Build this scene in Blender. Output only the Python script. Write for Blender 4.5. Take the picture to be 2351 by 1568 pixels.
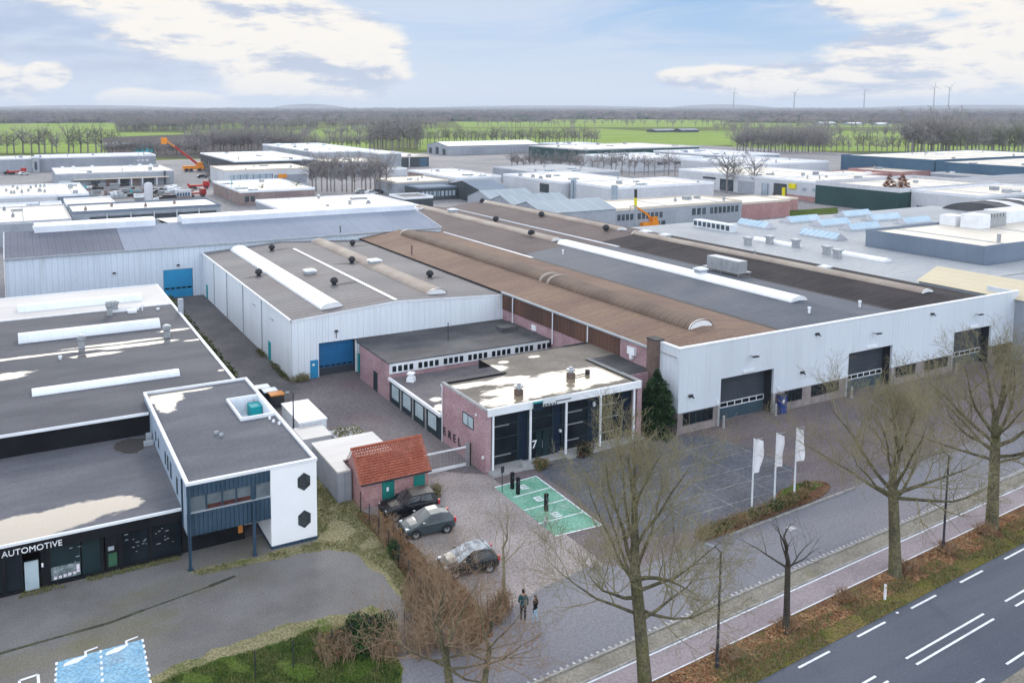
import bpy, bmesh, math, random
from math import sin, cos, pi, radians, sqrt, atan2, tan
from mathutils import Vector, Matrix, noise as mnoise
for o in list(bpy.data.objects): bpy.data.objects.remove(o)
SC = bpy.context.scene
COL = SC.collection

# ---------------------------------------------------------------- camera
YAW, PIT, HC, FPX = radians(26.55), radians(5.53), 29.0, 1903.0
cam_d = bpy.data.cameras.new('camera'); cam = bpy.data.objects.new('camera', cam_d); COL.objects.link(cam)
cam.location = (0, 0, HC)
cam.rotation_euler = (pi/2-PIT, 0, -YAW)
cam_d.sensor_width = 36.0; cam_d.lens = FPX/2351*36
cam_d.shift_x = (1175.5-980)/2351; cam_d.shift_y = (430-784)/2351
cam_d.clip_start = 0.5; cam_d.clip_end = 60000
SC.camera = cam
vs = SC.view_settings
vs.view_transform = 'Standard'; vs.look = 'None'; vs.gamma = 1; vs.use_curve_mapping = False
vs.exposure = EXPO = 0.0
SC.cycles.max_bounces = 5; SC.cycles.diffuse_bounces = 3; SC.cycles.glossy_bounces = 3
SC.cycles.transmission_bounces = 3; SC.cycles.transparent_max_bounces = 6; SC.cycles.volume_bounces = 0
SC.cycles.use_denoising = True
SC.cycles.caustics_reflective = False; SC.cycles.caustics_refractive = False

# ---------------------------------------------------------------- shader helper
class NT:
    def __init__(s, tree): s.t = tree; s.n = tree.nodes; s.l = tree.links
    def node(s, ty, **kw):
        nd = s.n.new(ty)
        for k, v in kw.items(): setattr(nd, k, v)
        return nd
    def put(s, sock, v):
        if v is None: return
        if isinstance(v, bpy.types.NodeSocket): s.l.new(v, sock)
        else:
            if sock.type == 'RGBA' and len(v) == 3: v = (*v, 1)
            sock.default_value = v
    def m(s, op, a, b=None, c=None, clamp=False):
        nd = s.node('ShaderNodeMath', operation=op, use_clamp=clamp)
        for i, v in enumerate((a, b, c)):
            if v is not None: s.put(nd.inputs[i], v)
        return nd.outputs[0]
    def vm(s, op, a, b=None):
        nd = s.node('ShaderNodeVectorMath', operation=op)
        s.put(nd.inputs[0], a)
        if b is not None:
            if op == 'SCALE': s.put(nd.inputs['Scale'], b)
            else: s.put(nd.inputs[1], b)
        return nd.outputs['Value'] if op in ('DOT_PRODUCT', 'LENGTH') else nd.outputs[0]
    def mix(s, f, a, b, ty='MIX'):
        nd = s.node('ShaderNodeMixRGB', blend_type=ty)
        s.put(nd.inputs[0], f); s.put(nd.inputs[1], a); s.put(nd.inputs[2], b)
        return nd.outputs[0]
    def noise(s, v, sc, det=4, rough=.55, dist=0):
        nd = s.node('ShaderNodeTexNoise')
        s.put(nd.inputs['Vector'], v); nd.inputs['Scale'].default_value = sc
        nd.inputs['Detail'].default_value = det; nd.inputs['Roughness'].default_value = rough
        nd.inputs['Distortion'].default_value = dist
        return nd.outputs[0]
    def sstep(s, v, lo, hi, a=0.0, b=1.0):
        nd = s.node('ShaderNodeMapRange', interpolation_type='SMOOTHSTEP')
        s.put(nd.inputs[0], v)
        for i, x in enumerate((lo, hi, a, b)): s.put(nd.inputs[1+i], x)
        return nd.outputs[0]
    def sep(s, v):
        nd = s.node('ShaderNodeSeparateXYZ'); s.put(nd.inputs[0], v); return nd.outputs
    def comb(s, x, y, z):
        nd = s.node('ShaderNodeCombineXYZ')
        for i, v in enumerate((x, y, z)): s.put(nd.inputs[i], v)
        return nd.outputs[0]

# ---------------------------------------------------------------- sky (world)
SUN_AZ = YAW - radians(8); SUN_EL = radians(27)      # azimuth measured from +Y towards +X
W = bpy.data.worlds.new('World'); SC.world = W; W.use_nodes = True
w = NT(W.node_tree)
for nd in list(w.n): w.n.remove(nd)
wo = w.node('ShaderNodeOutputWorld'); bg = w.node('ShaderNodeBackground'); w.l.new(bg.outputs[0], wo.inputs[0])
bg.inputs[1].default_value = 0.1
sky = w.node('ShaderNodeTexSky', sky_type='NISHITA', sun_disc=False)
sky.sun_elevation = SUN_EL; sky.sun_rotation = SUN_AZ
sky.air_density = 1.0; sky.dust_density = 1.0; sky.ozone_density = 1.5
dirv = w.node('ShaderNodeTexCoord').outputs['Generated']
fw = (sin(YAW), cos(YAW), 0); rt = (cos(YAW), -sin(YAW), 0)
az = w.m('MULTIPLY', w.m('ARCTAN2', w.vm('DOT_PRODUCT', dirv, rt), w.vm('DOT_PRODUCT', dirv, fw)), 57.2958)
el = w.m('MULTIPLY', w.m('ARCSINE', w.sep(dirv)[2]), 57.2958)
# cloud noise lives on an (azimuth, elevation) chart, stretched sideways
chart = w.comb(w.m('MULTIPLY', az, 0.12), w.m('MULTIPLY', el, 0.34), 3.7)
chart2 = w.comb(w.m('MULTIPLY', az, 0.05), w.m('MULTIPLY', el, 0.42), 1.3)
n_big = w.noise(chart, 1.0, 8, .6, .25)
n_fine = w.noise(chart, 3.2, 8, .62, .2)
n_str = w.noise(chart2, 1.1, 7, .6, .6)
BLOBS = [  # azimuth, elevation, half width, half height of cumulus heaps (degrees)
 (-5.4, 3.4, 4.3, 3.5), (-8.8, 5.0, 5.5, 2.6), (-13, 5.0, 7.5, 2.4), (-16, 7.4, 11, 2.0), (-9.5, 2.2, 5.5, 1.7), (-19.3, .3, 2.4, .95),
 (-16.6, .2, 3.6, .9), (-30, .8, 5.0, 2.6), (-24.5, 2.0, 1.4, .8), (25, 1.6, 7.5, 1.3), (31, 2.6, 6, 2.2), (36, 3.4, 5, 2.6), (19.5, 1.8, 4.5, .9), (28.5, 6.6, 4.0, 1.7),
 (35, 7.0, 5, 2.0), (48, 5, 9, 5), (-40, 5, 9, 5)]
field = None
for (a, e, ra, re) in BLOBS:
    dx = w.m('DIVIDE', w.m('SUBTRACT', az, a), ra); dy = w.m('DIVIDE', w.m('SUBTRACT', el, e), re)
    g = w.m('SUBTRACT', 1.0, w.m('SQRT', w.m('ADD', w.m('MULTIPLY', dx, dx), w.m('MULTIPLY', dy, dy))))
    field = g if field is None else w.m('SMOOTH_MAX', field, g, .10)
dens = w.m('ADD', w.m('ADD', w.m('MULTIPLY', field, 1.15), w.m('MULTIPLY', w.m('SUBTRACT', n_big, .46), 1.0)), w.m('MULTIPLY', w.m('SUBTRACT', n_fine, .5), .62))
cum = w.sstep(dens, -.10, .30)
# lit tops, grey blue bellies
chart_up = w.comb(w.m('MULTIPLY', w.m('ADD', az, .5), 0.12), w.m('MULTIPLY', w.m('ADD', el, .6), 0.34), 3.7)
n_up = w.noise(chart_up, 1.0, 8, .6, .25)
n_mid = w.noise(w.comb(w.m('MULTIPLY', az, 0.10), w.m('MULTIPLY', el, 0.50), 8.1), 1.3, 6, .55, .3)
lit = w.sstep(w.m('ADD', w.m('ADD', w.m('SUBTRACT', n_big, n_up), w.m('MULTIPLY', w.m('SUBTRACT', n_fine, .5), .22)), w.m('MULTIPLY', w.m('SUBTRACT', n_mid, .46), .75)), -.11, .08)
S = 10.0   # the background strength is 0.1
ccol = w.mix(lit, tuple(S*x for x in (.55, .62, .77)), tuple(S*x for x in (1.0, .96, .90)))
veil = w.sstep(n_str, .34, .66)                     # thin high streaks
blue = w.mix(w.sstep(el, 0, 7.5), tuple(S*x for x in (.56, .70, .88)), tuple(S*x for x in (.30, .52, .84)))
blue = w.mix(.08, blue, sky.outputs[0])
thin = w.mix(w.m('MULTIPLY', veil, .85), blue, tuple(S*x for x in (.66, .745, .89)))
left = w.sstep(az, -2, -16, 0, .75)                 # grey sheet over the left half
thin = w.mix(left, thin, w.mix(w.sstep(n_mid, .35, .65), tuple(S*x for x in (.50, .58, .76)), tuple(S*x for x in (.70, .77, .90))))
thin = w.mix(w.sstep(el, 2.6, -.3, 0, .6), thin, tuple(S*x for x in (.70, .79, .92)))
skycol = w.mix(cum, thin, ccol)
# above the picture: broken bright overcast, brightest in a broad glow about the veiled sun
ov_n = w.noise(w.vm('MULTIPLY', dirv, (1, 1, 1.6)), 3.0, 6, .55)
over = w.mix(w.sstep(ov_n, .35, .65), tuple(S*x for x in (.68, .79, .98)), tuple(S*x for x in (1.0, 1.06, 1.17)))
sa = w.m('DIVIDE', w.m('SUBTRACT', az, math.degrees(SUN_AZ-YAW)), 58.0)
se = w.m('DIVIDE', w.m('SUBTRACT', el, 22.0), 13.0)
glow = w.m('EXPONENT', w.m('MULTIPLY', w.m('ADD', w.m('MULTIPLY', sa, sa), w.m('MULTIPLY', se, se)), -1.0))
over = w.mix(1.0, over, w.mix(glow, (0, 0, 0), tuple(S*x for x in (3.4, 3.2, 2.9))), 'ADD')
back = w.m('MULTIPLY', w.sstep(w.m('ABSOLUTE', az), 75, 140), w.sstep(el, 70, 28))     # glow added in the unseen sky behind the viewer to brighten facing walls
over = w.mix(1.0, over, w.mix(back, (0, 0, 0), tuple(S*x for x in (1.16, 1.28, 1.44))), 'ADD')
skycol = w.mix(w.m('MAXIMUM', w.sstep(el, 7.5, 11.5), w.sstep(w.m('ABSOLUTE', az), 45, 70)), skycol, over)
w.l.new(skycol, bg.inputs[0])

sun_d = bpy.data.lights.new('sun', 'SUN'); sun_o = bpy.data.objects.new('sun', sun_d); COL.objects.link(sun_o)
sun_d.energy = .9; sun_d.angle = radians(8); sun_d.color = (1.0, .95, .87)
sun_o.rotation_euler = Vector((sin(SUN_AZ)*cos(SUN_EL), cos(SUN_AZ)*cos(SUN_EL), sin(SUN_EL))).to_track_quat('Z', 'Y').to_euler()

# ---------------------------------------------------------------- materials
MATS = {}
def mat(name, c1, c2=None, sc=.5, st=(1, 1, 1), lo=.35, hi=.65, rough=.75, spec=.3, metal=0.0, fine=.0, fsc=12,
        lines=(), ribs=None, dirt=None, wet=None, wetn=.5, wetc=None, brick=None, stains=None, coat=0, trans=0):
    """one procedural surface: two-tone noise, seam lines, ribs (bump), dirt, wet patches; all on world position"""
    if rough >= .5: spec *= .3
    mt = bpy.data.materials.new(name); mt.use_nodes = True; n = NT(mt.node_tree)
    b = n.n['Principled BSDF']
    P = n.node('ShaderNodeNewGeometry').outputs['Position']
    X, Y, Z = n.sep(P)
    col = None
    if c2 is None: c2 = tuple(x*.82 for x in c1)
    f = n.sstep(n.noise(n.vm('MULTIPLY', P, st), sc, 6, .6), lo, hi)
    col = n.mix(f, c1, c2)
    if brick:
        bt = n.node('ShaderNodeTexBrick'); n.put(bt.inputs['Vector'], n.comb(n.m('ADD', X, Y), Z, 0))
        bt.inputs['Scale'].default_value = 1; bt.inputs['Brick Width'].default_value = .23; bt.inputs['Row Height'].default_value = .075
        bt.inputs['Mortar Size'].default_value = .011; bt.inputs['Color1'].default_value = (1, 1, 1, 1); bt.inputs['Color2'].default_value = (.72, .7, .7, 1)
        bt.inputs['Mortar'].default_value = (*brick, 1)
        col = n.mix(1.0, col, bt.outputs[0], 'MULTIPLY')
    if dirt:
        dc, dsc, dst, dlo, dhi, amt = dirt
        df = n.sstep(n.noise(n.vm('MULTIPLY', P, dst), dsc, 7, .65), dlo, dhi, 0, amt)
        col = n.mix(df, col, dc)
    for (ax, per, wd, lc, amt) in lines:
        v = {'x': X, 'y': Y, 'z': Z, 'xy': n.m('ADD', X, Y)}[ax]
        fr = n.m('FRACT', n.m('DIVIDE', n.m('ADD', v, 500.0), per))
        k = n.m('MULTIPLY', n.m('LESS_THAN', fr, wd/per), amt)
        col = n.mix(k, col, lc)
    if fine:
        fn = n.noise(P, fsc, 3, .6)
        col = n.mix(1.0, col, n.mix(n.sstep(fn, .3, .7), (1-fine,)*3, (1+fine,)*3), 'MULTIPLY')
    if stains:
        sc_, lst = stains
        fld = None
        wob = n.m('MULTIPLY', n.m('SUBTRACT', n.noise(P, .8, 5, .6), .5), 1.1)
        for (cx, cy, rx, ry) in lst:
            dx = n.m('DIVIDE', n.m('SUBTRACT', X, cx), rx); dy = n.m('DIVIDE', n.m('SUBTRACT', Y, cy), ry)
            g = n.m('SUBTRACT', 1.0, n.m('SQRT', n.m('ADD', n.m('MULTIPLY', dx, dx), n.m('MULTIPLY', dy, dy))))
            fld = g if fld is None else n.m('MAXIMUM', fld, g)
        col = n.mix(n.sstep(n.m('ADD', fld, n.m('MULTIPLY', wob, .5)), 0, .8, 0, .8), col, sc_)
    R = rough; SP = spec
    if wet is not None:
        wob = n.m('MULTIPLY', n.m('SUBTRACT', n.noise(n.vm('MULTIPLY', P, (.6, 1.3, 1)), wetn, 7, .68), .5), 1.9)
        if isinstance(wet, (int, float)): fld = n.m('ADD', n.m('MULTIPLY', wob, .5), wet)
        else:
            fld = None
            for (cx, cy, rx, ry) in wet:
                dx = n.m('DIVIDE', n.m('SUBTRACT', X, cx), rx); dy = n.m('DIVIDE', n.m('SUBTRACT', Y, cy), ry)
                g = n.m('SUBTRACT', 1.0, n.m('SQRT', n.m('ADD', n.m('MULTIPLY', dx, dx), n.m('MULTIPLY', dy, dy))))
                fld = g if fld is None else n.m('MAXIMUM', fld, g)
            fld = n.m('ADD', fld, wob)
        k = n.sstep(fld, -.04, .2)
        col = n.mix(n.m('MULTIPLY', k, .6), col, wetc or tuple(x*.6 for x in c1))
        R = n.mix(k, (rough,)*3, (.12,)*3); SP = n.mix(k, (spec,)*3, (.45,)*3)
        R = n.sep(R)[0]; SP = n.sep(SP)[0]
        # standing water lies flat: a clear coat
        n.put(b.inputs['Coat Weight'], k); b.inputs['Coat Roughness'].default_value = .05; b.inputs['Coat IOR'].default_value = 1.36; b.inputs['Coat Tint'].default_value = (1, .93, .82, 1)
    if ribs:
        ax, per, stg = ribs
        v = {'x': X, 'y': Y, 'z': Z, 'xy': n.m('ADD', X, Y)}[ax]
        h = n.m('SINE', n.m('MULTIPLY', v, 2*pi/per))
        h = n.m('MULTIPLY', h, 1.6, clamp=True)
        bp = n.node('ShaderNodeBump'); bp.inputs['Strength'].default_value = stg; bp.inputs['Distance'].default_value = per*.25
        n.put(bp.inputs['Height'], h); n.l.new(bp.outputs[0], b.inputs['Normal'])
    n.put(b.inputs['Base Color'], col); n.put(b.inputs['Roughness'], R); n.put(b.inputs['Specular IOR Level'], SP)
    b.inputs['Metallic'].default_value = metal
    if coat: b.inputs['Coat Weight'].default_value = coat; b.inputs['Coat Roughness'].default_value = .04
    if trans: b.inputs['Transmission Weight'].default_value = trans
    MATS[name] = mt
    return mt

# ---------------------------------------------------------------- geometry
class MB:
    def __init__(s): s.v = []; s.f = []; s.m = []; s.cur = 0
    def mi(s, i): s.cur = i; return s
    def face(s, pts):
        k = len(s.v); s.v += [tuple(p) for p in pts]; s.f.append(tuple(range(k, k+len(pts)))); s.m.append(s.cur); return s
    def box(s, x0, x1, y0, y1, z0, z1, skip=''):
        if x0 > x1: x0, x1 = x1, x0
        if y0 > y1: y0, y1 = y1, y0
        k = len(s.v)
        s.v += [(x, y, z) for z in (z0, z1) for y in (y0, y1) for x in (x0, x1)]
        F = {'b': (0, 2, 3, 1), 't': (4, 5, 7, 6), 'f': (0, 1, 5, 4), 'k': (2, 6, 7, 3), 'l': (0, 4, 6, 2), 'r': (1, 3, 7, 5)}
        for q, f in F.items():
            if q not in skip: s.f.append(tuple(k+i for i in f)); s.m.append(s.cur)
        return s
    def prism(s, poly, z0, z1, cap=True, bottom=False):
        n = len(poly); k = len(s.v)
        s.v += [(p[0], p[1], z0) for p in poly] + [(p[0], p[1], z1) for p in poly]
        for i in range(n): j = (i+1) % n; s.f.append((k+i, k+j, k+n+j, k+n+i)); s.m.append(s.cur)
        if cap: s.f.append(tuple(k+n+i for i in range(n))); s.m.append(s.cur)
        if bottom: s.f.append(tuple(k+n-1-i for i in range(n))); s.m.append(s.cur)
        return s
    def tube(s, pts, rad, n=6, cap=True):
        """polyline tube; rad = number or list"""
        pts = [Vector(p) for p in pts]
        if not isinstance(rad, (list, tuple)): rad = [rad]*len(pts)
        k0 = len(s.v); ref = None
        for i, p in enumerate(pts):
            d = (pts[min(i+1, len(pts)-1)]-pts[max(i-1, 0)])
            if d.length < 1e-9: d = Vector((0, 0, 1))
            d.normalize()
            if ref is None: ref = d.orthogonal().normalized()
            u = (ref - d*ref.dot(d))
            u = u.normalized() if u.length > 1e-6 else d.orthogonal().normalized()
            ref = u; v = d.cross(u)
            for j in range(n):
                a = 2*pi*j/n; q = p+(u*cos(a)+v*sin(a))*rad[i]; s.v.append((q.x, q.y, q.z))
        for i in range(len(pts)-1):
            for j in range(n):
                a = k0+i*n+j; b = k0+i*n+(j+1) % n
                s.f.append((a, b, b+n, a+n)); s.m.append(s.cur)
        if cap:
            s.f.append(tuple(k0+n-1-j for j in range(n))); s.m.append(s.cur)
            e = k0+(len(pts)-1)*n; s.f.append(tuple(e+j for j in range(n))); s.m.append(s.cur)
        return s
    def lathe(s, prof, c=(0, 0, 0), n=16, axis='z'):
        k = len(s.v); m = len(prof)
        for j in range(n):
            a = 2*pi*j/n
            for (r, h) in prof:
                p = (r*cos(a), r*sin(a), h) if axis == 'z' else (r*cos(a), h, r*sin(a)) if axis == 'y' else (h, r*cos(a), r*sin(a))
                s.v.append((c[0]+p[0], c[1]+p[1], c[2]+p[2]))
        for j in range(n):
            for i in range(m-1):
                a = k+j*m+i; b = k+((j+1) % n)*m+i
                s.f.append((a, b, b+1, a+1)); s.m.append(s.cur)
        return s
    def vault(s, ax, c, w_, a0, a1, z, h, n=10):
        """barrel vault along axis ax ('x' or 'y'), centre line at c, ends a0..a1, springing at z"""
        arc = [(c+w_/2*cos(pi-pi*i/n), z+h*sin(pi*i/n)) for i in range(n+1)]
        P = (lambda a, q: (q[0], a, q[1])) if ax == 'y' else (lambda a, q: (a, q[0], q[1]))
        for i in range(n):
            s.face([P(a0, arc[i]), P(a0, arc[i+1]), P(a1, arc[i+1]), P(a1, arc[i])])
        for a in (a0, a1): s.face([P(a, q) for q in arc])
        return s
    def build(s, name, mats, parent=None, smooth=False, label=None):
        me = bpy.data.meshes.new(name)
        vv = s.v
        if parent is not None:
            L = parent.get('_base', (0, 0, 0)); vv = [(a-L[0], b-L[1], c-L[2]) for a, b, c in vv]
        me.from_pydata(vv, [], s.f)
        if not isinstance(mats, (list, tuple)): mats = [mats]
        for m_ in mats: me.materials.append(m_)
        if len(mats) > 1: me.polygons.foreach_set('material_index', [min(i, len(mats)-1) for i in s.m])
        if smooth: me.polygons.foreach_set('use_smooth', [True]*len(me.polygons))
        bm = bmesh.new(); bm.from_mesh(me); bmesh.ops.recalc_face_normals(bm, faces=bm.faces); bm.to_mesh(me); bm.free()
        o = bpy.data.objects.new(name, me); COL.objects.link(o)
        if parent is not None: o.parent = parent
        if label: o['label'] = label
        return o
def sub(mb, name, mats, part, thing_, **k):
    """a sub-part: child of a part mesh (parts sit at their thing's origin)"""
    o = mb.build(name, mats, thing_, **k); o.parent = part; return o
def thing(name, label, cat, loc=(0, 0, 0), group=None, rz=0):
    o = bpy.data.objects.new(name, None); COL.objects.link(o)
    o.location = loc; o.rotation_euler = (0, 0, rz); o.empty_display_size = .3
    o['label'] = label; o['category'] = cat
    if group: o['group'] = group
    o['_base'] = tuple(float(x) for x in loc)
    return o
def local(o): o['_base'] = (0.0, 0.0, 0.0); return o       # parts of this thing are written in its own axes
def tag(o, label, cat, group=None, kind=None):
    o['label'] = label; o['category'] = cat
    if group: o['group'] = group
    if kind: o['kind'] = kind
    return o
def struct(o, kind='structure', label=None):
    o['kind'] = kind
    if label: o['label'] = label
    return o
def copy_thing(src, loc, rz=0.0, label=None, scale=None):
    c = src.copy(); COL.objects.link(c); c.location = loc; c.rotation_euler = (0, 0, rz)
    if scale: c.scale = (scale,)*3 if isinstance(scale, (int, float)) else scale
    if label: c['label'] = label
    for ch in list(src.children):
        k = ch.copy(); COL.objects.link(k); k.parent = c
        for g in ch.children:
            q = g.copy(); COL.objects.link(q); q.parent = k
    return c
def text(name, body, size, loc, rot, m, parent=None, depth=.015, align='LEFT'):
    """lettering as real mesh relief"""
    cu = bpy.data.curves.new(name, 'FONT'); cu.body = body; cu.size = size; cu.extrude = depth; cu.align_x = align; cu.resolution_u = 3
    o = bpy.data.objects.new(name, cu); COL.objects.link(o)
    me = bpy.data.meshes.new_from_object(o.evaluated_get(bpy.context.evaluated_depsgraph_get())); bpy.data.objects.remove(o); bpy.data.curves.remove(cu)
    me.name = name; me.materials.clear(); me.materials.append(m)
    o = bpy.data.objects.new(name, me); COL.objects.link(o)
    L = parent.get('_base', (0, 0, 0)) if parent is not None else (0, 0, 0)
    o.location = tuple(loc[i]-L[i] for i in range(3)); o.rotation_euler = rot
    if parent is not None: o.parent = parent
    return o
# survey helper: where a sight line of the photograph (2351 px wide) meets the level z -> true ground coordinates
_F = (sin(YAW)*cos(PIT), cos(YAW)*cos(PIT), -sin(PIT)); _R = (cos(YAW), -sin(YAW), 0.0)
_U = (sin(YAW)*sin(PIT), cos(YAW)*sin(PIT), cos(PIT))
def G(px, py, z=0.0):
    a, b = (px-980)/FPX, (430-py)/FPX
    d = [a*_R[i]+b*_U[i]+_F[i] for i in range(3)]
    t = (z-HC)/d[2]
    return Vector((d[0]*t, d[1]*t, z))
# ================================================================ materials
def M_(k): return MATS[k]
mat('field_far', (.115, .15, .05), (.16, .17, .07), sc=.004, st=(1, 2.5, 1), fine=.15, fsc=.05, dirt=((.12, .115, .075), .003, (1, 3, 1), .5, .75, .6), rough=1, spec=0)
mat('field_green', (.21, .29, .075), (.27, .34, .10), sc=.012, st=(.3, 3, 1), fine=.12, fsc=.3, rough=1, spec=0)
mat('field_soil', (.10, .085, .085), (.13, .115, .10), sc=.01, st=(1, 3, 1), fine=.2, fsc=.4, rough=1, spec=0)
mat('estate', (.20, .195, .205), (.27, .255, .255), sc=.03, fine=.2, fsc=.8, dirt=((.30, .29, .28), .02, (1, 1, 1), .55, .75, .5), rough=.8, spec=.4)
mat('yard', (.14, .128, .135), (.195, .17, .172), sc=.12, fine=.18, fsc=3, dirt=((.15, .10, .105), .09, (1, 1, 1), .5, .72, .7), rough=.85)
mat('alley', (.10, .095, .10), (.14, .13, .13), sc=.2, fine=.15, fsc=3, dirt=((.08, .085, .06), .15, (1, .4, 1), .55, .75, .6))
mat('stone_yard', (.15, .142, .138), (.195, .186, .18), sc=.22, fine=.16, fsc=9, dirt=((.15, .14, .085), .13, (.7, 1.3, 1), .46, .72, .8), rough=.9)
mat('pavers', (.26, .228, .222), (.33, .29, .28), sc=.25, fine=.25, fsc=6, dirt=((.20, .165, .12), .16, (1, 1, 1), .47, .7, .75), rough=.85)
mat('brick_paving', (.145, .117, .121), (.185, .153, .155), sc=.2, st=(.6, 1.6, 1), fine=.3, fsc=6, dirt=((.12, .115, .125), .12, (.5, 1.6, 1), .45, .7, .85), rough=.85)
mat('slabs', (.098, .104, .122), (.135, .138, .155), sc=.35, fine=.25, fsc=4, dirt=((.10, .095, .085), .3, (1, 1, 1), .5, .75, .6), rough=.8)
mat('slab_joint', (.22, .22, .228), (.13, .13, .135), sc=1.5, fine=.3)
mat('service_road', (.17, .17, .195), (.215, .21, .23), sc=.1, st=(.35, 1.5, 1), fine=.14, fsc=6, dirt=((.24, .205, .225), .08, (1, 1, 1), .5, .75, .65), rough=.75)
mat('main_road', (.075, .086, .112), (.098, .108, .134), sc=.15, st=(.2, 2.2, 1), fine=.12, fsc=9, rough=.6, spec=.45)
mat('cycle_path', (.235, .20, .215), (.29, .25, .265), sc=.2, st=(.5, 1.5, 1), fine=.16, fsc=7, rough=.85)
mat('cobble_strip', (.20, .182, .155), (.25, .23, .195), sc=.6, fine=.2, fsc=6, dirt=((.15, .14, .09), .5, (1, 1, 1), .5, .7, .7))
mat('kerb', (.34, .33, .31), (.24, .235, .22), sc=1.2, fine=.2, lines=[('x', 1.0, .04, (.1, .1, .1), .7)])
mat('paint', (.78, .79, .82), (.66, .67, .70), sc=2, fine=.1, fsc=14, rough=.6)
mat('paint_worn', (.55, .54, .54), (.28, .28, .29), sc=2.5, fine=.2, lo=.4, hi=.6)
mat('green_bay', (.14, .33, .235), (.20, .40, .30), sc=.6, fine=.2, fsc=5, dirt=((.30, .42, .36), .35, (1, 1, 1), .52, .72, .8))
mat('blue_bay', (.19, .36, .50), (.26, .43, .55), sc=.8, fine=.28, fsc=6, dirt=((.22, .28, .36), .6, (1, 1, 1), .5, .72, .8))
mat('verge', (.12, .065, .04), (.17, .10, .06), sc=.9, fine=.45, fsc=8, dirt=((.10, .10, .035), .35, (1, 1, 1), .5, .7, .85), rough=1, spec=0)
mat('verge_grass', (.105, .105, .03), (.15, .12, .05), sc=.7, fine=.4, fsc=8, dirt=((.15, .10, .055), .5, (1, 1, 1), .5, .7, .7), rough=1, spec=0)
mat('rough_grass', (.19, .175, .095), (.25, .225, .13), sc=.4, fine=.4, fsc=7, dirt=((.085, .12, .03), .35, (1, 1, 1), .52, .68, .9), rough=1, spec=0)
mat('lawn', (.06, .095, .02), (.085, .115, .03), sc=.5, fine=.4, fsc=8, dirt=((.17, .14, .07), .4, (1, 1, 1), .52, .7, .7), rough=1, spec=0)
mat('gutter_dark', (.05, .05, .04), (.08, .085, .05), sc=1.5, fine=.4)

# ================================================================ ground sheets
def sheet(name, poly, z, m, ragged=0):
    if ragged:                                              # worn, overgrown edge instead of a clean cut
        q = []
        for a, b in zip(poly, list(poly[1:])+[poly[0]]):
            n = max(2, int(math.hypot(b[0]-a[0], b[1]-a[1])/.16))
            for i in range(n):
                x, y = a[0]+(b[0]-a[0])*i/n, a[1]+(b[1]-a[1])*i/n; v = mnoise.noise_vector(Vector((x*.55, y*.55, 3)))+mnoise.noise_vector(Vector((x*1.7, y*1.7, 9)))*.22; q.append((x+v.x*ragged, y+v.y*ragged))
        poly = q
    mb = MB(); mb.face([(p[0], p[1], z) for p in poly]); o = mb.build(name, m); return struct(o)
RA = radians(3.57)
def rp(s, t): return (45+s*cos(RA)-t*sin(RA), 30+s*sin(RA)+t*cos(RA))
def strip(name, t0, t1, z, m, s0=-75, s1=160): return sheet(name, [rp(s0, t0), rp(s1, t0), rp(s1, t1), rp(s0, t1)], z, m)

sheet('ground', [(-15000, -3000), (22000, -3000), (22000, 26000), (-15000, 26000)], -.35, M_('field_far'))
def pxs(pts, z=0): return [G(x, y, z) for x, y in pts]
for k, (pts, m) in enumerate([
    ([(-60, 283), (262, 281), (268, 305), (440, 306), (700, 309), (700, 352), (-60, 352)], 'field_green'),
    ([(660, 300), (845, 289), (850, 345), (690, 345)], 'field_green'),
    ([(1040, 276), (2360, 270), (2420, 292), (1060, 293)], 'field_green'),
    ([(960, 294), (1380, 296), (1500, 302), (1800, 300), (1700, 333), (1300, 345), (960, 345)], 'field_green'),
    ([(1690, 302), (2420, 300), (2450, 352), (1680, 345)], 'field_green'),
    ([(236, 316), (420, 309), (700, 318), (700, 362), (250, 362)], 'field_soil')]):
    sheet('field', pxs(pts, -.25+.03*k), -.25+.03*k, M_(m))
sheet('estate_ground', [(-140, 53), (470, 53), (470, 470), (-140, 470)], -.03, M_('estate'))
sheet('yard_paving', [(17, 22), (130, 22), (130, 55), (52, 55), (52, 131), (-30, 131), (-30, 53.4), (17, 53.4)], -.004, M_('yard'))
sheet('alley_paving', [(20.9, 74), (25.5, 80), (25.5, 128.6), (20.9, 128.6)], .004, M_('alley'))
sheet('left_forecourt', [(-70, 30), (17.6, 30), (20.4, 41), (20.3, 51), (18.3, 53.2), (-70, 53.2)], .006, M_('stone_yard'))
sheet('parking_paving', [(21.5, 38.2), (32.6, 38.6), (32.6, 54.4), (29, 57), (26.8, 56.5), (26.8, 53.5), (21.5, 53.5)], .004, M_('pavers'), 0.1)
sheet('brick_forecourt', [(32.4, 38), (130, 43), (130, 54), (32.4, 54.5)], .002, M_('brick_paving'))
sheet('concrete_slabs', [(37.2, 41.2), (42, 40.3), (50.5, 41), (55.2, 44.3), (55.5, 48.5), (53.5, 53.0), (48.5, 54), (36.5, 54), (36.2, 44)], .006, M_('slabs'))
mb = MB()
for y in (42.2, 44.3, 46.25, 48.5, 50.9): mb.box(37.5 if y > 45 else 41.2, 55.0 if y > 44 else 50, y-.07, y+.07, .0, .0115, 'b')
for x in (41.6, 45.9, 50.35, 54.6): mb.box(x-.07, x+.07, 41.2, 52.6, 0, .0118, 'b')
struct(mb.build('slab_joints', M_('slab_joint')))
strip('service_road', 4.0, 9.3, .009, M_('service_road'), -33, 120)
sheet('road_mouth', [(10, 28), (30, 30), (34, 38.8), (32, 40.2), (28, 39.6), (24.6, 38.6), (22.3, 36.9), (20.4, 36.0), (10, 36)], .0075, M_('service_road'), 0.12)
strip('cobble_strip', 2.95, 4.02, .05, M_('cobble_strip'))
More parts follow.
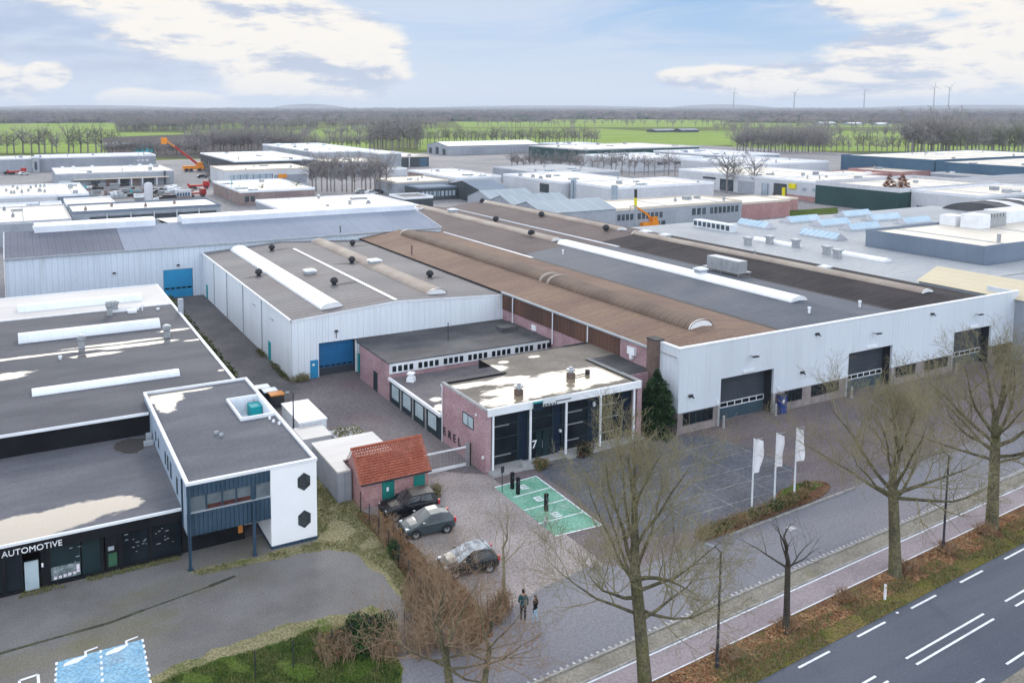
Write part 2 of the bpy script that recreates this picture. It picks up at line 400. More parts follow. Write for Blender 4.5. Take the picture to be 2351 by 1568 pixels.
strip('cycle_path', 1.2, 2.95, .03, M_('cycle_path'))
strip('verge', -1.4, 1.22, .02, M_('verge'))
strip('verge_edge', -1.46, -.35, .026, M_('verge_grass'))
strip('main_road', -7.7, -1.42, .012, M_('main_road'))
strip('far_shoulder', -9.0, -7.68, .016, M_('cobble_strip'))
strip('far_verge', -30, -8.6, .02, M_('verge_grass'))
def rbox(mb, s0, s1, t0, t1, z0, z1):
    pts = [rp(s0, t0), rp(s1, t0), rp(s1, t1), rp(s0, t1)]; mb.prism(pts, z0, z1); return mb
mb = MB(); rbox(mb, -33, 120, 4.02, 4.14, 0, .11); rbox(mb, -33, 120, 2.86, 2.95, 0, .1)
struct(mb.build('kerb', M_('kerb')))
mb = MB(); rbox(mb, -2, 12, 9.0, 9.14, 0, .12)
struct(mb.build('kerb', M_('kerb')))
# road paint
mb = MB()
for s0 in (-9.9, -4.85, .3, 5.55, 10.8, 16, 21.2, 26.4): rbox(mb, s0+.15, s0+2.75, -1.88, -1.76, .0, .017)
for s0 in (-16, -4.2, 5.95, 16.2): 
    rbox(mb, s0, s0+7.75, -4.27, -4.15, 0, .017); rbox(mb, s0, s0+7.75, -4.81, -4.69, 0, .017)
rbox(mb, -8.4, -6.9, -4.27, -4.15, 0, .017); rbox(mb, -8.2, -6.7, -4.81, -4.69, 0, .017)
for s0 in (-4.9, -.1, 4.9, 10, 15): rbox(mb, s0, s0+2.6, -7.16, -7.04, 0, .018)
rbox(mb, -.75, -.55, -1.72, -1.6, 0, .02)
rbox(mb, -60, 120, 2.72, 2.83, 0, .034); rbox(mb, -60, 120, 1.24, 1.30, 0, .034)
struct(mb.build('road_marking', M_('paint')))
mb = MB(); s = -26.0
while s < 40:
    rbox(mb, s, s+.16, 4.2, 4.42, 0, .0125); s += .42
rg0 = random.Random(6)
rbox(mb, 2.2, 2.9, 7.4, 7.9, 0, .0125)
struct(mb.build('road_marking', M_('paint_worn')))
# green charging bays
def g5(x, y): return G((1820+x/5.11)*.61224, (1760+y/5.11)*.61224)
A, Bq, Cq, Dq = g5(180, 345), g5(975, 128), g5(2225, 1065), g5(1345, 1275)
sheet('charging_bays', [A, Bq, Cq, Dq], .012, M_('green_bay'))
mb = MB()
def pline(mb, p, q, wd, z):
    d = (Vector(q)-Vector(p)); d.z = 0; d.normalize(); n = Vector((-d.y, d.x, 0))*wd/2
    mb.prism([p-n, q-n, q+n, p+n], 0, z)
for p, q in ((A, Bq), (Bq, Cq), (Cq, Dq), (g5(540, 535), g5(1250, 345)), (g5(740, 785), g5(1570, 565)), (g5(1020, 1040), g5(1900, 810))):
    pline(mb, Vector(p), Vector(q), .11, .0165)
for (x, y) in ((735, 335), (1025, 560), (1360, 860)):       # plug symbols
    c = g5(x, y)
    for k in range(3): mb.prism([(c.x-.3+.0*k, c.y-.36+.27*k), (c.x+.3, c.y-.36+.27*k), (c.x+.3, c.y-.22+.27*k), (c.x-.3, c.y-.22+.27*k)], 0, .0165)
    mb.box(c.x-.34, c.x-.2, c.y-.36, c.y+.32, 0, .0168)
struct(mb.build('bay_marking', M_('paint')))
# blue disabled bays in front of the showroom
bl = [G(130, 1520), G(327, 1467), G(350, 1590), G(122, 1640)]
sheet('disabled_bays', bl, .012, M_('blue_bay'))
mb = MB()
for k in range(9):
    for (p, q) in ((G(130, 1520), G(122, 1640)), (G(327, 1467), G(350, 1590)), (G(231, 1492), G(238, 1615))):
        a = p.lerp(q, k/9); b = p.lerp(q, k/9+.055); pline(mb, Vector(a), Vector(b), .12, .017)
def icon(c):                                               # wheelchair pictogram seen flat on the paving
    mb.prism([(c.x-.75, c.y-.32), (c.x-.1, c.y-.3), (c.x+.3, c.y-.05), (c.x+.32, c.y+.12), (c.x-.25, c.y+.1), (c.x-.7, c.y-.1)], 0, .0172)
    mb.prism([(c.x+.3, c.y-.02), (c.x+.42, c.y-.02), (c.x+.44, c.y+.5), (c.x+.32, c.y+.5)], 0, .0174)
    mb.prism([(c.x+.4, c.y+.4), (c.x+1.0, c.y+.52), (c.x+1.0, c.y+.62), (c.x+.4, c.y+.52)], 0, .0176)
icon(G(180, 1512)); icon(G(275, 1487))
struct(mb.build('bay_marking', M_('paint')))
mb = MB()
for p, q in ((G(45, 1562), G(87, 1548)), (G(87, 1548), G(92, 1600)), (G(45, 1562), G(40, 1610))): pline(mb, Vector(p), Vector(q), .14, .0172)
struct(mb.build('bay_marking', M_('paint')))
# drainage gutter across the left forecourt
mb = MB(); pts = [G(-60, 1516), G(0, 1500), G(90, 1474), G(170, 1452), G(250, 1430), G(330, 1400), G(400, 1375), G(480, 1346), G(540, 1322)]
rng = random.Random(3)
for p, q in zip(pts, pts[1:]): pline(mb, Vector(p), Vector(q), rng.uniform(.12, .3), .0095)
struct(mb.build('gutter_channel', M_('gutter_dark')))
# lawn, rough strip, ivy strip, planting bed soil
sheet('lawn', pxs([(330, 1590), (400, 1550), (520, 1510), (640, 1478), (745, 1432), (830, 1440), (905, 1480), (930, 1600)]), .014, M_('lawn'), 0.5)
sheet('lawn_edge', pxs([(300, 1590), (370, 1535), (520, 1485), (640, 1440), (745, 1405), (850, 1392), (900, 1430), (905, 1480), (930, 1600)]), .010, M_('rough_grass'), 0.8)
sheet('rough_strip', [(19.3, 41), (20.6, 40.5), (21.6, 44), (21.9, 52), (21.4, 58), (20.2, 62), (17.3, 62), (17.3, 50.8), (8.6, 50.7), (9.2, 50.1), (13, 49.9), (17.5, 49.5), (19.2, 47.6), (19.7, 45)], .0105, M_('rough_grass'), 0.45)
sheet('hedge_soil', [(20.4, 43.5), (21.0, 36.4), (22.3, 36.9), (23.2, 38.9), (23.3, 42), (22.6, 44.4), (22.5, 51.5), (21.5, 53.4), (20.9, 53), (21.2, 48)], .0115, M_('verge'), 0.3)
sheet('ivy_strip', [(16.7, 70), (20.7, 74), (20.7, 127), (16.7, 127)], .0118, M_('gutter_dark'), 0.3)
bed = [(40.2, 39.85), (43.4, 40.35), (46, 40.3), (48.5, 40.95), (51.1, 42.1), (53.2, 42.3), (54.9, 42.0), (55.4, 41.4), (54.9, 40.6), (53, 39.95), (48.4, 39.6), (43.5, 39.2), (40.3, 39.1)]
sheet('bed_soil', bed, .05, M_('verge'), 0.15)
sheet('bed_lawn', [(50.0, 41.4), (51.4, 42.1), (53.2, 42.25), (54.6, 41.9), (54.9, 41.2), (53.4, 41.0), (51.6, 40.9)], .056, M_('lawn'), 0.2)
# ================================================================ building materials
mat('panel', (.61, .655, .71), (.57, .615, .67), sc=.25, st=(1, 1, .2), ribs=('xy', .52, .2), lines=[('xy', 1.04, .04, (.50, .55, .62), .5), ('xy', 5.2, .08, (.5, .54, .60), .6)], dirt=((.50, .52, .54), .5, (1, 1, .12), .55, .8, .55), rough=.5, spec=.4)
mat('panel_n', (.72, .765, .815), (.68, .725, .78), sc=.3, st=(1, 1, .15), ribs=('xy', .34, .5), lines=[('xy', .68, .05, (.44, .48, .54), .6)], dirt=((.52, .54, .55), .6, (1, 1, .1), .55, .8, .6), rough=.5, spec=.4)
mat('panel_b', (.60, .67, .75), (.55, .62, .70), sc=.3, st=(1, 1, .15), ribs=('xy', .4, .5), lines=[('xy', .8, .12, (.44, .50, .58), .6)], dirt=((.40, .43, .46), .5, (1, 1, .1), .52, .8, .6), rough=.5, spec=.4)
mat('trim_white', (.78, .80, .83), (.70, .72, .75), sc=.6, fine=.05, rough=.5)
mat('trim_grey', (.36, .39, .42), (.30, .33, .36), sc=.8, rough=.5)
mat('plinth', (.22, .19, .185), (.28, .245, .235), sc=1.2, fine=.2, dirt=((.14, .135, .12), .7, (1, 1, .5), .5, .75, .7), rough=.85)
mat('brick_pink', (.42, .28, .305), (.50, .35, .375), sc=.7, brick=(.62, .55, .55), fine=.12, dirt=((.20, .14, .15), .35, (1, 1, .6), .52, .75, .55), rough=.9)
mat('brick_red', (.46, .27, .27), (.55, .35, .35), sc=.8, brick=(.6, .52, .5), fine=.15, dirt=((.18, .11, .105), .5, (1, 1, .6), .5, .75, .55), rough=.9)
mat('brick_brown', (.16, .115, .105), (.22, .165, .15), sc=.8, brick=(.6, .55, .5), fine=.15, rough=.9)
mat('rust_clad', (.085, .052, .045), (.135, .075, .055), sc=.4, st=(1, 1, .15), ribs=('xy', .3, .5), lines=[('xy', .6, .06, (.04, .03, .03), .7)], rough=.8)
mat('roof_brown', (.18, .118, .09), (.235, .16, .115), sc=.12, st=(.5, 1, 1), ribs=('y', .42, .5), lines=[('y', 1.26, .14, (.12, .075, .06), .5), ('y', 3.78, .14, (.26, .19, .145), .45)], dirt=((.145, .10, .095), .35, (.25, 1.6, 1), .48, .75, .7), fine=.1, fsc=3, rough=.75, spec=.3)
mat('roof_mauve', (.095, .074, .074), (.135, .105, .098), sc=.1, ribs=('y', .42, .4), lines=[('y', 1.26, .14, (.10, .078, .078), .5)], dirt=((.11, .085, .085), .2, (.3, 1.4, 1), .48, .75, .7), fine=.1, fsc=3, rough=.7, spec=.35,
    stains=((.06, .045, .045), [(75.8, 113.2, 2.5, 2.2), (81.5, 133.8, 3, 2), (93, 113.2, 2.4, 2), (93.4, 133.4, 2.6, 2), (93, 158, 3, 2)]))
mat('roof_dark', (.034, .031, .034), (.055, .048, .05), sc=.12, ribs=('y', .42, .4), lines=[('y', 1.26, .14, (.062, .056, .058), .5)], dirt=((.085, .066, .062), .2, (.3, 1.4, 1), .52, .75, .6), fine=.1, fsc=3, rough=.8, spec=.2)
mat('roof_slate', (.068, .08, .105), (.095, .106, .13), sc=.15, ribs=('y', .42, .4), lines=[('y', 1.26, .12, (.095, .103, .125), .5)], dirt=((.12, .125, .14), .2, (.3, 1.4, 1), .48, .75, .7), fine=.08, fsc=3, rough=.6, spec=.4)
mat('roof_n', (.15, .145, .152), (.205, .195, .195), sc=.1, st=(.4, 1.4, 1), ribs=('y', .4, .5), lines=[('y', 1.2, .2, (.085, .082, .09), .65)], dirt=((.155, .12, .115), .12, (.5, 1.2, 1), .46, .72, .7), fine=.1, fsc=3, rough=.65, spec=.4,
    stains=((.035, .03, .032), [(27.6, 106.2, 2.6, .9), (36, 122, 2.6, .8), (41, 107, 3.0, 1.2), (44, 108, 2, .8), (36.2, 94.5, 2.8, .9), (48.6, 94.5, 1.8, .8), (49.2, 122.3, 2.4, .9)]))
mat('roof_b', (.22, .25, .31), (.26, .29, .35), sc=.08, ribs=('x', .5, .25), lines=[('x', 2.0, .1, (.18, .205, .26), .6)], fine=.05, fsc=3, rough=.75, spec=.2)
mat('roof_b_dark', (.13, .138, .17), (.165, .172, .205), sc=.08, ribs=('x', .5, .3), lines=[('x', 1.0, .1, (.10, .108, .14), .6)], fine=.05, fsc=3, rough=.75, spec=.2)
mat('vault_brown', (.135, .098, .078), (.18, .13, .10), sc=.25, ribs=('y', .45, .6), lines=[('y', .9, .12, (.085, .062, .052), .5)], fine=.12, rough=.7)
mat('vault_pale', (.36, .31, .26), (.28, .23, .20), sc=.2, ribs=('y', .45, .5), fine=.1, rough=.6)
mat('vault_white', (.78, .79, .79), (.70, .71, .72), sc=.3, lines=[('y', 1.1, .06, (.55, .56, .58), .6)], rough=.35, spec=.5)
mat('vault_whitex', (.74, .77, .81), (.66, .69, .74), sc=.3, lines=[('x', 1.1, .05, (.55, .58, .62), .5)], rough=.4, spec=.5)
mat('bitumen', (.082, .084, .097), (.112, .113, .126), sc=.2, st=(.6, 1.6, 1), lines=[('y', 1.0, .07, (.10, .10, .112), .5)], fine=.08, fsc=4, rough=.7, spec=.3,
    wet=[(10.8, 86.6, 3.6, .75), (6.2, 84.9, 2.6, .55), (-1.5, 81.5, 2.6, 1.3), (16.0, 85.8, 1.2, .35), (14.6, 90.6, 2.0, .5), (0, 87.0, 9, .42), (9.5, 88.1, 6, .5), (16.3, 74.6, .5, .3)], wetn=.45)
mat('bitumen_low', (.10, .104, .122), (.138, .138, .156), sc=.2, st=(.6, 1.6, 1), lines=[('y', 1.0, .07, (.09, .09, .1), .5)], fine=.08, fsc=4, rough=.7,
    wet=[(7.2, 65.0, 1.4, 1.6), (.6, 54.9, 5.0, 1.9), (3.4, 55.4, 3.0, 1.5), (-6, 54.5, 4, 2), (-1, 53.6, 3, .7)], wetn=.5)
mat('bitumen_top', (.10, .105, .125), (.132, .137, .155), sc=.25, st=(.6, 1.6, 1), fine=.1, fsc=4, rough=.75, dirt=((.14, .14, .07), .5, (2.2, .35, 1), .6, .75, .5),
    wet=[(10.2, 68.2, 1.4, 2.0), (12.0, 69.0, 2.2, .5), (9.9, 65.8, .9, 1.3)], wetn=.5)
mat('bitumen_pale', (.55, .53, .51), (.47, .45, .44), sc=.2, st=(.5, 1.5, 1), lines=[('y', 1.5, .06, (.4, .38, .37), .5)], fine=.05, rough=.5, spec=.5)
mat('roof_office', (.165, .145, .125), (.215, .19, .165), sc=.35, fine=.12, fsc=5, rough=.8, dirt=((.13, .115, .095), .5, (1, 1, 1), .5, .75, .6), wetc=(.30, .285, .25),
    wet=[(42.8, 57.9, 6.2, 2.6), (38.5, 57.2, 4.4, 2.2), (35.0, 56.2, 2.6, 1.2), (38.0, 60.2, 2.6, 1.1), (34.3, 60.6, 2.2, .7), (46.4, 58.4, 2.0, 1.7), (38.9, 63.6, 1.2, .9), (40.4, 64.8, .6, .4), (44, 65, .6, .3)], wetn=.55)
mat('roof_wing', (.125, .115, .125), (.165, .15, .155), sc=.4, fine=.12, fsc=5, rough=.75, dirt=((.17, .155, .155), .4, (1, 1, 1), .5, .75, .6),
    wet=[(33.7, 65.6, .7, .55), (33.4, 63.5, .8, 1.1), (33.2, 62.2, .8, .8)], wetn=.6, wetc=(.30, .285, .27))
mat('roof_annex', (.05, .051, .058), (.10, .099, .104), sc=.22, st=(.7, 1.2, 1), fine=.12, fsc=5, rough=.65, spec=.4, dirt=((.05, .05, .055), .13, (1, 1, 1), .5, .7, .7))
mat('tiles', (.30, .085, .055), (.37, .12, .075), sc=1.5, fine=.25, fsc=9, rough=.8, dirt=((.17, .06, .045), 1.2, (1, 1, 1), .58, .75, .6))
mat('black_clad', (.009, .010, .012), (.015, .016, .019), sc=.5, rough=.6, spec=.3)
mat('glass_dark', (.006, .009, .013), (.014, .02, .026), sc=.6, rough=.06, spec=.25)
mat('glass_teal', (.008, .02, .024), (.014, .03, .034), sc=.6, rough=.08, spec=.5)
mat('blind', (.42, .50, .53), (.34, .42, .46), sc=1.2, lines=[('xy', .12, .03, (.30, .37, .4), .5)], rough=.7)
mat('slate_door', (.045, .055, .068), (.055, .065, .08), sc=.5, lines=[('z', .5, .03, (.03, .036, .045), .7)], rough=.5)
mat('slate_door_low', (.04, .065, .085), (.05, .08, .10), sc=.5, rough=.5)
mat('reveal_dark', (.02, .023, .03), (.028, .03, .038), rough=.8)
mat('blue_door', (.012, .115, .27), (.015, .14, .32), sc=.4, lines=[('z', .55, .03, (.008, .08, .2), .7)], rough=.4, spec=.4)
mat('blue_bright', (.015, .21, .42), (.02, .25, .47), sc=.4, lines=[('z', .55, .03, (.01, .15, .33), .6)], rough=.4, spec=.4)
mat('navy_clad', (.035, .065, .10), (.05, .085, .125), sc=.6, ribs=('xy', .28, .8), lines=[('xy', .28, .05, (.018, .035, .055), .7)], rough=.5)
mat('white_render', (.88, .885, .90), (.85, .855, .87), sc=.3, fine=.02, rough=.7)
mat('bluegrey_clad', (.27, .34, .42), (.32, .39, .47), sc=.3, lines=[('xy', 1.2, .05, (.2, .26, .33), .6)], rough=.6)
mat('frame_white', (.72, .75, .78), rough=.5)
mat('frame_dark', (.03, .045, .055), rough=.5)
mat('teal_paint', (.015, .16, .14), (.02, .19, .165), sc=1, rough=.6)
mat('teal_door', (.01, .25, .28), (.015, .3, .33), sc=1, rough=.5)
mat('steel', (.42, .44, .46), (.35, .37, .39), sc=2, metal=.5, rough=.4)
mat('dark_metal', (.03, .032, .036), (.05, .05, .055), rough=.5)
mat('concrete', (.36, .36, .36), (.29, .29, .29), sc=.8, fine=.15, rough=.85)
mat('letter_dark', (.02, .02, .028), rough=.5)
mat('letter_white', (.85, .86, .88), rough=.5)
mat('sign_blue', (.004, .012, .03), (.006, .018, .04), sc=2, rough=.4)
mat('sign_teal', (.02, .28, .30), rough=.4)
mat('orange_panel', (.65, .25, .06), rough=.5)
mat('moss', (.09, .13, .03), (.15, .17, .06), sc=2, fine=.3)

def overhead_door(par, x0, x1, y, z1, z0=0.0, m='slate_door', low=None, strip_=None, n=7, frame='frame_white'):
    """sectional door set back at plane y (faces -Y), with a row of framed panes"""
    mb = MB(); mb.box(x0, x1, y, y+.08, z0, z1)
    if low: mb.mi(1).box(x0+.02, x1-.02, y-.012, y, z0, strip_[0]-.02, 'k')
    d = mb.build('overhead_door', [M_(m), M_(low or m)], par)
    if strip_:
        a, b = strip_; wd = (x1-x0-.1)/n
        g = MB(); f = MB()
        for i in range(n):
            u0 = x0+.05+i*wd; g.box(u0+.08, u0+wd-.08, y-.02, y, a+.05, b-.05, 'k')
        f.box(x0+.05, x1-.05, y-.034, y-.004, a-.03, a+.05); f.box(x0+.05, x1-.05, y-.034, y-.004, b-.05, b+.03)
        for i in range(n+1):
            u = x0+.05+i*wd; f.box(max(u-.045, x0+.01), min(u+.045, x1-.01), y-.032, y-.006, a+.05, b-.05)
        sub(g, 'window_strip', M_('glass_dark'), d, par)
        if frame: sub(f, 'frame', M_(frame), d, par)
    return d
def window(par, x0, x1, y, z0, z1, n=3, fm='frame_dark', gm='glass_dark', face='f', fw_=.06, proud=.05):
    """framed window on a wall at plane y facing -Y ('f') or on plane x=y facing -X ('l'; x0,x1 then run along Y)"""
    f = MB(); g = MB()
    def bx(mb, a, b, p0, p1, c, d):
        if face == 'f': mb.box(a, b, y-p1, y-p0, c, d)
        else: mb.box(y-p1, y-p0, a, b, c, d)
    bx(f, x0, x1, 0, proud, z0, z0+fw_); bx(f, x0, x1, 0, proud, z1-fw_, z1)
    for i in range(n+1):
        u = x0+(x1-x0-fw_)*i/n; bx(f, u, u+fw_, 0, proud-.004, z0+fw_, z1-fw_)
    bx(g, x0+.02, x1-.02, .0, .02, z0+.03, z1-.03)
    o = f.build('window', M_(fm), par); sub(g, 'pane', M_(gm), o, par); return o
def cowl(par, x, y, z, r=.42, m='dark_metal'):
    mb = MB(); mb.lathe([(r*.55, 0), (r*.55, r*.5), (r*.95, r*.7), (r, r*1.1), (r*.8, r*1.6), (r*.35, r*1.9), (0, r*1.95)], (x, y, z), 14)
    return mb.build('roof_vent', M_(m), par, smooth=True)
def hatch(par, x, y, z, sx=.6, sy=.6):
    mb = MB(); mb.mi(1).box(x-sx*.8, x+sx*.8, y-sy*.8, y+sy*.8, z-.3, z+.22)
    mb.mi(0); 
    mb.box(x-sx, x+sx, y-sy, y+sy, z+.22, z+.36); mb.box(x-sx*.7, x+sx*.7, y-sy*.7, y+sy*.7, z+.36, z+.46)
    return mb.build('roof_hatch', [M_('trim_white'), M_('trim_grey')], par)
def pipe(par, x, y, z, h=.6, r=.1, m='trim_white'):
    mb = MB(); mb.tube([(x, y, z-.3), (x, y, z+h)], r, 8); mb.lathe([(r*1.6, z+h), (r*1.5, z+h+.12), (0, z+h+.2)], (x, y, 0), 10)
    return mb.build('vent_pipe', M_(m), par)

# ================================================================ factory hall with three saw bays (right)
H = thing('factory_hall', 'large factory hall with brown and grey bay roofs and three dark doors in pale front', 'factory', (51.6, 53.63, 0))
X0, X1, Y0 = 51.6, 103.25, 53.63
doors = [(56.7, 63.5), (74.1, 80.9), (91.4, 98.25)]
mb = MB(); xs = X0
for a, b in doors:
    mb.box(xs, a, Y0, Y0+.22, 1.97, 7.82); mb.box(a, b, Y0, Y0+.22, 4.4, 7.82); xs = b
mb.box(xs, X1, Y0, Y0+.22, 1.97, 7.82)
mb.box(X0, X0+.22, Y0+.22, 56.05, 1.97, 7.82); mb.box(X1-.22, X1, Y0+.22, 57, 0, 7.82)
mb.build('front_cladding', M_('panel'), H)
mb = MB(); mb.box(X0-.06, X1+.05, Y0-.06, Y0+.3, 7.822, 7.93); mb.box(X0-.06, X0+.3, Y0+.3, 56.0, 7.822, 7.93)
mb.build('coping', M_('trim_white'), H)
xs = X0+.1
for a, b in doors+[(X1-.08, 0)]: MB().box(xs, a-.02, Y0+.1, Y0+.4, 0, 1.965).build('plinth_wall', M_('plinth'), H); xs = b+.02
MB().box(X0+.1, X0+.4, Y0+.4, 57, 0, 1.965).build('plinth_wall', M_('plinth'), H)
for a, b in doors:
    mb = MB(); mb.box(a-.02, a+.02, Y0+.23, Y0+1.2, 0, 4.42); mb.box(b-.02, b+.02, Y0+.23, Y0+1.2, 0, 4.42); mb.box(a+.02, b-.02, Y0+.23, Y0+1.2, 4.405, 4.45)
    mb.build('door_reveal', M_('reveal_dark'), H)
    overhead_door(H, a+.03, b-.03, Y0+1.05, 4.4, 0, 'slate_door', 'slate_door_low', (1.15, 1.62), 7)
    for q in ((a-.28, a-.05), (b+.05, b+.28)): MB().box(*q, Y0-.02, Y0+.098, 0, 1.96).build('door_post', M_('concrete'), H)
    xm = (a+b)/2
    mb = MB(); mb.tube([(xm+.1, Y0-.05, 6.05), (xm+.1, Y0-.55, 6.15)], .035, 6); mb.box(xm-.15, xm+.55, Y0-.75, Y0-.5, 6.1, 6.2); mb.build('floodlight', M_('dark_metal'), H)
    mb = MB(); mb.box(xm-.75, xm+.8, Y0-.14, Y0-.01, 4.62, 4.78); mb.build('door_lamp', M_('trim_white'), H)
for a, b in ((52.3, 55.9), (65.2, 67.6), (68.9, 72.9), (81.7, 85.0), (86.6, 90.6), (98.9, 102.7)):
    window(H, a, b, Y0+.1, .75, 1.86, 5)
for x, z in ((52.98, 3.4), (67.3, 3.45), (69.2, 7.0), (87.15, 6.95)):
    mb = MB(); mb.box(x-.2, x+.2, Y0-.22, Y0-.01, z-.06, z+.14); mb.tube([(x, Y0-.2, z), (x+.12, Y0-.42, z-.1)], .06, 6); mb.build('wall_lamp', M_('dark_metal'), H)
for x in (56.3, 64.2):
    mb = MB(); mb.box(x-.13, x+.13, Y0-.1, Y0-.005, 2.2, 2.5); mb.build('alarm_box', M_('trim_white'), H)
# left flank
mb = MB(); mb.box(51.05, 52.0, 56.05, 57.2, 0, 8.0); mb.build('chimney', M_('brick_brown'), H)
mb = MB(); mb.box(51.0, 52.05, 56.0, 57.25, 8.002, 8.1); mb.build('chimney_cap', M_('dark_metal'), H)
mb = MB(); mb.box(51.62, 51.95, 57.2, 61.6, 0, 6.9); mb.box(51.62, 51.95, 61.6, 83, 0, 4.95); mb.build('flank_wall', M_('brick_pink'), H)
mb = MB(); mb.box(51.56, 51.9, 61.6, 83, 4.952, 6.9); mb.build('flank_cladding', M_('rust_clad'), H)
mb = MB(); mb.box(51.32, 51.6, 57.2, 83, 6.92, 7.08); mb.build('gutter', M_('trim_grey'), H)
for y in (66.4, 72.5, 80.5):
    mb = MB(); mb.tube([(51.42, y, 3.4), (51.42, y, 6.95)], .07, 6); mb.build('downpipe', M_('trim_white'), H)
mb = MB(); mb.box(51.3, 51.6, 59.2, 60.2, 5.75, 6.45); mb.box(51.28, 51.6, 59.55, 59.85, 5.35, 5.72); mb.build('wall_unit', M_('trim_white'), H)
mb = MB(); mb.box(51.45, 51.6, 75.8, 76.6, 4.0, 4.6); mb.build('wall_unit', M_('trim_white'), H)
# roof
XA, RA1, VA, R2_, VB, R3_, XB = 51.5, 58.9, 67.2, 76.3, 84.7, 93.0, 100.7
YS, YM, YE = Y0+.24, 103.0, 160.0
def slope(mb, xa, za, xb, zb, ya, yb): mb.face([(xa, ya, za), (xb, ya, zb), (xb, yb, zb), (xa, yb, za)])
ridz, valz = 7.95, 7.0
mb = MB()
slope(mb, XA, 7.0, RA1, ridz, YS, 129); slope(mb, RA1, ridz, VA, valz, YS, 129)
mb.build('bay_roof', M_('roof_brown'), H, label='rusty brown ribbed roof bay')
mb = MB(); slope(mb, VA, valz, R2_, ridz, YS, YM); slope(mb, R2_, ridz, VB, valz, YS, YM-.6); mb.build('bay_roof', M_('roof_slate'), H, label='slate grey ribbed roof bay')
mb = MB(); slope(mb, VA, valz, R2_, ridz, YM, YE); slope(mb, R2_, ridz, VB, valz, YM-.6, YE); mb.build('bay_roof', M_('roof_mauve'), H)
mb = MB(); slope(mb, VB, valz, R3_, ridz, YS, 107); slope(mb, R3_, ridz, XB, valz, YS, 107); mb.build('bay_roof', M_('roof_dark'), H, label='dark brown roof bay')
mb = MB(); slope(mb, VB, valz, R3_, ridz, 107, YE); slope(mb, R3_, ridz, XB, valz, 107, YE); mb.build('bay_roof', M_('roof_mauve'), H)
mb = MB()
mb.face([(XA, YS, 7), (RA1, YS, ridz), (VA, YS, 7), (R2_, YS, ridz), (VB, YS, 7), (R3_, YS, ridz), (XB, YS, 7), (XB, YS, 6.5), (XA, YS, 6.5)])
mb.box(VA, XB, YE-.25, YE-.01, 0, 6.99); mb.box(XB-.3, XB-.05, Y0+.3, YE-.3, 0, 6.99)
mb.box(VA, VA+.25, 129.5, YE-.3, 0, 6.95)
mb.build('rear_wall', M_('panel_b'), H)
mat('wet_gutter', (.45, .44, .43), (.35, .34, .34), sc=.5, rough=.12, spec=1.0, coat=1)
mb = MB(); mb.box(VB-.35, VB+.35, 102.0, 158, 7.0, 7.12); mb.box(VA-.25, VA+.25, 100, 128, 7.0, 7.1); mb.build('valley_gutter', M_('wet_gutter'), H)
mb = MB(); mb.box(VA-.3, VA+.3, YS+.1, 99.9, 6.95, 7.06); mb.box(VB-.2, VB+.2, YS+.1, 101.9, 6.95, 7.05)
mb.box(VA+.2, R2_, YM-.25, YM+.05, 7.1, 7.1)
mb.build('valley_gutter', M_('dark_metal'), H)
def skyl(par, ax, c, wd, a0, a1, z, h, m, lab=None, ends=True):
    mb = MB(); mb.vault(ax, c, wd, a0, a1, z, h, 12); o = mb.build('barrel_skylight', M_(m), par, label=lab)
    if ends:
        for a in (a0, a1):
            e = MB()
            arc = [(c+wd*.5*cos(pi-pi*i/12), z+h*sin(pi*i/12)) for i in range(13)]
            ar2 = [(c+wd*.46*cos(pi-pi*i/12), z+h*.88*sin(pi*i/12)) for i in range(13)]
            s_ = -.03 if a == a0 else .03
            for i in range(12):
                q = [(arc[i], 0), (arc[i+1], 0), (arc[i+1], s_*4), (arc[i], s_*4)]
                e.face([((p[0], a+d-s_*2, p[1]+.02) if ax == 'y' else (a+d-s_*2, p[0], p[1]+.02)) for p, d in q])
            e.face([((p[0], a+s_, p[1]) if ax == 'y' else (a+s_, p[0], p[1])) for p in ar2])
            sub(e, 'end_cap', M_('vault_white'), o, par)
    return o
skyl(H, 'y', 58.75, 3.1, 58.3, 81.6, 7.75, .85, 'vault_brown'); skyl(H, 'y', 58.75, 3.1, 83.4, 124.5, 7.75, .8, 'vault_brown')
for y in (81.75, 83.25):
    mb = MB(); mb.vault('y', 58.75, 3.4, y-.18, y+.18, 7.73, .98, 12); mb.build('vault_rib', M_('vault_pale'), H)
mb = MB(); mb.vault('y', 58.75, 3.0, 81.95, 83.05, 7.74, .7, 12); mb.build('vault_rib', M_('vault_brown'), H)
skyl(H, 'y', 76.3, 2.6, 61.5, 104.8, 7.8, .62, 'vault_white', 'long white barrel skylight')
skyl(H, 'y', 76.6, 2.4, 106.8, 156.5, 7.8, .6, 'vault_pale')
skyl(H, 'y', 93.0, 2.0, 57.8, 107.5, 7.8, .5, 'vault_pale'); skyl(H, 'y', 93.4, 2.2, 111.5, 157, 7.8, .6, 'vault_pale')
for x, y in ((75.8, 113.2), (81.5, 133.8), (91.2, 113.2), (93, 158.5), (91.6, 133.4)): cowl(H, x, y, 7.6 if x > 90 else 7.75 if x < 80 else 7.25, .6)
hatch(H, 76.4, 76.2, 8.55, .75, .6); hatch(H, 77.2, 143, 8.55, .9, .8); hatch(H, 96.4, 109, 7.5, .9, .8); hatch(H, 96.6, 104.5, 7.5, .9, .7)
pipe(H, 73.4, 57.9, 7.6, .55, .12); pipe(H, 81.5, 58.0, 7.35, .6, .12); pipe(H, 71.6, 98.6, 7.4, .6, .1); pipe(H, 95.6, 84.9, 7.6, .6, .1, 'steel'); hatch(H, 96.2, 73.8, 7.5, .8, .6)
pipe(H, 52.6, 110.3, 7.1, 1.2, .12, 'brick_brown')
mb = MB()                                                  # air handling unit
mb.box(82.9, 84.5, 76.2, 81.6, 7.75, 9.15)
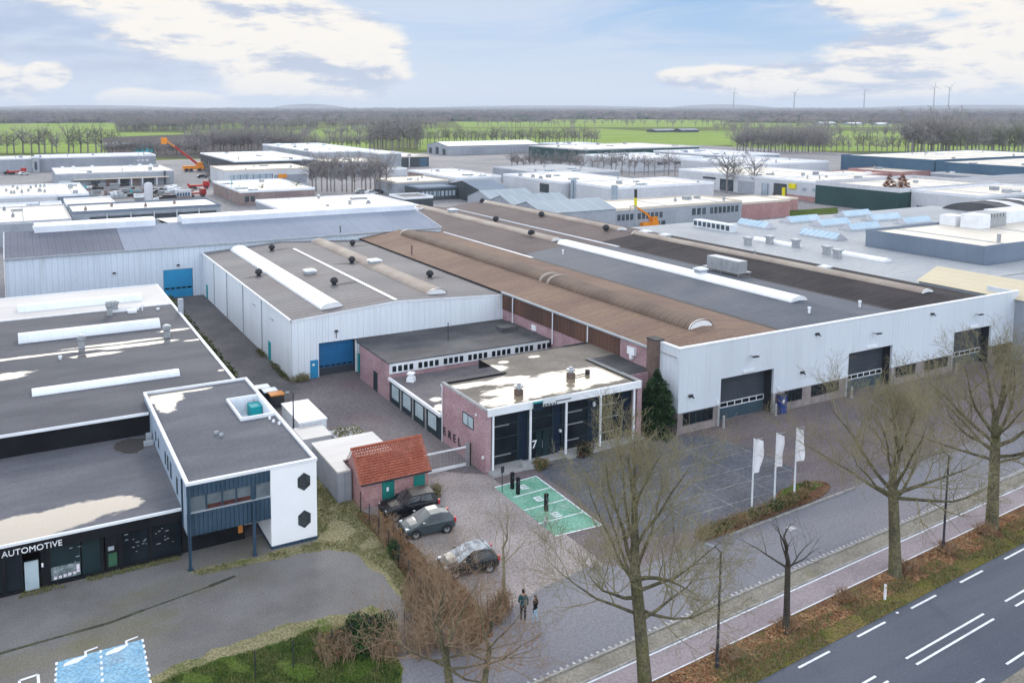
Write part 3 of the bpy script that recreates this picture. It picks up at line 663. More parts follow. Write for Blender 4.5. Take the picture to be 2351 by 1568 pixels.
for i in range(6): mb.box(82.86, 82.9, 76.35+i*.88, 77.1+i*.88, 7.9, 9.0)
ahu = mb.build('air_handler', M_('steel'), H)
mb = MB()
for x in (82.7, 84.7):
    for y in (76.0, 78.9, 81.8): mb.tube([(x, y, 6.95), (x, y, 7.74)], .06, 6)
mb.box(82.5, 84.9, 75.8, 82.0, 7.66, 7.74); sub(mb, 'frame', M_('steel'), ahu, H)

# ================================================================ white warehouse (middle)
N = thing('warehouse', 'white ribbed warehouse with low gable roof and blue roller door beside the alley', 'warehouse', (25.52, 83.07, 0))
nx0, nxr, nx1, ny0, ny1 = 25.52, 37.7, 52.4, 83.07, 128.5
mb = MB(); d0, d1, dz = 28.52, 32.68, 3.72
def nz(x): return 6.56+(x-nx0)/(nxr-nx0)*.82 if x < nxr else 6.66+(nx1-x)/(nx1-nxr)*.72
for (a, b, zl) in ((nx0, d0, 0), (d0, d1, dz), (d1, nxr, 0), (nxr, nx1, 0)):
    mb.face([(a, ny0, zl), (b, ny0, zl), (b, ny0, nz(b)), (a, ny0, nz(a))])
mb.box(nx0, nx0+.2, ny0+.01, ny1, 0, 6.55, 'f')
mb.box(nx1-.9, nx1-.7, ny0+.01, ny1, 0, 6.6, 'f')
mb.build('wall', M_('panel_n'), N)
mb = MB(); slope(mb, nx0-.12, 6.58, nxr, 7.42, ny0-.06, ny1); slope(mb, nxr, 7.42, nx1+.1, 6.70, ny0-.06, ny1); mb.build('roof', M_('roof_n'), N)
mb = MB()
mb.face([(nx0-.14, ny0-.1, 6.6), (nxr, ny0-.1, 7.44), (nxr, ny0-.1, 7.26), (nx0-.14, ny0-.1, 6.42)]); mb.face([(nxr, ny0-.1, 7.44), (nx1, ny0-.1, 6.73), (nx1, ny0-.1, 6.55), (nxr, ny0-.1, 7.26)])
mb.box(nx0-.2, nx0-.02, ny0-.1, ny1, 6.44, 6.66)
mb.build('eaves_trim', M_('trim_white'), N)
mb = MB(); mb.box(nxr-.22, nxr+.22, ny0+.2, 121, 7.38, 7.5); mb.build('ridge_cap', M_('wet_gutter'), N)
mb = MB(); mb.box(51.5, 51.72, ny0+.5, ny1, 6.72, 6.9); mb.build('seam_cap', M_('dark_metal'), N)
skyl(N, 'y', 30.8, 2.7, 84.9, 127, 6.85, .72, 'vault_white', 'cream white barrel skylight')
skyl(N, 'y', 43.9, 2.7, 85.2, 127, 7.05, .7, 'vault_pale', 'brownish barrel skylight')
for x, y in ((28.4, 106.6), (34.7, 122.4), (41.9, 107.4), (34.7, 95.0), (47.9, 95.0), (48, 122.7)): cowl(N, x, y, nz(x)+.02, .5)
hatch(N, 34.3, 103.1, 7.3, .75, .75); hatch(N, 43.8, 103.8, 7.75, .85, .8)
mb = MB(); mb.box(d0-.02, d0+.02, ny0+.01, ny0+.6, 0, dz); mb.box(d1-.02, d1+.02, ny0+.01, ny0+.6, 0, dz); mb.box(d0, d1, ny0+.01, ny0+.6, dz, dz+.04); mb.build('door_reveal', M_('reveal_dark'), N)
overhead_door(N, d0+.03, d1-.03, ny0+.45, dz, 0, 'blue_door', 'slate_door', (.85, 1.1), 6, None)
mb = MB(); mb.box(27.52, 28.4, ny0-.08, ny0, 0, 1.95); dr = mb.build('side_door', M_('blue_bright'), N)
mb = MB(); mb.box(27.75, 28.0, ny0-.1, ny0-.081, 1.35, 1.6); sub(mb, 'notice', M_('letter_white'), dr, N)
mb = MB(); mb.box(d1+.05, d1+.22, ny0-.08, ny0, 0, dz+.05); mb.build('door_frame', M_('trim_white'), N)
mb = MB(); mb.box(30.35, 30.65, ny0-.25, ny0, 4.75, 4.95); mb.tube([(30.5, ny0-.05, 4.05), (30.5, ny0-.05, 4.7)], .04, 5); mb.build('wall_lamp', M_('dark_metal'), N)
for y in (94.7, 103.6, 112.5, 120.5):
    mb = MB(); mb.tube([(nx0-.06, y, 0), (nx0-.06, y, 6.45)], .05, 6); mb.build('downpipe', M_('trim_grey'), N)
for y in (90.3, 98.0): 
    mb = MB(); mb.box(nx0-.16, nx0-.0, y-.5, y+.5, 5.0, 5.1); mb.build('wall_lamp', M_('trim_grey'), N)
for y in (91.6, 125.8):
    mb = MB(); mb.box(nx0-.05, nx0, y-.5, y+.5, 0, 2.1); mb.build('side_door', M_('teal_door'), N)
# ================================================================ long rear hall
B = thing('rear_hall', 'long grey blue gabled hall behind the warehouse with a bright blue roller door', 'factory hall', (-1.65, 128.6, 0))
bx0, bx1, by0, by1, byr = -1.65, 67.0, 128.6, 151.5, 140.0
mb = MB(); d0, d1, dz = 19.6, 23.95, 4.35
mb.box(bx0, d0, by0, by0+.2, 0, 7.85); mb.box(d0, d1, by0, by0+.2, dz, 7.85); mb.box(d1, bx1, by0, by0+.2, 0, 7.85)
for x in (bx0, bx1): mb.face([(x, by0, 0), (x, by1, 0), (x, by1, 7.9), (x, byr, 10), (x, by0, 7.9)])
mb.box(bx0, bx1, by1-.2, by1, 0, 7.8)
mb.build('wall', M_('panel_b'), B)
mb = MB(); mb.face([(bx0-.05, by0-.15, 7.86), (14.2, by0-.15, 7.86), (14.2, byr, 10.02), (bx0-.05, byr, 10.02)]); mb.build('roof', M_('roof_b_dark'), B, label='darker grey left end of the roof')
mb = MB(); mb.face([(14.2, by0-.15, 7.86), (bx1+.1, by0-.15, 7.86), (bx1+.1, byr, 10.02), (14.2, byr, 10.02)])
mb.face([(bx0-.05, byr, 10.02), (bx1+.1, byr, 10.02), (bx1+.1, by1+.15, 7.86), (bx0-.05, by1+.15, 7.86)]); mb.build('roof', M_('roof_b'), B)
mb = MB(); mb.box(bx0-.08, bx1+.12, by0-.32, by0-.16, 7.7, 7.9); mb.build('gutter', M_('trim_grey'), B)
mb = MB(); mb.box(bx0-.16, bx0-.06, by0-.2, by0, 0, 7.9); mb.face([(bx0-.16, by0-.2, 7.95), (bx0-.16, byr, 10.1), (bx0-.06, byr, 10.1), (bx0-.06, by0-.2, 7.95)]); mb.face([(bx1+.12, by0-.2, 7.95), (bx1+.12, byr, 10.1), (bx1+.0, byr, 10.1), (bx1+.0, by0-.2, 7.95)]); mb.build('verge_trim', M_('trim_white'), B)
for a, b in ((2.4, 20.2), (24.4, 66.9)):
    mb = MB(); arc = [(138.9, 9.8), (138.85, 10.75), (139.6, 11.0), (141.9, 11.0), (143.4, 10.3), (143.6, 9.35)]
    for p, q in zip(arc, arc[1:]): mb.face([(a, p[0], p[1]), (b, p[0], p[1]), (b, q[0], q[1]), (a, q[0], q[1])])
    for x in (a, b): mb.face([(x, p[0], p[1]) for p in arc])
    mb.build('ridge_skylight', M_('vault_whitex'), B)
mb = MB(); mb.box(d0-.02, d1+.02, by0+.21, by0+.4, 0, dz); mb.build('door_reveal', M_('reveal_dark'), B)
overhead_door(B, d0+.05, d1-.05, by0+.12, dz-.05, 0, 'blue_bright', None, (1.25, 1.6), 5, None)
for x, y, z in ((12.6, 128.4, 4.5), (21.8, 128.4, 4.9)):
    mb = MB(); mb.box(x-.2, x+.2, y-.2, y+.1, z, z+.2); mb.build('wall_lamp', M_('dark_metal'), B)
mb = MB(); mb.tube([(48.5, 129.5, 7.9), (48.5, 129.5, 9.2)], .08, 6); mb.build('vent_pipe', M_('dark_metal'), B)

# ================================================================ office block with low wing
O = thing('office_building', 'two-storey brick office with dark glazed front, white fascia and a low wing with blinds', 'office', (32.45, 54.48, 0))
ox0, ox1, oy0, oy1 = 32.45, 48.2, 54.48, 61.95
for q in ((ox0, ox0+.45, oy0, oy1, 0, 5.1), (ox1-.5, ox1, oy0, oy1, 0, 5.1), (ox0+.45, 38.6, oy1-.3, oy1, 2.3, 5.1)): MB().box(*q).build('brick_wall', M_('brick_pink'), O)
for q in ((ox1, 51.55, 56.9, 57.2, 0, 4.9), (48.0, 48.25, 62, 66.4, 2, 4.9)): MB().box(*q).build('rear_wall', M_('brick_pink'), O)
mb = MB(); mb.face([(ox0+.1, oy0+.1, 5.1), (ox1-.1, oy0+.1, 5.1), (ox1-.1, 57.1, 5.1), (ox1-.1, oy1, 5.1), (38.8, oy1, 5.1), (ox0+.1, oy1, 5.1)])
mb.face([(38.8, oy1, 5.1), (ox1-.1, oy1, 5.1), (51.6, 62.2, 5.1), (51.6, 66.4, 5.1), (38.8, 66.4, 5.1)])
mb.build('roof', M_('roof_office'), O)
mb = MB(); mb.face([(ox1-.1, 57.0, 4.92), (51.6, 57.0, 4.92), (51.6, 62.2, 5.08), (ox1-.1, oy1, 5.08)]); mb.face([(ox1-.1, 57, 4.92), (ox1-.1, oy1, 5.09), (ox1-.1, oy1, 5.3), (ox1-.1, 57, 5.3)])
mb.build('side_roof', M_('roof_annex'), O)
for q in ((ox0-.04, ox0+.24, oy0, oy1+.05, 5.1, 5.27), (ox1-.24, ox1+.05, oy0, oy1, 5.1, 5.26)): MB().box(*q).build('coping', M_('concrete'), O)
mb = MB(); mb.box(ox0+.24, 38.9, oy1-.12, oy1+.1, 5.1, 5.24); mb.box(48.4, 51.5, 66.3, 66.5, 5.05, 5.2); mb.box(38.7, 48.4, 66.35, 66.5, 4.3, 5.14); mb.build('roof_edge', M_('dark_metal'), O)
mb = MB(); mb.box(ox0+.1, ox1-.15, oy0-.1, oy0+.12, 4.68, 5.28); mb.build('fascia', M_('trim_white'), O)
for x in (33.09, 36.63, 40.17, 43.73, 47.35):
    mb = MB(); mb.box(x-.075, x+.075, oy0-.06, oy0+.09, .12, 4.67); mb.build('column', M_('trim_white'), O)
gy = oy0+.75
mb = MB(); mb.box(ox0+.45, ox1-.5, gy, gy+.1, 0, 5.0); mb.build('front_glazing', M_('glass_dark'), O)
mb = MB()
for x in (32.95, 35.9, 36.8, 39.3, 40.3, 43.0, 43.9, 46.6, 47.55): mb.box(x-.05, x+.05, gy-.06, gy, .1, 4.95)
for z in (1.05, 2.4, 3.5): mb.box(ox0+.5, ox1-.55, gy-.045, gy, z-.035, z+.035)
mb.build('glazing_frame', M_('frame_dark'), O)
mb = MB()
for (a, b, z) in ((33.4, 35.0, 3.42), (40.7, 42.3, 3.4), (44.3, 45.8, 3.45), (33.4, 35.2, .95), (40.7, 42, .98), (44.3, 45.7, 1.0), (40.8, 42.4, 2.35), (44.2, 46.2, 2.3)): mb.box(a, b, gy-.09, gy-.062, z-.03, z+.05)
mb.build('window_sill', M_('steel'), O)
for x in (35.95, 39.3, 43.1, 46.65):
    mb = MB(); mb.box(x, x+.75, gy-.03, gy-.004, .1, 4.9); mb.build('blue_panel', M_('sign_blue'), O)
mb = MB(); mb.box(37.6, 38.2, gy-.07, gy-.046, .12, 2.3); mb.box(38.3, 38.9, gy-.07, gy-.046, .12, 2.3); d = mb.build('entrance_door', M_('glass_teal'), O)
mb = MB(); mb.tube([(38.22, gy-.14, .9), (38.22, gy-.14, 1.5)], .02, 6); sub(mb, 'handle', M_('steel'), d, O)
mb = MB(); mb.box(39.9, 40.05, gy-.3, gy-.1, 1.95, 2.15); mb.build('entrance_lamp', M_('trim_white'), O)
mb = MB(); mb.box(43.45, 43.6, gy-.2, gy-.03, 3.55, 3.9); mb.build('wall_notice', M_('trim_white'), O)
text('house_number', '7', .95, (36.72, oy0-.1, 1.35), (pi/2, 0, 0), M_('letter_white'), O, .02)
# roof sign over the entrance
mb = MB(); mb.mi(0).box(36.75, 37.6, oy0-.3, oy0-.2, 4.55, 5.15); mb.mi(1).box(36.75, 37.6, oy0-.31, oy0-.19, 5.15, 5.28)
sg = mb.build('company_sign', [M_('sign_blue'), M_('sign_teal')], O)
mb = MB(); mb.box(37.66, 40.5, oy0-.24, oy0-.18, 4.95, 5.4); sub(mb, 'backing', M_('frame_white'), sg, O)
mb = MB(); mb.box(38.9, 40.45, oy0-.26, oy0-.241, 4.99, 5.07); sub(mb, 'rule', M_('letter_dark'), sg, O)
t_ = text('lettering', 'STAAL', .5, (37.72, oy0-.27, 4.6), (pi/2, 0, 0), M_('letter_dark'), O, .02); t_.parent = sg
# side wall
window(O, 56.45, 58.25, ox0, 2.9, 3.95, 2, 'frame_dark', 'blind', 'l')
for k, ch in enumerate('EREL'): text('wall_letter', ch, .98, (ox0-.03, 61.72-k*.9, .72), (pi/2, 0, -pi/2), M_('letter_dark'), O, .02)
mb = MB(); mb.box(ox0-.12, ox0, 54.75, 54.95, 1.15, 1.35); mb.build('wall_lamp', M_('letter_white'), O)
mb = MB(); mb.box(ox0-.1, ox0, 55.9, 56.1, 4.3, 4.45); mb.build('wall_lamp', M_('letter_white'), O)
mb = MB(); mb.tube([(ox0-.06, oy1-.1, 0), (ox0-.06, oy1-.1, 4.9), (ox0-.06, oy1+.15, 5.0)], .05, 6); mb.build('downpipe', M_('trim_white'), O)
mb = MB(); mb.prism([(32.6, 53.6), (36.3, 53.75), (36.3, gy), (32.6, gy)], 0, .22); mb.prism([(39.9, 53.8), (48.5, 54.35), (48.2, gy), (39.9, gy)], 0, .22); mb.box(36.3, 39.9, 54.3, gy, 0, .1); mb.build('front_platform', M_('concrete'), O)
def roof_fan(par, x, y, z):
    mb = MB(); mb.mi(1).box(x-.28, x+.28, y-.28, y+.28, z, z+.45); mb.mi(0).lathe([(.2, z+.45), (.2, z+.6), (.4, z+.66), (.38, z+.8), (.18, z+.86), (.16, z+1.0), (0, z+1.02)], (x, y, 0), 12)
    return mb.build('roof_fan', [M_('steel'), M_('brick_brown')], par)
roof_fan(O, 36.9, 56.7, 5.1); roof_fan(O, 43.4, 58.3, 5.1)
mb = MB(); mb.tube([(43.9, 58.3, 5.2), (45.2, 58.45, 5.2)], .05, 5); mb.box(45.2, 45.5, 58.3, 58.6, 5.1, 5.5); mb.build('roof_duct', M_('dark_metal'), O)
# low wing
wx0, wy0, wy1 = 32.25, 62.0, 73.2
mb = MB(); mb.box(wx0+.15, 47, wy0, wy1-.3, 2.12, 2.3, 'b'); mb.build('wing_roof', M_('roof_wing'), O)
mb = MB(); mb.face([(35.25, 62.1, 2.306), (38.75, 62.1, 2.306), (38.75, 66.2, 2.306), (35.25, 64.9, 2.306)]); mb.build('wing_roof', M_('roof_annex'), O)
mb = MB(); mb.box(35.2, 35.32, 62.1, 65, 2.3, 2.36); mb.build('roof_edge', M_('trim_white'), O)
mb = MB(); mb.box(wx0-.08, wx0+.16, wy0-.1, wy1-.2, 2.15, 2.42); mb.build('wing_fascia', M_('trim_white'), O)
mb = MB(); mb.box(wx0+.1, wx0+.3, wy0, wy1-.3, 0, 2.14); mb.build('wing_wall', M_('frame_dark'), O)
ys = [62.25, 64.85, 67.5, 70.2, 72.8]
for a, b in zip(ys, ys[1:]):
    window(O, a+.45, b-.3, wx0+.1, .5, 2.0, 1, 'frame_dark', 'blind', 'l', .07, .07)
for y in (64.85, 67.55, 70.2):
    mb = MB(); mb.box(wx0-.02, wx0+.09, y-.07, y+.07, 0, 2.14); mb.build('wing_post', M_('concrete'), O)
mb = MB(); mb.lathe([(.55, 2.3), (.45, 2.75), (.3, 2.8), (.3, 3.0), (.48, 3.02), (.45, 3.15), (0, 3.2)], (33.9, 71.3, 0), 4); mb.build('roof_vent', M_('trim_white'), O)
# ---- old brick annex behind
A = thing('brick_annex', 'flat roofed brick annex with a row of clerestory windows between the warehouse and the office', 'annex', (32.3, 73.0, 0))
mb = MB(); mb.box(32.3, 32.65, 73.05, 80.6, 0, 3.75); mb.box(32.3, 51.5, 72.95, 73.05, 0, 2.75); mb.build('brick_wall', M_('brick_pink'), A)
mb = MB(); mb.box(32.25, 51.5, 72.95, 81.5, 3.72, 3.86); mb.box(32.7, 51.5, 81.5, 83, 3.6, 3.74); mb.build('roof', M_('roof_annex'), A)
mb = MB(); mb.box(32.3, 51.3, 72.86, 72.95, 2.76, 3.74); mb.build('clerestory_wall', M_('frame_white'), A)
x = 32.6; k = 0
while x < 51.0:
    if k % 5 != 4:
        mb = MB(); mb.box(x, x+.42, 72.84, 72.86, 2.92, 3.5); mb.build('clerestory_window', M_('glass_dark'), A); x += .62
    else: x += .38
    k += 1
mb = MB(); mb.box(32.25, 32.3, 75.9, 76.9, 0, 2.0); mb.build('door', M_('frame_dark'), A)
mb = MB(); mb.box(32.95, 33.85, 82.6, 82.98, 0, 2.1); d = mb.build('yard_door', M_('teal_door'), A)
mb = MB(); mb.box(32.95, 33.85, 82.6, 82.98, 2.12, 3.3); mb.build('door_panel', M_('frame_white'), A)
mb = MB(); mb.tube([(41.3, 77.5, 3.8), (41.3, 77.5, 5.8)], .05, 6); mb.box(41.0, 41.6, 77.45, 77.55, 5.0, 5.06); mb.build('antenna', M_('dark_metal'), A)
mb = MB(); mb.box(48.2, 50.2, 77.6, 79.0, 3.86, 4.3); mb.build('roof_box', M_('roof_annex'), A)

# ================================================================ left showroom complex
S = thing('showroom', 'low black fronted car showroom with flat grey roofs and large shop windows', 'showroom', (-1, 53, 0))
mb = MB(); mb.box(-40, 16.6, 66.62, 103.0, 4.86, 5.0, 'b'); mb.build('upper_roof', M_('bitumen'), S)
mb = MB(); mb.box(-40, 16.7, 103.0, 114.9, 4.9, 5.06, 'b'); mb.build('upper_roof', M_('bitumen_pale'), S, label='pale rear strip of the upper roof')
mb = MB(); mb.box(-40, 16.5, 66.7, 66.9, 3.0, 4.85); mb.box(16.3, 16.5, 69.6, 114.8, 0, 4.85); mb.box(-40, 16.5, 114.6, 114.8, 0, 4.85); mb.build('upper_wall', M_('black_clad'), S)
mb = MB(); mb.box(16.5, 16.78, 69.6, 114.9, 4.9, 5.1); mb.box(-40, 8.7, 66.5, 66.62, 4.82, 5.03); mb.box(-40, 16.8, 114.9, 115.1, 4.9, 5.15); mb.box(-40, 16.5, 102.9, 103.0, 5.0, 5.1); mb.build('roof_edge', M_('trim_white'), S)
mb = MB(); mb.box(16.9, 17.1, 70, 114, .05, .9); mb.build('retaining_wall', M_('concrete'), S)
for a, b, y, wd, h in ((-.3, 13.6, 107.4, 2.3, .8), (-.35, 13.6, 93.3, 2.0, .85), (.55, 12.55, 75.3, 1.4, .45)):
    skyl(S, 'x', y, wd, a, b, 5.0, h, 'vault_whitex', None, False)
for (x, y, h, r) in ((9.2, 100.6, 1.7, .42), (10.0, 102.9, 1.2, .5), (5.3, 87.9, 1.35, .42), (13.6, 88.1, 1.35, .42)):
    mb = MB(); mb.box(x-r*.7, x+r*.7, y-r*.7, y+r*.7, 5, 5+h*.55); mb.lathe([(r*.75, 5+h*.55), (r*1.05, 5+h*.62), (r*1.05, 5+h*.9), (r*.6, 5+h), (0, 5+h)], (x, y, 0), 10); mb.build('roof_vent', M_('steel'), S)
mb = MB(); mb.box(16.55, 17.1, 98, 98.6, 4.4, 6.6); mb.build('flue', M_('trim_grey'), S)
pipe(S, 3.2, 84.8, 5, .2, .12); pipe(S, 12.9, 101.2, 5, .6, .07); pipe(S, 14.6, 100.6, 5, .12, .14)
mb = MB(); mb.box(9.6, 12.6, 101.6, 101.9, 5, 5.25); mb.box(11.2, 12.2, 100.5, 101.2, 5, 5.3); mb.build('roof_duct', M_('trim_white'), S)
# showroom front
mb = MB(); mb.box(-40, 8.78, 53.05, 66.7, 3.06, 3.2, 'b'); mb.build('lower_roof', M_('bitumen_low'), S)
mb = MB(); mb.box(-40, 8.78, 52.9, 53.05, 3.08, 3.24); mb.build('roof_edge', M_('trim_white'), S)
mb = MB(); mb.box(-40, 8.78, 52.95, 53.2, 2.42, 3.05); mb.box(-40, 8.7, 53.02, 53.2, 0, .2)
for x in (-1.55, .62, 3.9, 4.95, 6.8): mb.box(x-.09, x+.09, 53.0, 53.2, .2, 2.42)
mb.box(.45, .95, 53.02, 53.2, .2, 2.42); mb.box(4.1, 5.0, 53.1, 53.2, .2, 2.42)
mb.build('front_frame', M_('black_clad'), S)
for a, b in ((-20, -1.64), (-1.46, -.55), (.95, 2.66), (2.74, 3.81), (5.05, 6.71), (6.89, 8.7)):
    mb = MB(); mb.box(a, b, 53.12, 53.17, .2, 2.42); mb.build('shop_window', M_('glass_teal') if a > .9 and a < 3 else M_('glass_dark'), S)
mb = MB(); mb.box(-.46, .3, 52.96, 53.1, .08, 1.85); mb.build('door', M_('blind'), S, label='pale closed door')
mb = MB(); mb.box(.47, .57, 52.98, 53.02, 1.35, 1.6); mb.build('wall_notice', M_('letter_white'), S)
text('lettering', 'S AUTOMOTIVE', .52, (-2.02, 52.93, 2.5), (pi/2, 0, 0), M_('letter_white'), S, .02)
mb = MB()                                                    # sales stickers, and a car's reflection painted as a mottled grey panel
mb.box(.98, 2.62, 53.08, 53.1, .30, 1.12); mb.build('car_reflection', [mat('reflection_grey', (.10, .135, .14), (.25, .29, .30), sc=3, fine=.4, fsc=9)], S)
mb = MB()
for k in range(5): mb.box(1.12+k*.27, 1.3+k*.27, 53.06, 53.079, .34+.02*k, .50+.02*k)
mb.box(2.4, 2.58, 53.06, 53.079, .5, 1.0); mb.build('window_sticker', [mat('sticker', (.62, .50, .58), (.75, .72, .76), sc=6)], S)
rg = random.Random(8)
for k in range(26):
    x = rg.choice([rg.uniform(5.2, 6.6), rg.uniform(7.0, 8.4), rg.uniform(2.0, 2.6)]); z = rg.uniform(.9, 2.2); MB().box(x, x+rg.uniform(.06, .28), 53.09, 53.11, z, z+.035).build('window_sticker', M_('trim_grey'), S)
mb = MB(); mb.box(4.25, 4.75, 53.05, 53.09, .35, 1.2); mb.build('door_poster', [mat('poster_green', (.035, .10, .06), (.05, .13, .07), sc=3)], S)
mb = MB(); mb.box(4.25, 4.6, 53.05, 53.09, 1.4, 1.65); mb.build('door_notice', M_('trim_grey'), S)
mb = MB(); mb.box(8.3, 8.7, 65.2, 65.6, 3.2, 3.75); mb.box(8.0, 8.7, 64.3, 64.7, 3.2, 3.5); mb.build('roof_unit', M_('trim_grey'), S)
# two storey corner building
K = thing('corner_office', 'two-storey block on posts with navy bands and two hexagon windows in white wall', 'office', (8.78, 51.1, 0))
kx0, kx1, ky0, ky1, kz = 8.78, 17.27, 51.1, 69.5, 5.6
hx0, hx1, hy0, hy1 = 14.6, 16.95, 60.4, 64.8
mb = MB()
for (a, b, c, d) in ((kx0, hx0, ky0, ky1), (hx1, kx1, ky0, ky1), (hx0, hx1, ky0, hy0), (hx0, hx1, hy1, ky1)): mb.face([(a, c, kz-.12), (b, c, kz-.12), (b, d, kz-.12), (a, d, kz-.12)])
mb.build('roof', M_('bitumen_top'), K)
mb = MB(); mb.box(kx0-.05, kx1+.05, ky0-.06, ky0+.16, kz-.12, kz+.06); mb.box(kx0-.05, kx0+.17, ky0+.16, ky1, kz-.12, kz+.06); mb.box(kx1-.17, kx1+.05, ky0+.16, ky1, kz-.12, kz+.06); mb.box(kx0-.05, kx1+.05, ky1, ky1+.2, kz-.12, kz+.06); mb.build('coping', M_('trim_white'), K)
mb = MB()
for (a, b, c, d) in ((hx0-.15, hx0, hy0-.15, hy1+.15), (hx1, hx1+.15, hy0-.15, hy1+.15), (hx0, hx1, hy0-.15, hy0), (hx0, hx1, hy1, hy1+.15)): mb.box(a, b, c, d, kz-.12, kz+.12)
lw = mb.build('light_well', M_('trim_white'), K)
mb = MB(); mb.face([(hx0, hy0, 4.3), (hx1, hy0, 4.3), (hx1, hy1, 4.3), (hx0, hy1, 4.3)])
for (p, q) in (((hx0, hy0), (hx0, hy1)), ((hx1, hy0), (hx1, hy1)), ((hx0, hy0), (hx1, hy0)), ((hx0, hy1), (hx1, hy1))): mb.face([(*p, 4.3), (*q, 4.3), (*q, kz-.12), (*p, kz-.12)])
for i in range(9): mb.box(hx0+.12+i*.24, hx0+.16+i*.24, hy1-.06, hy1-.01, 4.31, kz-.2)
sub(mb, 'well_wall', M_('panel_n'), lw, K)
mb = MB(); mb.box(16.0, 16.9, hy1-1.6, hy1-.4, 4.31, 5.3); sub(mb, 'well_unit', M_('teal_door'), lw, K)
mb = MB(); mb.box(14.12, kx1, ky0, ky0+.25, .22, kz-.125); mb.box(kx1-.25, kx1, ky0+.25, ky1, .22, kz-.125); mb.box(14.12, 14.35, ky0+.25, 54.8, .22, 2.2); mb.box(12.9, 14.1, 54.6, 54.8, .25, 2.15); mb.build('white_wall', M_('white_render'), K)
mb = MB(); mb.box(14.1, kx1+.02, ky0-.02, ky0+.24, 0, .215); mb.box(kx1-.24, kx1+.02, ky0+.24, ky1, 0, .215); mb.box(14.1, 14.33, ky0+.24, 54.8, 0, .215); mb.build('plinth', M_('navy_clad'), K)
for zc in (4.2, 1.6):
    hexp = [(16.38+.5*sin(i*pi/3), zc+.62*cos(i*pi/3)) for i in range(6)]
    mb = MB(); k0 = [(x, ky0-.03, z) for x, z in hexp]; k1 = [(x, ky0-.001, z) for x, z in hexp]
    mb.face(k0)
    for i in range(6): j = (i+1) % 6; mb.face([k0[i], k0[j], k1[j], k1[i]])
    mb.build('hexagon_window', [mat('hexglass', (.03, .036, .04), (.06, .07, .075), sc=6, rough=.3) if 'hexglass' not in MATS else M_('hexglass')], K)
mb = MB(); mb.box(kx0, 14.11, ky0, ky0+.2, 4.7, kz-.125); mb.box(kx0, 14.11, ky0, ky0+.2, 2.15, 3.62); mb.build('navy_band', M_('navy_clad'), K)
mb = MB(); mb.box(kx0+.0, 14.11, ky0-.03, ky0+.15, 3.625, 3.68); mb.build('band_sill', M_('trim_grey'), K)
mb = MB(); mb.box(kx0+.02, 14.11, ky0+.14, ky0+.19, 3.68, 4.7); mb.build('ribbon_window', [mat('rib_glass', (.10, .125, .145), (.15, .18, .20), sc=.8, rough=.25, spec=.5)], K)
mb = MB()
for x in (8.95, 10.0, 11.0, 11.9, 12.9, 13.1): mb.box(x-.045, x+.045, ky0+.08, ky0+.14, 3.68, 4.7)
mb.box(12.86, 13.14, ky0+.02, ky0+.08, 3.68, 4.7)
mb.build('window_frame', M_('navy_clad'), K)
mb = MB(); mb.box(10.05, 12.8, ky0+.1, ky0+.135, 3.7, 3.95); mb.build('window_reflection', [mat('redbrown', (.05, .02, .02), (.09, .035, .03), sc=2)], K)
mb = MB(); mb.box(kx0, kx0+.2, ky0+.2, ky1, 2.15, kz-.125); mb.build('flank_cladding', M_('bluegrey_clad'), K)
for (y0_, y1_, z0_, z1_) in ((67.4, 67.95, 3.7, 4.6), (63.4, 63.85, 3.8, 4.5), (62.1, 62.5, 3.7, 4.45), (59, 59.4, 3.7, 4.6), (57.9, 58.4, 3.7, 4.7), (56.7, 57.2, 3.6, 4.7), (54.3, 54.8, 3.5, 4.6)): window(K, y0_, y1_, kx0, z0_, z1_, 1, 'frame_dark', 'glass_dark', 'l', .05, .03)
mb = MB(); mb.tube([(kx0-.05, 52.5, 2.2), (kx0-.05, 52.5, 5.4)], .06, 6); mb.build('downpipe', M_('navy_clad'), K)
mb = MB(); mb.face([(kx0, ky0, 2.15), (14.1, ky0, 2.15), (14.1, 54.6, 2.15), (kx0, 54.6, 2.15)]); mb.box(kx0, 12.9, 53.3, 53.5, 0, 2.14); mb.build('entrance_recess', M_('black_clad'), K)
mb = MB(); mb.box(12.45, 12.75, 53.24, 53.3, .5, 1.5); mb.build('orange_panel', M_('orange_panel'), K)
mb = MB(); mb.box(13.05, 13.12, 54.56, 54.6, .7, 1.9); mb.box(13.12, 13.45, 54.56, 54.6, 1.75, 1.9); mb.box(13.3, 13.4, 54.56, 54.6, .7, 1.5); mb.build('wall_pictogram', M_('letter_dark'), K)
for x, y in ((8.87, 51.0), (12.95, 50.95)):
    mb = MB(); mb.box(x-.09, x+.09, y-.09, y+.09, 0, 3.6 if x > 10 else 5.4); mb.box(x-.16, x+.16, y-.16, y+.16, 0, .05); mb.build('post', M_('navy_clad'), K)
for c in (G(497, 996, 5.5), G(508, 1001, 5.5)): pipe(K, c.x, c.y, 5.45, .12, .1, 'trim_grey')
for c in (G(930, 0),): pass
for (x, y) in ((16.6, 58.9), (16.5, 59.6), (16.85, 58.3)): pipe(K, x, y, 5.45, .1, .07, 'trim_white')
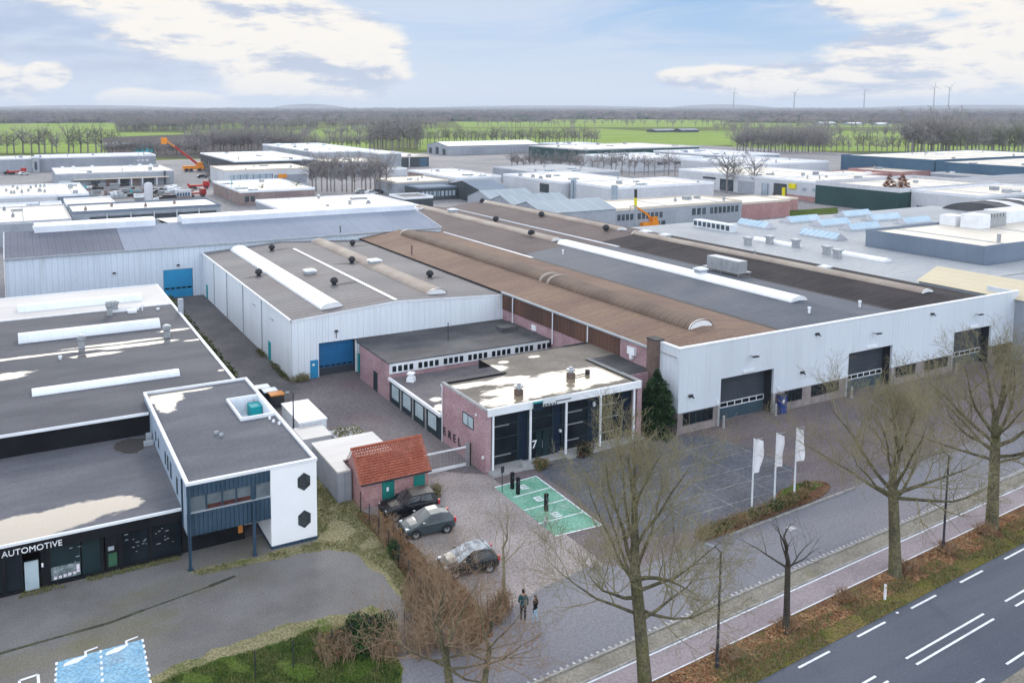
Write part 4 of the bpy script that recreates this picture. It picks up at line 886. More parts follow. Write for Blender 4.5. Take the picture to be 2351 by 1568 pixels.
# ================================================================ the estate behind
mat('cream_roof', (.66, .58, .47), (.56, .50, .42), sc=.06, st=(.5, 1.6, 1), fine=.06, fsc=1.5, lines=[('x', 4, .12, (.45, .43, .41), .4)], dirt=((.44, .41, .38), .09, (.4, 1.6, 1), .55, .72, .55), rough=.4, spec=.5)
mat('cream_stripe', (.62, .57, .50), (.54, .51, .47), sc=.08, lines=[('x', 1.6, .2, (.40, .36, .33), .6)], rough=.35, spec=.6)
mat('pale_roof', (.55, .56, .59), (.46, .47, .51), sc=.05, st=(.5, 1.6, 1), fine=.08, fsc=1.5, lines=[('y', 3, .1, (.42, .43, .46), .5)], rough=.4, spec=.5)
mat('grey_roof', (.30, .32, .345), (.36, .375, .39), sc=.05, st=(.6, 1.6, 1), fine=.08, fsc=1.5, dirt=((.25, .26, .28), .05, (1, 1, 1), .45, .7, .7), lines=[('y', 2.4, .08, (.26, .275, .30), .4)], rough=.55, spec=.4)
mat('stripe_roof', (.24, .25, .28), (.28, .29, .31), sc=.06, lines=[('y', 5.5, .9, (.09, .095, .11), .8)], rough=.5)
mat('blue_roof', (.27, .32, .36), (.31, .355, .39), sc=.06, lines=[('x', 4, .15, (.55, .63, .69), .6)], rough=.5)
mat('white_wall', (.54, .555, .58), (.47, .485, .515), sc=.1, st=(1, 1, .3), lines=[('xy', 6, .12, (.5, .52, .55), .5)], fine=.05, fsc=1)
mat('pale_wall', (.33, .355, .39), (.27, .295, .33), sc=.1, st=(1, 1, .3), lines=[('xy', 3, .1, (.36, .39, .43), .5)], fine=.06, fsc=1)
mat('grey_wall', (.24, .26, .30), (.29, .31, .345), sc=.1, lines=[('xy', 4, .1, (.18, .2, .23), .5)], fine=.06, fsc=1)
mat('dark_wall', (.05, .06, .07), (.075, .085, .095), sc=.1, lines=[('xy', 5, .15, (.03, .035, .045), .6)])
mat('steelblue_wall', (.055, .105, .165), (.07, .13, .19), sc=.06, lines=[('xy', 3, .08, (.045, .085, .135), .5)])
mat('slateblue_wall', (.15, .19, .245), (.18, .22, .275), sc=.1, lines=[('xy', 2.4, .08, (.12, .155, .2), .5)])
mat('green_wall', (.025, .06, .06), (.035, .075, .073), sc=.1, lines=[('xy', 4, .1, (.018, .04, .042), .6)])
mat('brick_far', (.34, .19, .185), (.40, .235, .225), sc=.25, fine=.12, fsc=2)
mat('brick_dusk', (.22, .17, .165), (.27, .215, .2), sc=.25, fine=.12, fsc=2)
mat('beige_roof', (.62, .54, .38), (.56, .48, .35), sc=.1, lines=[('x', .9, .1, (.48, .41, .3), .4)], rough=.5)
mat('barrel_dark', (.075, .075, .08), (.10, .10, .105), sc=.1, lines=[('x', 2, .2, (.05, .05, .055), .5)])
mat('sky_glazing', (.32, .47, .58), (.42, .55, .64), sc=.4, lines=[('xy', 1.1, .16, (.72, .75, .78), .9)], rough=.25, spec=.5)
mat('far_glass', (.035, .05, .06), (.08, .10, .12), sc=.4, rough=.2)
mat('far_glass_pale', (.28, .34, .40), (.38, .44, .49), sc=.3, lines=[('xy', 2.4, .3, (.08, .1, .12), .8)], rough=.25)
mat('yellow', (.72, .62, .02), rough=.5); mat('orange', (.75, .27, .02), (.62, .20, .03), sc=1, rough=.5); mat('red', (.42, .03, .025), (.32, .03, .03), sc=1, rough=.5)
mat('cyan', (.01, .30, .50), rough=.5); mat('aqua', (.06, .36, .40), rough=.5)
ZN = {1: (0, 293.9, .16669), 2: (367.3, 293.9, .16669), 3: (795.9, 306.1, .16669), 4: (1163.3, 318.4, .16669), 5: (1518.4, 318.4, .16669), 6: (1873.5, 330.6, .20313)}
def Z(n, x, y, h=0.0): a, b, s = ZN[n]; return G(a+x*s, b+y*s, h)
def block(name, label, cat, x0, x1, y0, y1, h, wm, rm, edge='trim_white', par=.35, win=(), base=None):
    """flat roofed building; win = (face 'f'|'l', from, to, z0, z1, material[, count]) openings on the two visible faces"""
    t = thing(name, label, cat, (x0, y0, 0))
    mb = MB(); mb.box(x0, x1, y0, y1, 0, h-.02, 'tb'); mb.build('wall', M_(wm), t)
    mb = MB(); mb.box(x0+.12, x1-.12, y0+.12, y1-.12, h-.3, h-.03, 'b'); mb.build('roof', M_(rm), t)
    if edge:
        mb = MB(); e = .16
        for (a, b, c, d) in ((x0-.04, x1+.04, y0-.04, y0+e), (x0-.04, x1+.04, y1-e, y1+.04), (x0-.04, x0+e, y0+e, y1-e), (x1-e, x1+.04, y0+e, y1-e)): mb.box(a, b, c, d, h-.32, h+par)
        mb.build('roof_edge', M_(edge), t)
    if base: mb = MB(); mb.box(x0-.06, x1+.06, y0-.06, y0-.001, 0, base[1]); mb.box(x0-.06, x0-.001, y0, y1, 0, base[1]); mb.build('plinth', M_(base[0]), t)
    if rm in ('cream_roof', 'pale_roof', 'grey_roof') and (x1-x0)*(y1-y0) > 250:       # plant and roof lights every flat roof carries
        rq = random.Random(int(x0*7+y0)); ar = (x1-x0)*(y1-y0)
        for i in range(min(9, 2+int(ar/260))):
            x, y = rq.uniform(x0+2, x1-2), rq.uniform(y0+2, y1-2); mb = MB(); a = rq.uniform(.3, .8)
            if rq.random() < .35: mb.box(x-a*.4, x+a*.4, y-a*.4, y+a*.4, h-.05, h+rq.uniform(.6, 1.4)); mb.build('roof_vent', M_('steel'), t)
            elif rq.random() < .6: mb.box(x-a*2.6, x+a*2.6, y-a, y+a, h-.05, h+.42); mb.build('roof_light', M_(rq.choice(['vault_whitex', 'far_glass_pale', 'trim_grey'])), t)
            else: mb.box(x-a*1.3, x+a*1.3, y-a, y+a, h-.05, h+rq.uniform(.6, 1.2)); mb.build('roof_unit', M_(rq.choice(['trim_grey', 'pale_wall', 'grey_wall'])), t)
        n_ = max(1, int((x1-x0)/14))
        for i in range(n_): u = x0+(x1-x0)*(i+.5)/n_+rq.uniform(-2, 2); MB().box(u-.1, u+.1, y0+.3, y1-.3, h-.06, h+.05).build('roof_seam', M_('trim_grey'), t)
    for wv in win:
        fc, a, b, z0, z1, m = wv[:6]; n = wv[6] if len(wv) > 6 else 1; wd = (b-a)/n
        for i in range(n):
            u, v = a+i*wd+(wd*.16 if n > 1 else 0), a+(i+1)*wd-(wd*.16 if n > 1 else 0)
            mb = MB()
            if fc == 'f': mb.box(u, v, y0-.08, y0-.002, z0, z1)
            else: mb.box(x0-.08, x0-.002, u, v, z0, z1)
            mb.build('roller_door' if z0 < .2 else 'window', M_(m), t)
    return t
def gable(name, label, cat, x0, x1, y0, y1, he, hr, ax, wm, rm, win=(), edge='trim_white', ridge=None):
    t = block(name, label, cat, x0, x1, y0, y1, he, wm, rm, None, 0, win)
    for ch in list(t.children):
        if ch.name.startswith('roof'): bpy.data.objects.remove(ch)
    mb = MB(); g = MB()
    if ax == 'x':
        ym = (y0+y1)/2 if ridge is None else ridge
        mb.face([(x0-.2, y0-.3, he-.03), (x1+.2, y0-.3, he-.03), (x1+.2, ym, hr), (x0-.2, ym, hr)]); mb.face([(x0-.2, y1+.3, he-.03), (x1+.2, y1+.3, he-.03), (x1+.2, ym, hr), (x0-.2, ym, hr)])
        for x in (x0, x1): g.face([(x, y0, he-.02), (x, y1, he-.02), (x, ym, hr-.03)])
    else:
        xm = (x0+x1)/2 if ridge is None else ridge
        mb.face([(x0-.3, y0-.2, he-.03), (x0-.3, y1+.2, he-.03), (xm, y1+.2, hr), (xm, y0-.2, hr)]); mb.face([(x1+.3, y0-.2, he-.03), (x1+.3, y1+.2, he-.03), (xm, y1+.2, hr), (xm, y0-.2, hr)])
        for y in (y0, y1): g.face([(x0, y, he-.02), (x1, y, he-.02), (xm, y, hr-.03)])
    mb.build('roof', M_(rm), t); g.build('gable_wall', M_(wm), t)
    return t
def rvents(t, lst, z, m='trim_white', s=.8):
    for x, y in lst:
        mb = MB(); mb.box(x-s, x+s, y-s*.7, y+s*.7, z-.2, z+.5); mb.box(x-s*.6, x+s*.6, y-s*.4, y+s*.4, z+.5, z+.85); mb.build('roof_unit', M_(m), t)
# --- left far
block('industrial_hall', 'long low grey hall at the far left edge with thin white rim', 'hall', 9, 61, 412, 436, 6, 'grey_wall', 'pale_roof', win=[('f', 52, 58, 3.2, 4.2, 'white_wall', 3)])
block('industrial_hall', 'pale blue hall end joined left of the long grey hall', 'hall', -40, 7.4, 411, 430, 6, 'pale_wall', 'cream_roof', win=[('l', 412, 416, 0, 4, 'far_glass')])
block('stair_tower', 'narrow light tower with tall dark window between two far left halls', 'tower', 7.6, 10.4, 408.5, 412, 6.6, 'pale_wall', 'pale_roof', win=[('f', 8.4, 9.4, 1, 4.6, 'far_glass')])
t = block('loading_hall', 'grey hall with open loading bays between white pillars facing the storage yard', 'hall', 13.4, 54.2, 323, 357, 5, 'pale_wall', 'cream_roof', 'pale_roof', .2, win=[('f', 14.2, 18.2, 0, 2.6, 'white_wall'), ('f', 25, 28, .1, 2.0, 'far_glass'), ('f', 30, 33.6, 0, 2.6, 'brick_dusk'), ('f', 35, 38, 0, 2.6, 'far_glass'), ('f', 39.2, 42, 0, 2.6, 'brick_dusk'), ('f', 43, 47, 0, 2.5, 'far_glass')])
mb = MB(); mb.box(19, 52, 320.4, 322.9, 2.75, 3.05); mb.build('canopy', M_('cream_roof'), t)
for x in (34.3, 38.6, 42.5, 47.6): mb = MB(); mb.box(x-.25, x+.25, 320.5, 321, 0, 2.74); mb.build('pillar', M_('white_wall'), t)
mb = MB(); mb.box(50.6, 51.1, 322.3, 322.9, 0, 5); mb.build('corner_post', M_('dark_wall'), t)
rvents(t, [(17, 352), (21, 353), (28, 354), (42, 350), (46, 354), (50, 352)], 5)
t = block('flat_hall', 'white walled hall with bright cream roof littered with roof units left of the storage yard', 'hall', -40, 10.4, 246, 281, 5, 'white_wall', 'cream_roof'); rg = random.Random(4)
rvents(t, [(rg.uniform(-3, 9), rg.uniform(255, 279)) for _ in range(14)], 5, 'trim_grey', .35)
block('flat_hall', 'grey walled cream roofed extension between the white hall and the storage yard', 'hall', 10.5, 18.2, 245.2, 280.5, 5, 'slateblue_wall', 'cream_roof')
t = block('flat_warehouse', 'broad low warehouse with plain cream grey roof behind the left end of the rear hall', 'warehouse', -45, 10.6, 191.5, 221, 5, 'pale_wall', 'cream_roof', 'pale_roof', .25); rvents(t, [(-2.4, 216), (-.6, 202)], 5, 'grey_wall', .35)
block('link_building', 'narrow pale roofed strip building below the white hall at the left edge', 'building', -45, 10.4, 222, 232, 4.6, 'pale_wall', 'pale_roof')
t = block('parapet_building', 'L-shaped cream roofed block with grey parapet and dark shaded front behind the rear hall', 'building', 10.9, 43, 194.5, 209.8, 6, 'pale_wall', 'cream_stripe', 'slateblue_wall', .3, win=[('f', 14.5, 42, 3.9, 4.9, 'dark_wall')])  # the long dark band paints the shade under the parapet overhang
for x in (18, 23, 28, 33, 38): mb = MB(); mb.box(x-.12, x+.12, 193.9, 194.3, 0, 5.6); mb.build('post', M_('white_wall'), t)
rvents(t, [(14, 199), (20, 204), (27, 200), (34, 203)], 6, 'brick_dusk', .3)
block('parapet_building', 'cream roofed rear wing of the parapet block beside the grey drum stacks', 'building', 10.8, 21.4, 210, 224, 6, 'pale_wall', 'cream_roof', 'trim_white')
for (a, b, lb) in ((2.6, 21.5, 'left cream striped lean-to roof behind the rear hall ridge'), (24.5, 42, 'right cream striped lean-to roof behind the rear hall ridge')):
    t = thing('lean_to', lb, 'lean-to', (a, 152, 0)); mb = MB(); mb.face([(a, 152, 8.3), (b, 152, 8.3), (b, 168, 7.2), (a, 168, 7.2)]); mb.build('roof', M_('cream_stripe'), t)
    mb = MB(); mb.box(a+.1, b-.1, 152.1, 167.9, 0, 7.15, 't'); mb.build('wall', M_('pale_wall'), t)
c0, c1 = Z(2, 1290, 1015, 8), Z(3, 1010, 1000, 8)
t = block('cream_roofed_hall', 'hall with large smooth cream roof and pale blue end wall right behind the rear hall', 'hall', c0.x+1, c1.x, 153, c0.y+2, 8, 'pale_wall', 'cream_roof', 'trim_white', .2); rvents(t, [((c0.x*.65+c1.x*.35), 162), (c0.x*.3+c1.x*.7, 165)], 8, 'grey_wall', .5)
block('low_brick_building', 'low brown brick building with pale roof and blue lift beside it', 'building', 59.5, 82.4, 242, 279, 4, 'brick_dusk', 'cream_roof', win=[('f', 60.5, 64, 1, 2.6, 'far_glass', 2)])
t = block('showroom_hall', 'white sided hall with cream fascia and wide shop windows near the orange crane', 'hall', 68, 100, 300, 324, 6, 'white_wall', 'cream_roof', 'cream_roof', .3, win=[('f', 70, 86, .4, 4.4, 'far_glass_pale'), ('f', 86.5, 99, .4, 3.8, 'grey_wall')])
mb = MB(); mb.box(88, 91.2, 299.7, 299.9, 2.6, 4.0); mb.build('wall_sign', M_('orange'), t)
block('cream_roofed_hall', 'large cream roofed hall with dark left wall beyond the shop window hall', 'hall', 78, 112, 326, 392, 7.5, 'dark_wall', 'cream_roof')
t = block('grey_office_block', 'tall plain grey block with rooftop plant standing behind the bare trees', 'office', 119, 150, 351, 434, 9, 'pale_wall', 'pale_roof'); rvents(t, [(127, 400), (133, 410), (139, 395), (143, 420), (125, 425)], 9, 'trim_white', 2.2)
block('grey_office_block', 'dark windowed front wing of the tall grey block', 'office', 117, 140.6, 326, 350.5, 6, 'grey_wall', 'cream_roof', 'cream_roof', .3, win=[('f', 118, 140, 3.6, 5, 'far_glass', 8), ('f', 118, 140, .8, 2.4, 'far_glass', 8)])
block('grey_office_block', 'windowless light grey cube at the right end of the tall grey block', 'office', 140.8, 151, 327, 349, 9, 'pale_wall', 'cream_roof', win=[('f', 149.4, 150.8, .1, 3, 'dark_wall')])
t = block('filling_station', 'flat canopy building with open dark bays and red brown yard in front', 'building', 158.8, 182, 362, 405, 5, 'dark_wall', 'pale_roof', 'cream_roof', .5, win=[('f', 162, 165, 1, 4, 'far_glass_pale'), ('f', 177, 181, .1, 4, 'steelblue_wall')])
for x in (159, 162, 166, 171): mb = MB(); mb.box(x-.2, x+.2, 361, 361.5, 0, 5); mb.build('post', M_('white_wall'), t)
gable('gabled_barn', 'long pale roofed barn with gable end and three dark openings far behind', 'barn', 234, 300, 440, 468, 5.5, 7.6, 'x', 'pale_wall', 'pale_roof', win=[('l', 443, 447, 0, 3.6, 'dark_wall'), ('l', 452, 456, .1, 4.4, 'dark_wall'), ('l', 461, 465, .1, 3.6, 'dark_wall'), ('f', 244, 298, .1, 4.6, 'grey_wall')])
block('cream_roofed_shed', 'low cream roofed building left of the white walled hall, behind the navy gabled one', 'shed', 111, 130, 244, 263, 4.5, 'pale_wall', 'cream_roof', 'cream_roof', .2)
block('cream_roofed_shed', 'thin white flat building in front of the open canopy building', 'shed', Z(3, 520, 500, 3).x, Z(3, 900, 500, 3).x, Z(3, 520, 500, 3).y, Z(3, 520, 500, 3).y+14, 3, 'white_wall', 'cream_roof')
block('cream_roofed_shed', 'narrow bright roofed shed behind the brown yard between canopy and white hall', 'shed', 133, 152, 266, 282, 5, 'brick_dusk', 'cream_roof')
t = block('white_hall', 'white walled hall with cream roof and single black opening facing the light blue roofs', 'hall', 149, 176, 206.5, 240, 6, 'white_wall', 'cream_roof', win=[('l', 213, 218, 2.2, 5.0, 'dark_wall')]); rvents(t, [(152, 222), (153, 228), (152, 234)], 6, 'pale_wall', .6)
block('white_hall', 'lower left section of the white hall with rooftop units', 'hall', 131, 148.8, 241, 265, 5.4, 'white_wall', 'cream_roof')
t = block('white_hall', 'bright roofed white hall with two glazed corner pylons in front of the bare tree row', 'hall', 152, 190, 185.3, 206, 6, 'white_wall', 'cream_roof')
for (x, y) in ((151.6, 185), (151.6, 204)): mb = MB(); mb.box(x-.5, x+.5, y-.6, y+.6, 0, 7); mb.box(x+.5, x+.8, y-.7, y-.5, 0, 6.8); mb.build('glazed_pylon', M_('far_glass_pale'), t)
t = block('dark_shed', 'navy fronted low building with a row of pale windows left of the light blue roofs', 'shed', 112, 125, 229, 240, 4, 'dark_wall', 'slateblue_wall', 'slateblue_wall', .15, win=[('f', 112.5, 124.6, 1.2, 2.8, 'far_glass_pale', 9)])
gable('dark_shed', 'dark slate roofed gabled shed between the navy building and the light blue roofs', 'shed', 125.4, 136, 212, 240, 3.4, 6, 'x', 'dark_wall', 'slateblue_wall')
for k, (y0_, y1_, lb) in enumerate(((150.5, 164, 'front light blue pitched roof beside the cream roofed office'), (165, 177, 'middle light blue pitched roof behind the brown bays'), (178, 190, 'rear light blue pitched roof below the navy building'))):
    gable('blue_roofed_hall', lb, 'hall', 104+k*1.5, 124-k*1.5, y0_, y1_, 5.6, 7.6, 'x', 'pale_wall', 'blue_roof')
block('low_dark_shed', 'small dark flat shed tucked behind the far corner of the brown bays', 'shed', Z(3, 790, 900, 4).x, Z(3, 1200, 880, 4).x, Z(3, 790, 900, 4).y, Z(3, 790, 900, 4).y+10, 4, 'dark_wall', 'roof_annex')
t = block('cream_roofed_office', 'long pale two-storey office with rows of small dark windows and bright cream roof', 'office', 117, 165, 151.3, 166, 5.2, 'pale_wall', 'cream_roof', 'cream_roof', .25, win=[('f', 125, 130, 2.6, 4, 'far_glass', 4), ('f', 131, 139, 2.6, 4, 'far_glass', 6), ('f', 148, 153, 2.6, 4.2, 'far_glass', 3), ('f', 154, 164, 2.6, 4.2, 'far_glass', 7), ('f', 133, 140, .5, 1.8, 'far_glass', 4)])
rvents(t, [(120.5, 156), (122, 156.5), (123.5, 157), (150, 159), (156, 160), (160, 161)], 5.2, 'trim_grey', .35)
block('cream_roofed_office', 'lower cream roofed end of the pale office next to the pink brick wall', 'office', 165.3, 184, 152.5, 165, 4.4, 'brick_far', 'cream_roof', 'cream_roof', .2)
t = block('brick_wall_building', 'long low pink brick building above the mossy lawn', 'building', Z(5, 1200, 1020).x, Z(5, 2000, 1000).x, Z(5, 1200, 1020).y-2, Z(5, 1200, 1020).y+5, 3.4, 'brick_far', 'cream_roof', 'cream_roof', .15)
t = block('white_workshop', 'white workshop with large dark glazed bays behind the two tall bare trees', 'workshop', 219.3, 257, 188.5, 231, 6, 'white_wall', 'cream_roof', 'trim_white', .3, win=[('l', 190, 193, .2, 4.2, 'far_glass_pale'), ('l', 196, 203, .2, 4.2, 'pale_wall'), ('l', 205, 211, .2, 4.2, 'far_glass'), ('l', 213, 219, 3.7, 4.4, 'dark_wall')])
t = block('white_workshop', 'white corner workshop with yellow sign and pink brick base', 'workshop', 219, 257, 170.2, 188.3, 6, 'white_wall', 'cream_roof', 'trim_white', .3, win=[('l', 183, 188, .2, 4.6, 'dark_wall'), ('l', 175.6, 177.4, 3.0, 4.0, 'far_glass_pale'), ('l', 172, 173.6, 3.1, 4.1, 'far_glass_pale')], base=('brick_far', 1.5))
mb = MB(); mb.box(218.5, 218.88, 179.4, 182, 3.4, 5.0); mb.build('wall_sign', M_('yellow'), t)
mb = MB(); mb.box(217.6, 218.0, 182.6, 183.6, 1.0, 3.6); mb.build('sign_column', M_('yellow'), t)
block('green_hall', 'long hall with dark green wall and pale roof edge behind the rust coloured conifers', 'hall', 215.6, 262, 143.5, 169.8, 6, 'green_wall', 'cream_roof', 'pale_roof', .9)
block('white_depot', 'plain white depot with one black doorway right of the rust coloured conifers', 'depot', 220.5, 262, 125, 143.2, 6, 'white_wall', 'cream_roof', 'trim_white', .4, win=[('l', 137, 141.5, .1, 2.2, 'dark_wall')])
block('grey_ribbed_hall', 'grey hall with dark striped shed roof to the right of the white depot', 'hall', 262.5, 380, 112, 160, 6.3, 'grey_wall', 'stripe_roof', 'pale_roof', .2)
block('grey_ribbed_hall', 'low pale roofed hall in front of the deep blue hall', 'hall', 300, 420, 161, 188, 5, 'grey_wall', 'cream_roof', 'pale_roof', .2)
t = thing('barrel_hall', 'dark barrel roofed hall with two pale triangular rooflights at the right edge', 'hall', (193, 102, 0))
mb = MB(); mb.vault('x', 110, 17, 193, 270, 4.2, 3.4, 14); mb.build('roof', M_('barrel_dark'), t); mb = MB(); mb.box(193.2, 269.8, 101.7, 118.3, 0, 4.2, 't'); mb.build('wall', M_('pale_wall'), t)
for x in (199, 207):
    mb = MB(); pts = []
    for i in range(4): a = pi*(.70-.13*i); pts.append((110+8.7*cos(a), 4.25+3.5*sin(a)))
    for i in range(3):
        p, q = pts[i], pts[i+1]; k0, k1 = (3-i)*1.0, (2-i)*1.0
        mb.face([(x-k0*.6, p[0], p[1]), (x+2+k0*.2, p[0], p[1]), (x+2+k1*.2, q[0], q[1]), (x-k1*.6, q[0], q[1])])
    mb.build('rooflight', M_('pale_roof'), t)
block('blue_hall', 'huge windowless deep blue hall with cream roof at the right horizon', 'hall', 308, 400, 192, 231, 9, 'steelblue_wall', 'cream_roof', 'steelblue_wall', .25)
block('blue_hall', 'nearer half of the huge deep blue hall with slightly lower roof', 'hall', 308.4, 400, 132, 191.6, 8.4, 'steelblue_wall', 'cream_roof', 'steelblue_wall', .25)
block('brick_office', 'pink brick office with small dark windows in front of the deep blue hall', 'office', 290, 327, 193, 214, 5, 'brick_far', 'cream_roof', 'brick_far', .3, win=[('f', 291, 295, 1.6, 3.8, 'far_glass'), ('f', 300, 303, 1.8, 3.4, 'far_glass'), ('f', 312, 318, 1.8, 3.4, 'far_glass', 3), ('f', 321, 326, 1.8, 3.6, 'far_glass', 3)])
block('brick_office', 'lower left wing of the pink brick office with pale terrace roof', 'office', 265, 289.7, 197, 214, 4.4, 'brick_far', 'cream_roof', 'brick_far', .3, win=[('f', 265.6, 270, 1.4, 3.2, 'far_glass', 3), ('f', 272, 277, 1.4, 3.0, 'far_glass', 3)])
block('far_white_hall', 'white hall with dark cars parked before it left of the deep blue hall', 'hall', 262, 307, 236, 275, 6, 'white_wall', 'pale_roof', win=[('l', 239, 243, 0, 4.2, 'steelblue_wall', 2)])
block('far_white_hall', 'pale flat hall under the tall bare trees near the field', 'hall', 248, 290, 290, 330, 5.5, 'white_wall', 'pale_roof', win=[('f', 262, 268, 2.6, 4, 'far_glass'), ('f', 272, 277, 2.6, 4, 'far_glass')])
block('far_white_hall', 'rippled white roofed hall behind the bare tree row', 'hall', 300, 335, 285, 335, 6, 'pale_wall', 'pale_roof')
block('far_dark_hall', 'low dark green walled hall with white roof along the field edge', 'hall', 262, 342, 345, 395, 7, 'green_wall', 'cream_roof', 'pale_roof', .3)
block('far_dark_hall', 'long grey hall half hidden by bare trees below the field', 'hall', 300, 330, 400, 440, 6, 'grey_wall', 'pale_roof')
block('far_grey_hall', 'grey flat roofed hall in front of the long barn', 'hall', 172, 204, 246, 285, 5, 'pale_wall', 'grey_roof', 'pale_roof', .2)
# --- right neighbour with roof lights
R = thing('roof_light_hall', 'wide flat grey roofed hall carrying rows of glazed roof lights right of the factory bays', 'hall', (100.9, 64, 0))
mb = MB(); mb.box(100.9, 128.4, 66, 126, 0, 5.45, 't'); mb.box(128.4, 196, 91.5, 122, 0, 5.4, 't'); mb.box(128.6, 180, 50, 71.6, 0, 4.9, 't'); mb.build('wall', M_('pale_wall'), R)
mb = MB(); mb.face([(100.8, 66, 5.5), (128.5, 66, 5.5), (128.5, 126.1, 5.5), (100.8, 126.1, 5.5)]); mb.face([(128.5, 91.4, 5.49), (196, 91.4, 5.49), (196, 122, 5.49), (128.5, 122, 5.49)]); mb.face([(108, 48, 5.3), (180, 48, 5.3), (180, 71.7, 5.45), (128.4, 71.7, 5.45), (108, 66, 5.45)]); mb.build('roof', M_('grey_roof'), R)
def shedlight(p, q, dep=3.2, h=1.3, along='y'):
    mb = MB(); g = MB(); z = 5.5
    if along == 'y':
        x = (p.x+q.x)/2; a, b = min(p.y, q.y), max(p.y, q.y)
        g.face([(x, a, z+.25), (x, b, z+.25), (x+1.0, b, z+h), (x+1.0, a, z+h)])
        mb.face([(x+1.0, a, z+h+.01), (x+1.0, b, z+h+.01), (x+dep, b, z), (x+dep, a, z)]); mb.box(x-.05, x+.05, a, b, z, z+.24)
        for y in (a, b): mb.face([(x, y, z), (x, y, z+.25), (x+1.0, y, z+h), (x+dep, y, z)])
    else:
        y = (p.y+q.y)/2; a, b = min(p.x, q.x), max(p.x, q.x)
        g.face([(a, y, z+.25), (b, y, z+.25), (b, y+1.0, z+h), (a, y+1.0, z+h)])
        mb.face([(a, y+1.0, z+h+.01), (b, y+1.0, z+h+.01), (b, y+dep, z), (a, y+dep, z)]); mb.box(a, b, y-.05, y+.05, z, z+.24)
        for x in (a, b): mb.face([(x, y, z), (x, y, z+.25), (x, y+1.0, z+h), (x, y+dep, z)])
    o = mb.build('roof_light', M_('pale_roof'), R); sub(g, 'glazing', M_('sky_glazing'), o, R)
for a in (((6, 630, 1160), (6, 1130, 1235)), ((5, 1880, 1320), (5, 2420, 1400)), ((5, 1020, 1180), (5, 1450, 1240))): shedlight(Z(*a[0], 5.6), Z(*a[1], 5.6))
for a in (((6, 430, 985), (6, 720, 945)), ((6, 1030, 910), (6, 1310, 880)), ((6, 80, 935), (6, 380, 900)), ((6, 670, 875), (6, 950, 840)), ((6, 350, 830), (6, 620, 800)), ((5, 1830, 1170), (5, 2150, 1120))): shedlight(Z(*a[0], 5.6), Z(*a[1], 5.6), along='x')
for (a, b) in (((6, 250, 1225), (6, 800, 1330)), ((5, 1290, 1385), (5, 1900, 1490))):
    p, q = Z(*a, 5.6), Z(*b, 5.6); skyl(R, 'y', (p.x+q.x)/2, 1.8, min(p.y, q.y), max(p.y, q.y), 5.5, .55, 'vault_white', None, False)
p, q = Z(5, 450, 1200, 5.6), Z(5, 930, 1290, 5.6)
mb = MB(); mb.box((p.x+q.x)/2, (p.x+q.x)/2+2, q.y, p.y, 5.5, 6.9); o = mb.build('roof_lantern', M_('frame_white'), R); mb = MB()
for i in range(8): u = q.y+(p.y-q.y)*(i+.15)/8; mb.box((p.x+q.x)/2-.05, (p.x+q.x)/2-.003, u, u+(p.y-q.y)*.085, 5.8, 6.7)
sub(mb, 'window_strip', M_('far_glass'), o, R)
for (n, x, y) in ((5, 1190, 1470), (5, 1490, 1450), (5, 1850, 1500), (6, 120, 1250), (6, 240, 1290)):
    c = Z(n, x, y, 5.5); mb = MB(); mb.box(c.x-.45, c.x+.45, c.y-.45, c.y+.45, 5.5, 6.6); mb.box(c.x-.6, c.x+.6, c.y-.6, c.y+.6, 6.6, 6.9); mb.build('roof_vent', M_('steel'), R)
D_ = block('parapet_hall', 'hall with slate blue parapet, cream roof and white rooftop chillers at the right edge', 'hall', 128.8, 175, 72, 91.2, 8, 'slateblue_wall', 'cream_roof', 'slateblue_wall', .35)
mb = MB(); mb.box(148, 151.5, 84, 87, 8, 10.4); mb.box(148.2, 151.3, 88, 90.8, 8, 9.8); mb.build('chiller', M_('trim_white'), D_)
mb = MB(); mb.box(152.5, 158, 85, 88.5, 8, 9.6)
for i in range(6): mb.box(152.6+i*.9, 153.2+i*.9, 84.9, 88.6, 9.6, 10.3)
mb.build('chiller', M_('steel'), D_); mb = MB(); mb.box(160, 172, 86, 90, 8, 10.2); mb.build('plant_room', M_('trim_white'), D_)
t = gable('beige_shed', 'shed with ribbed beige roof just behind the right end of the factory front', 'shed', 102.6, 110.5, 40, 65, 7, 8.5, 'y', 'pale_wall', 'beige_roof')
block('low_grey_wall_building', 'low grey building beyond the right corner of the factory', 'building', 103.6, 130, 56, 62, 4.2, 'brick_far', 'grey_roof', 'pale_roof', .2)
sheet('mossy_lawn', [Z(5, 1480, 1010), Z(5, 1900, 985), Z(5, 2420, 950), Z(5, 2440, 1035), Z(5, 1800, 1068)], .05, M_('lawn'))
# --- far farms and the white roofs of the village
for k, (px, py, wpx, hp, lb, wm) in enumerate(((270, 337, 48, 8, 'lone farmhouse with light roof before the dark bare field at left', 'grey_wall'), (1530, 304, 60, 7, 'dark farm barn left end of the farm in the middle of the green field', 'dark_wall'), (1585, 304, 50, 8, 'dark farm barn right end of the farm in the middle of the green field', 'dark_wall'), (1905, 288, 44, 7, 'white roofed greenhouse shed at the far right, leftmost of three', 'pale_wall'), (1968, 288, 40, 6, 'white roofed greenhouse shed at the far right, middle of three', 'pale_wall'), (2030, 289, 36, 6, 'white roofed greenhouse shed at the far right, rightmost of three', 'pale_wall'), (2190, 286, 30, 7, 'small pale house among the trees at the far right edge', 'white_wall'), (2265, 284, 30, 8, 'second small pale house by the far right edge, nearer the picture edge', 'white_wall'))):
    c = G(px, py); d = c.length/FPX; wd = wpx*d; hh = hp*d
    gable('farm_building', lb, 'farm', c.x-wd/2, c.x+wd/2, c.y, c.y+wd*.5, hh*.55, hh, 'x', wm, 'pale_roof' if k not in (1, 2) else 'grey_wall')
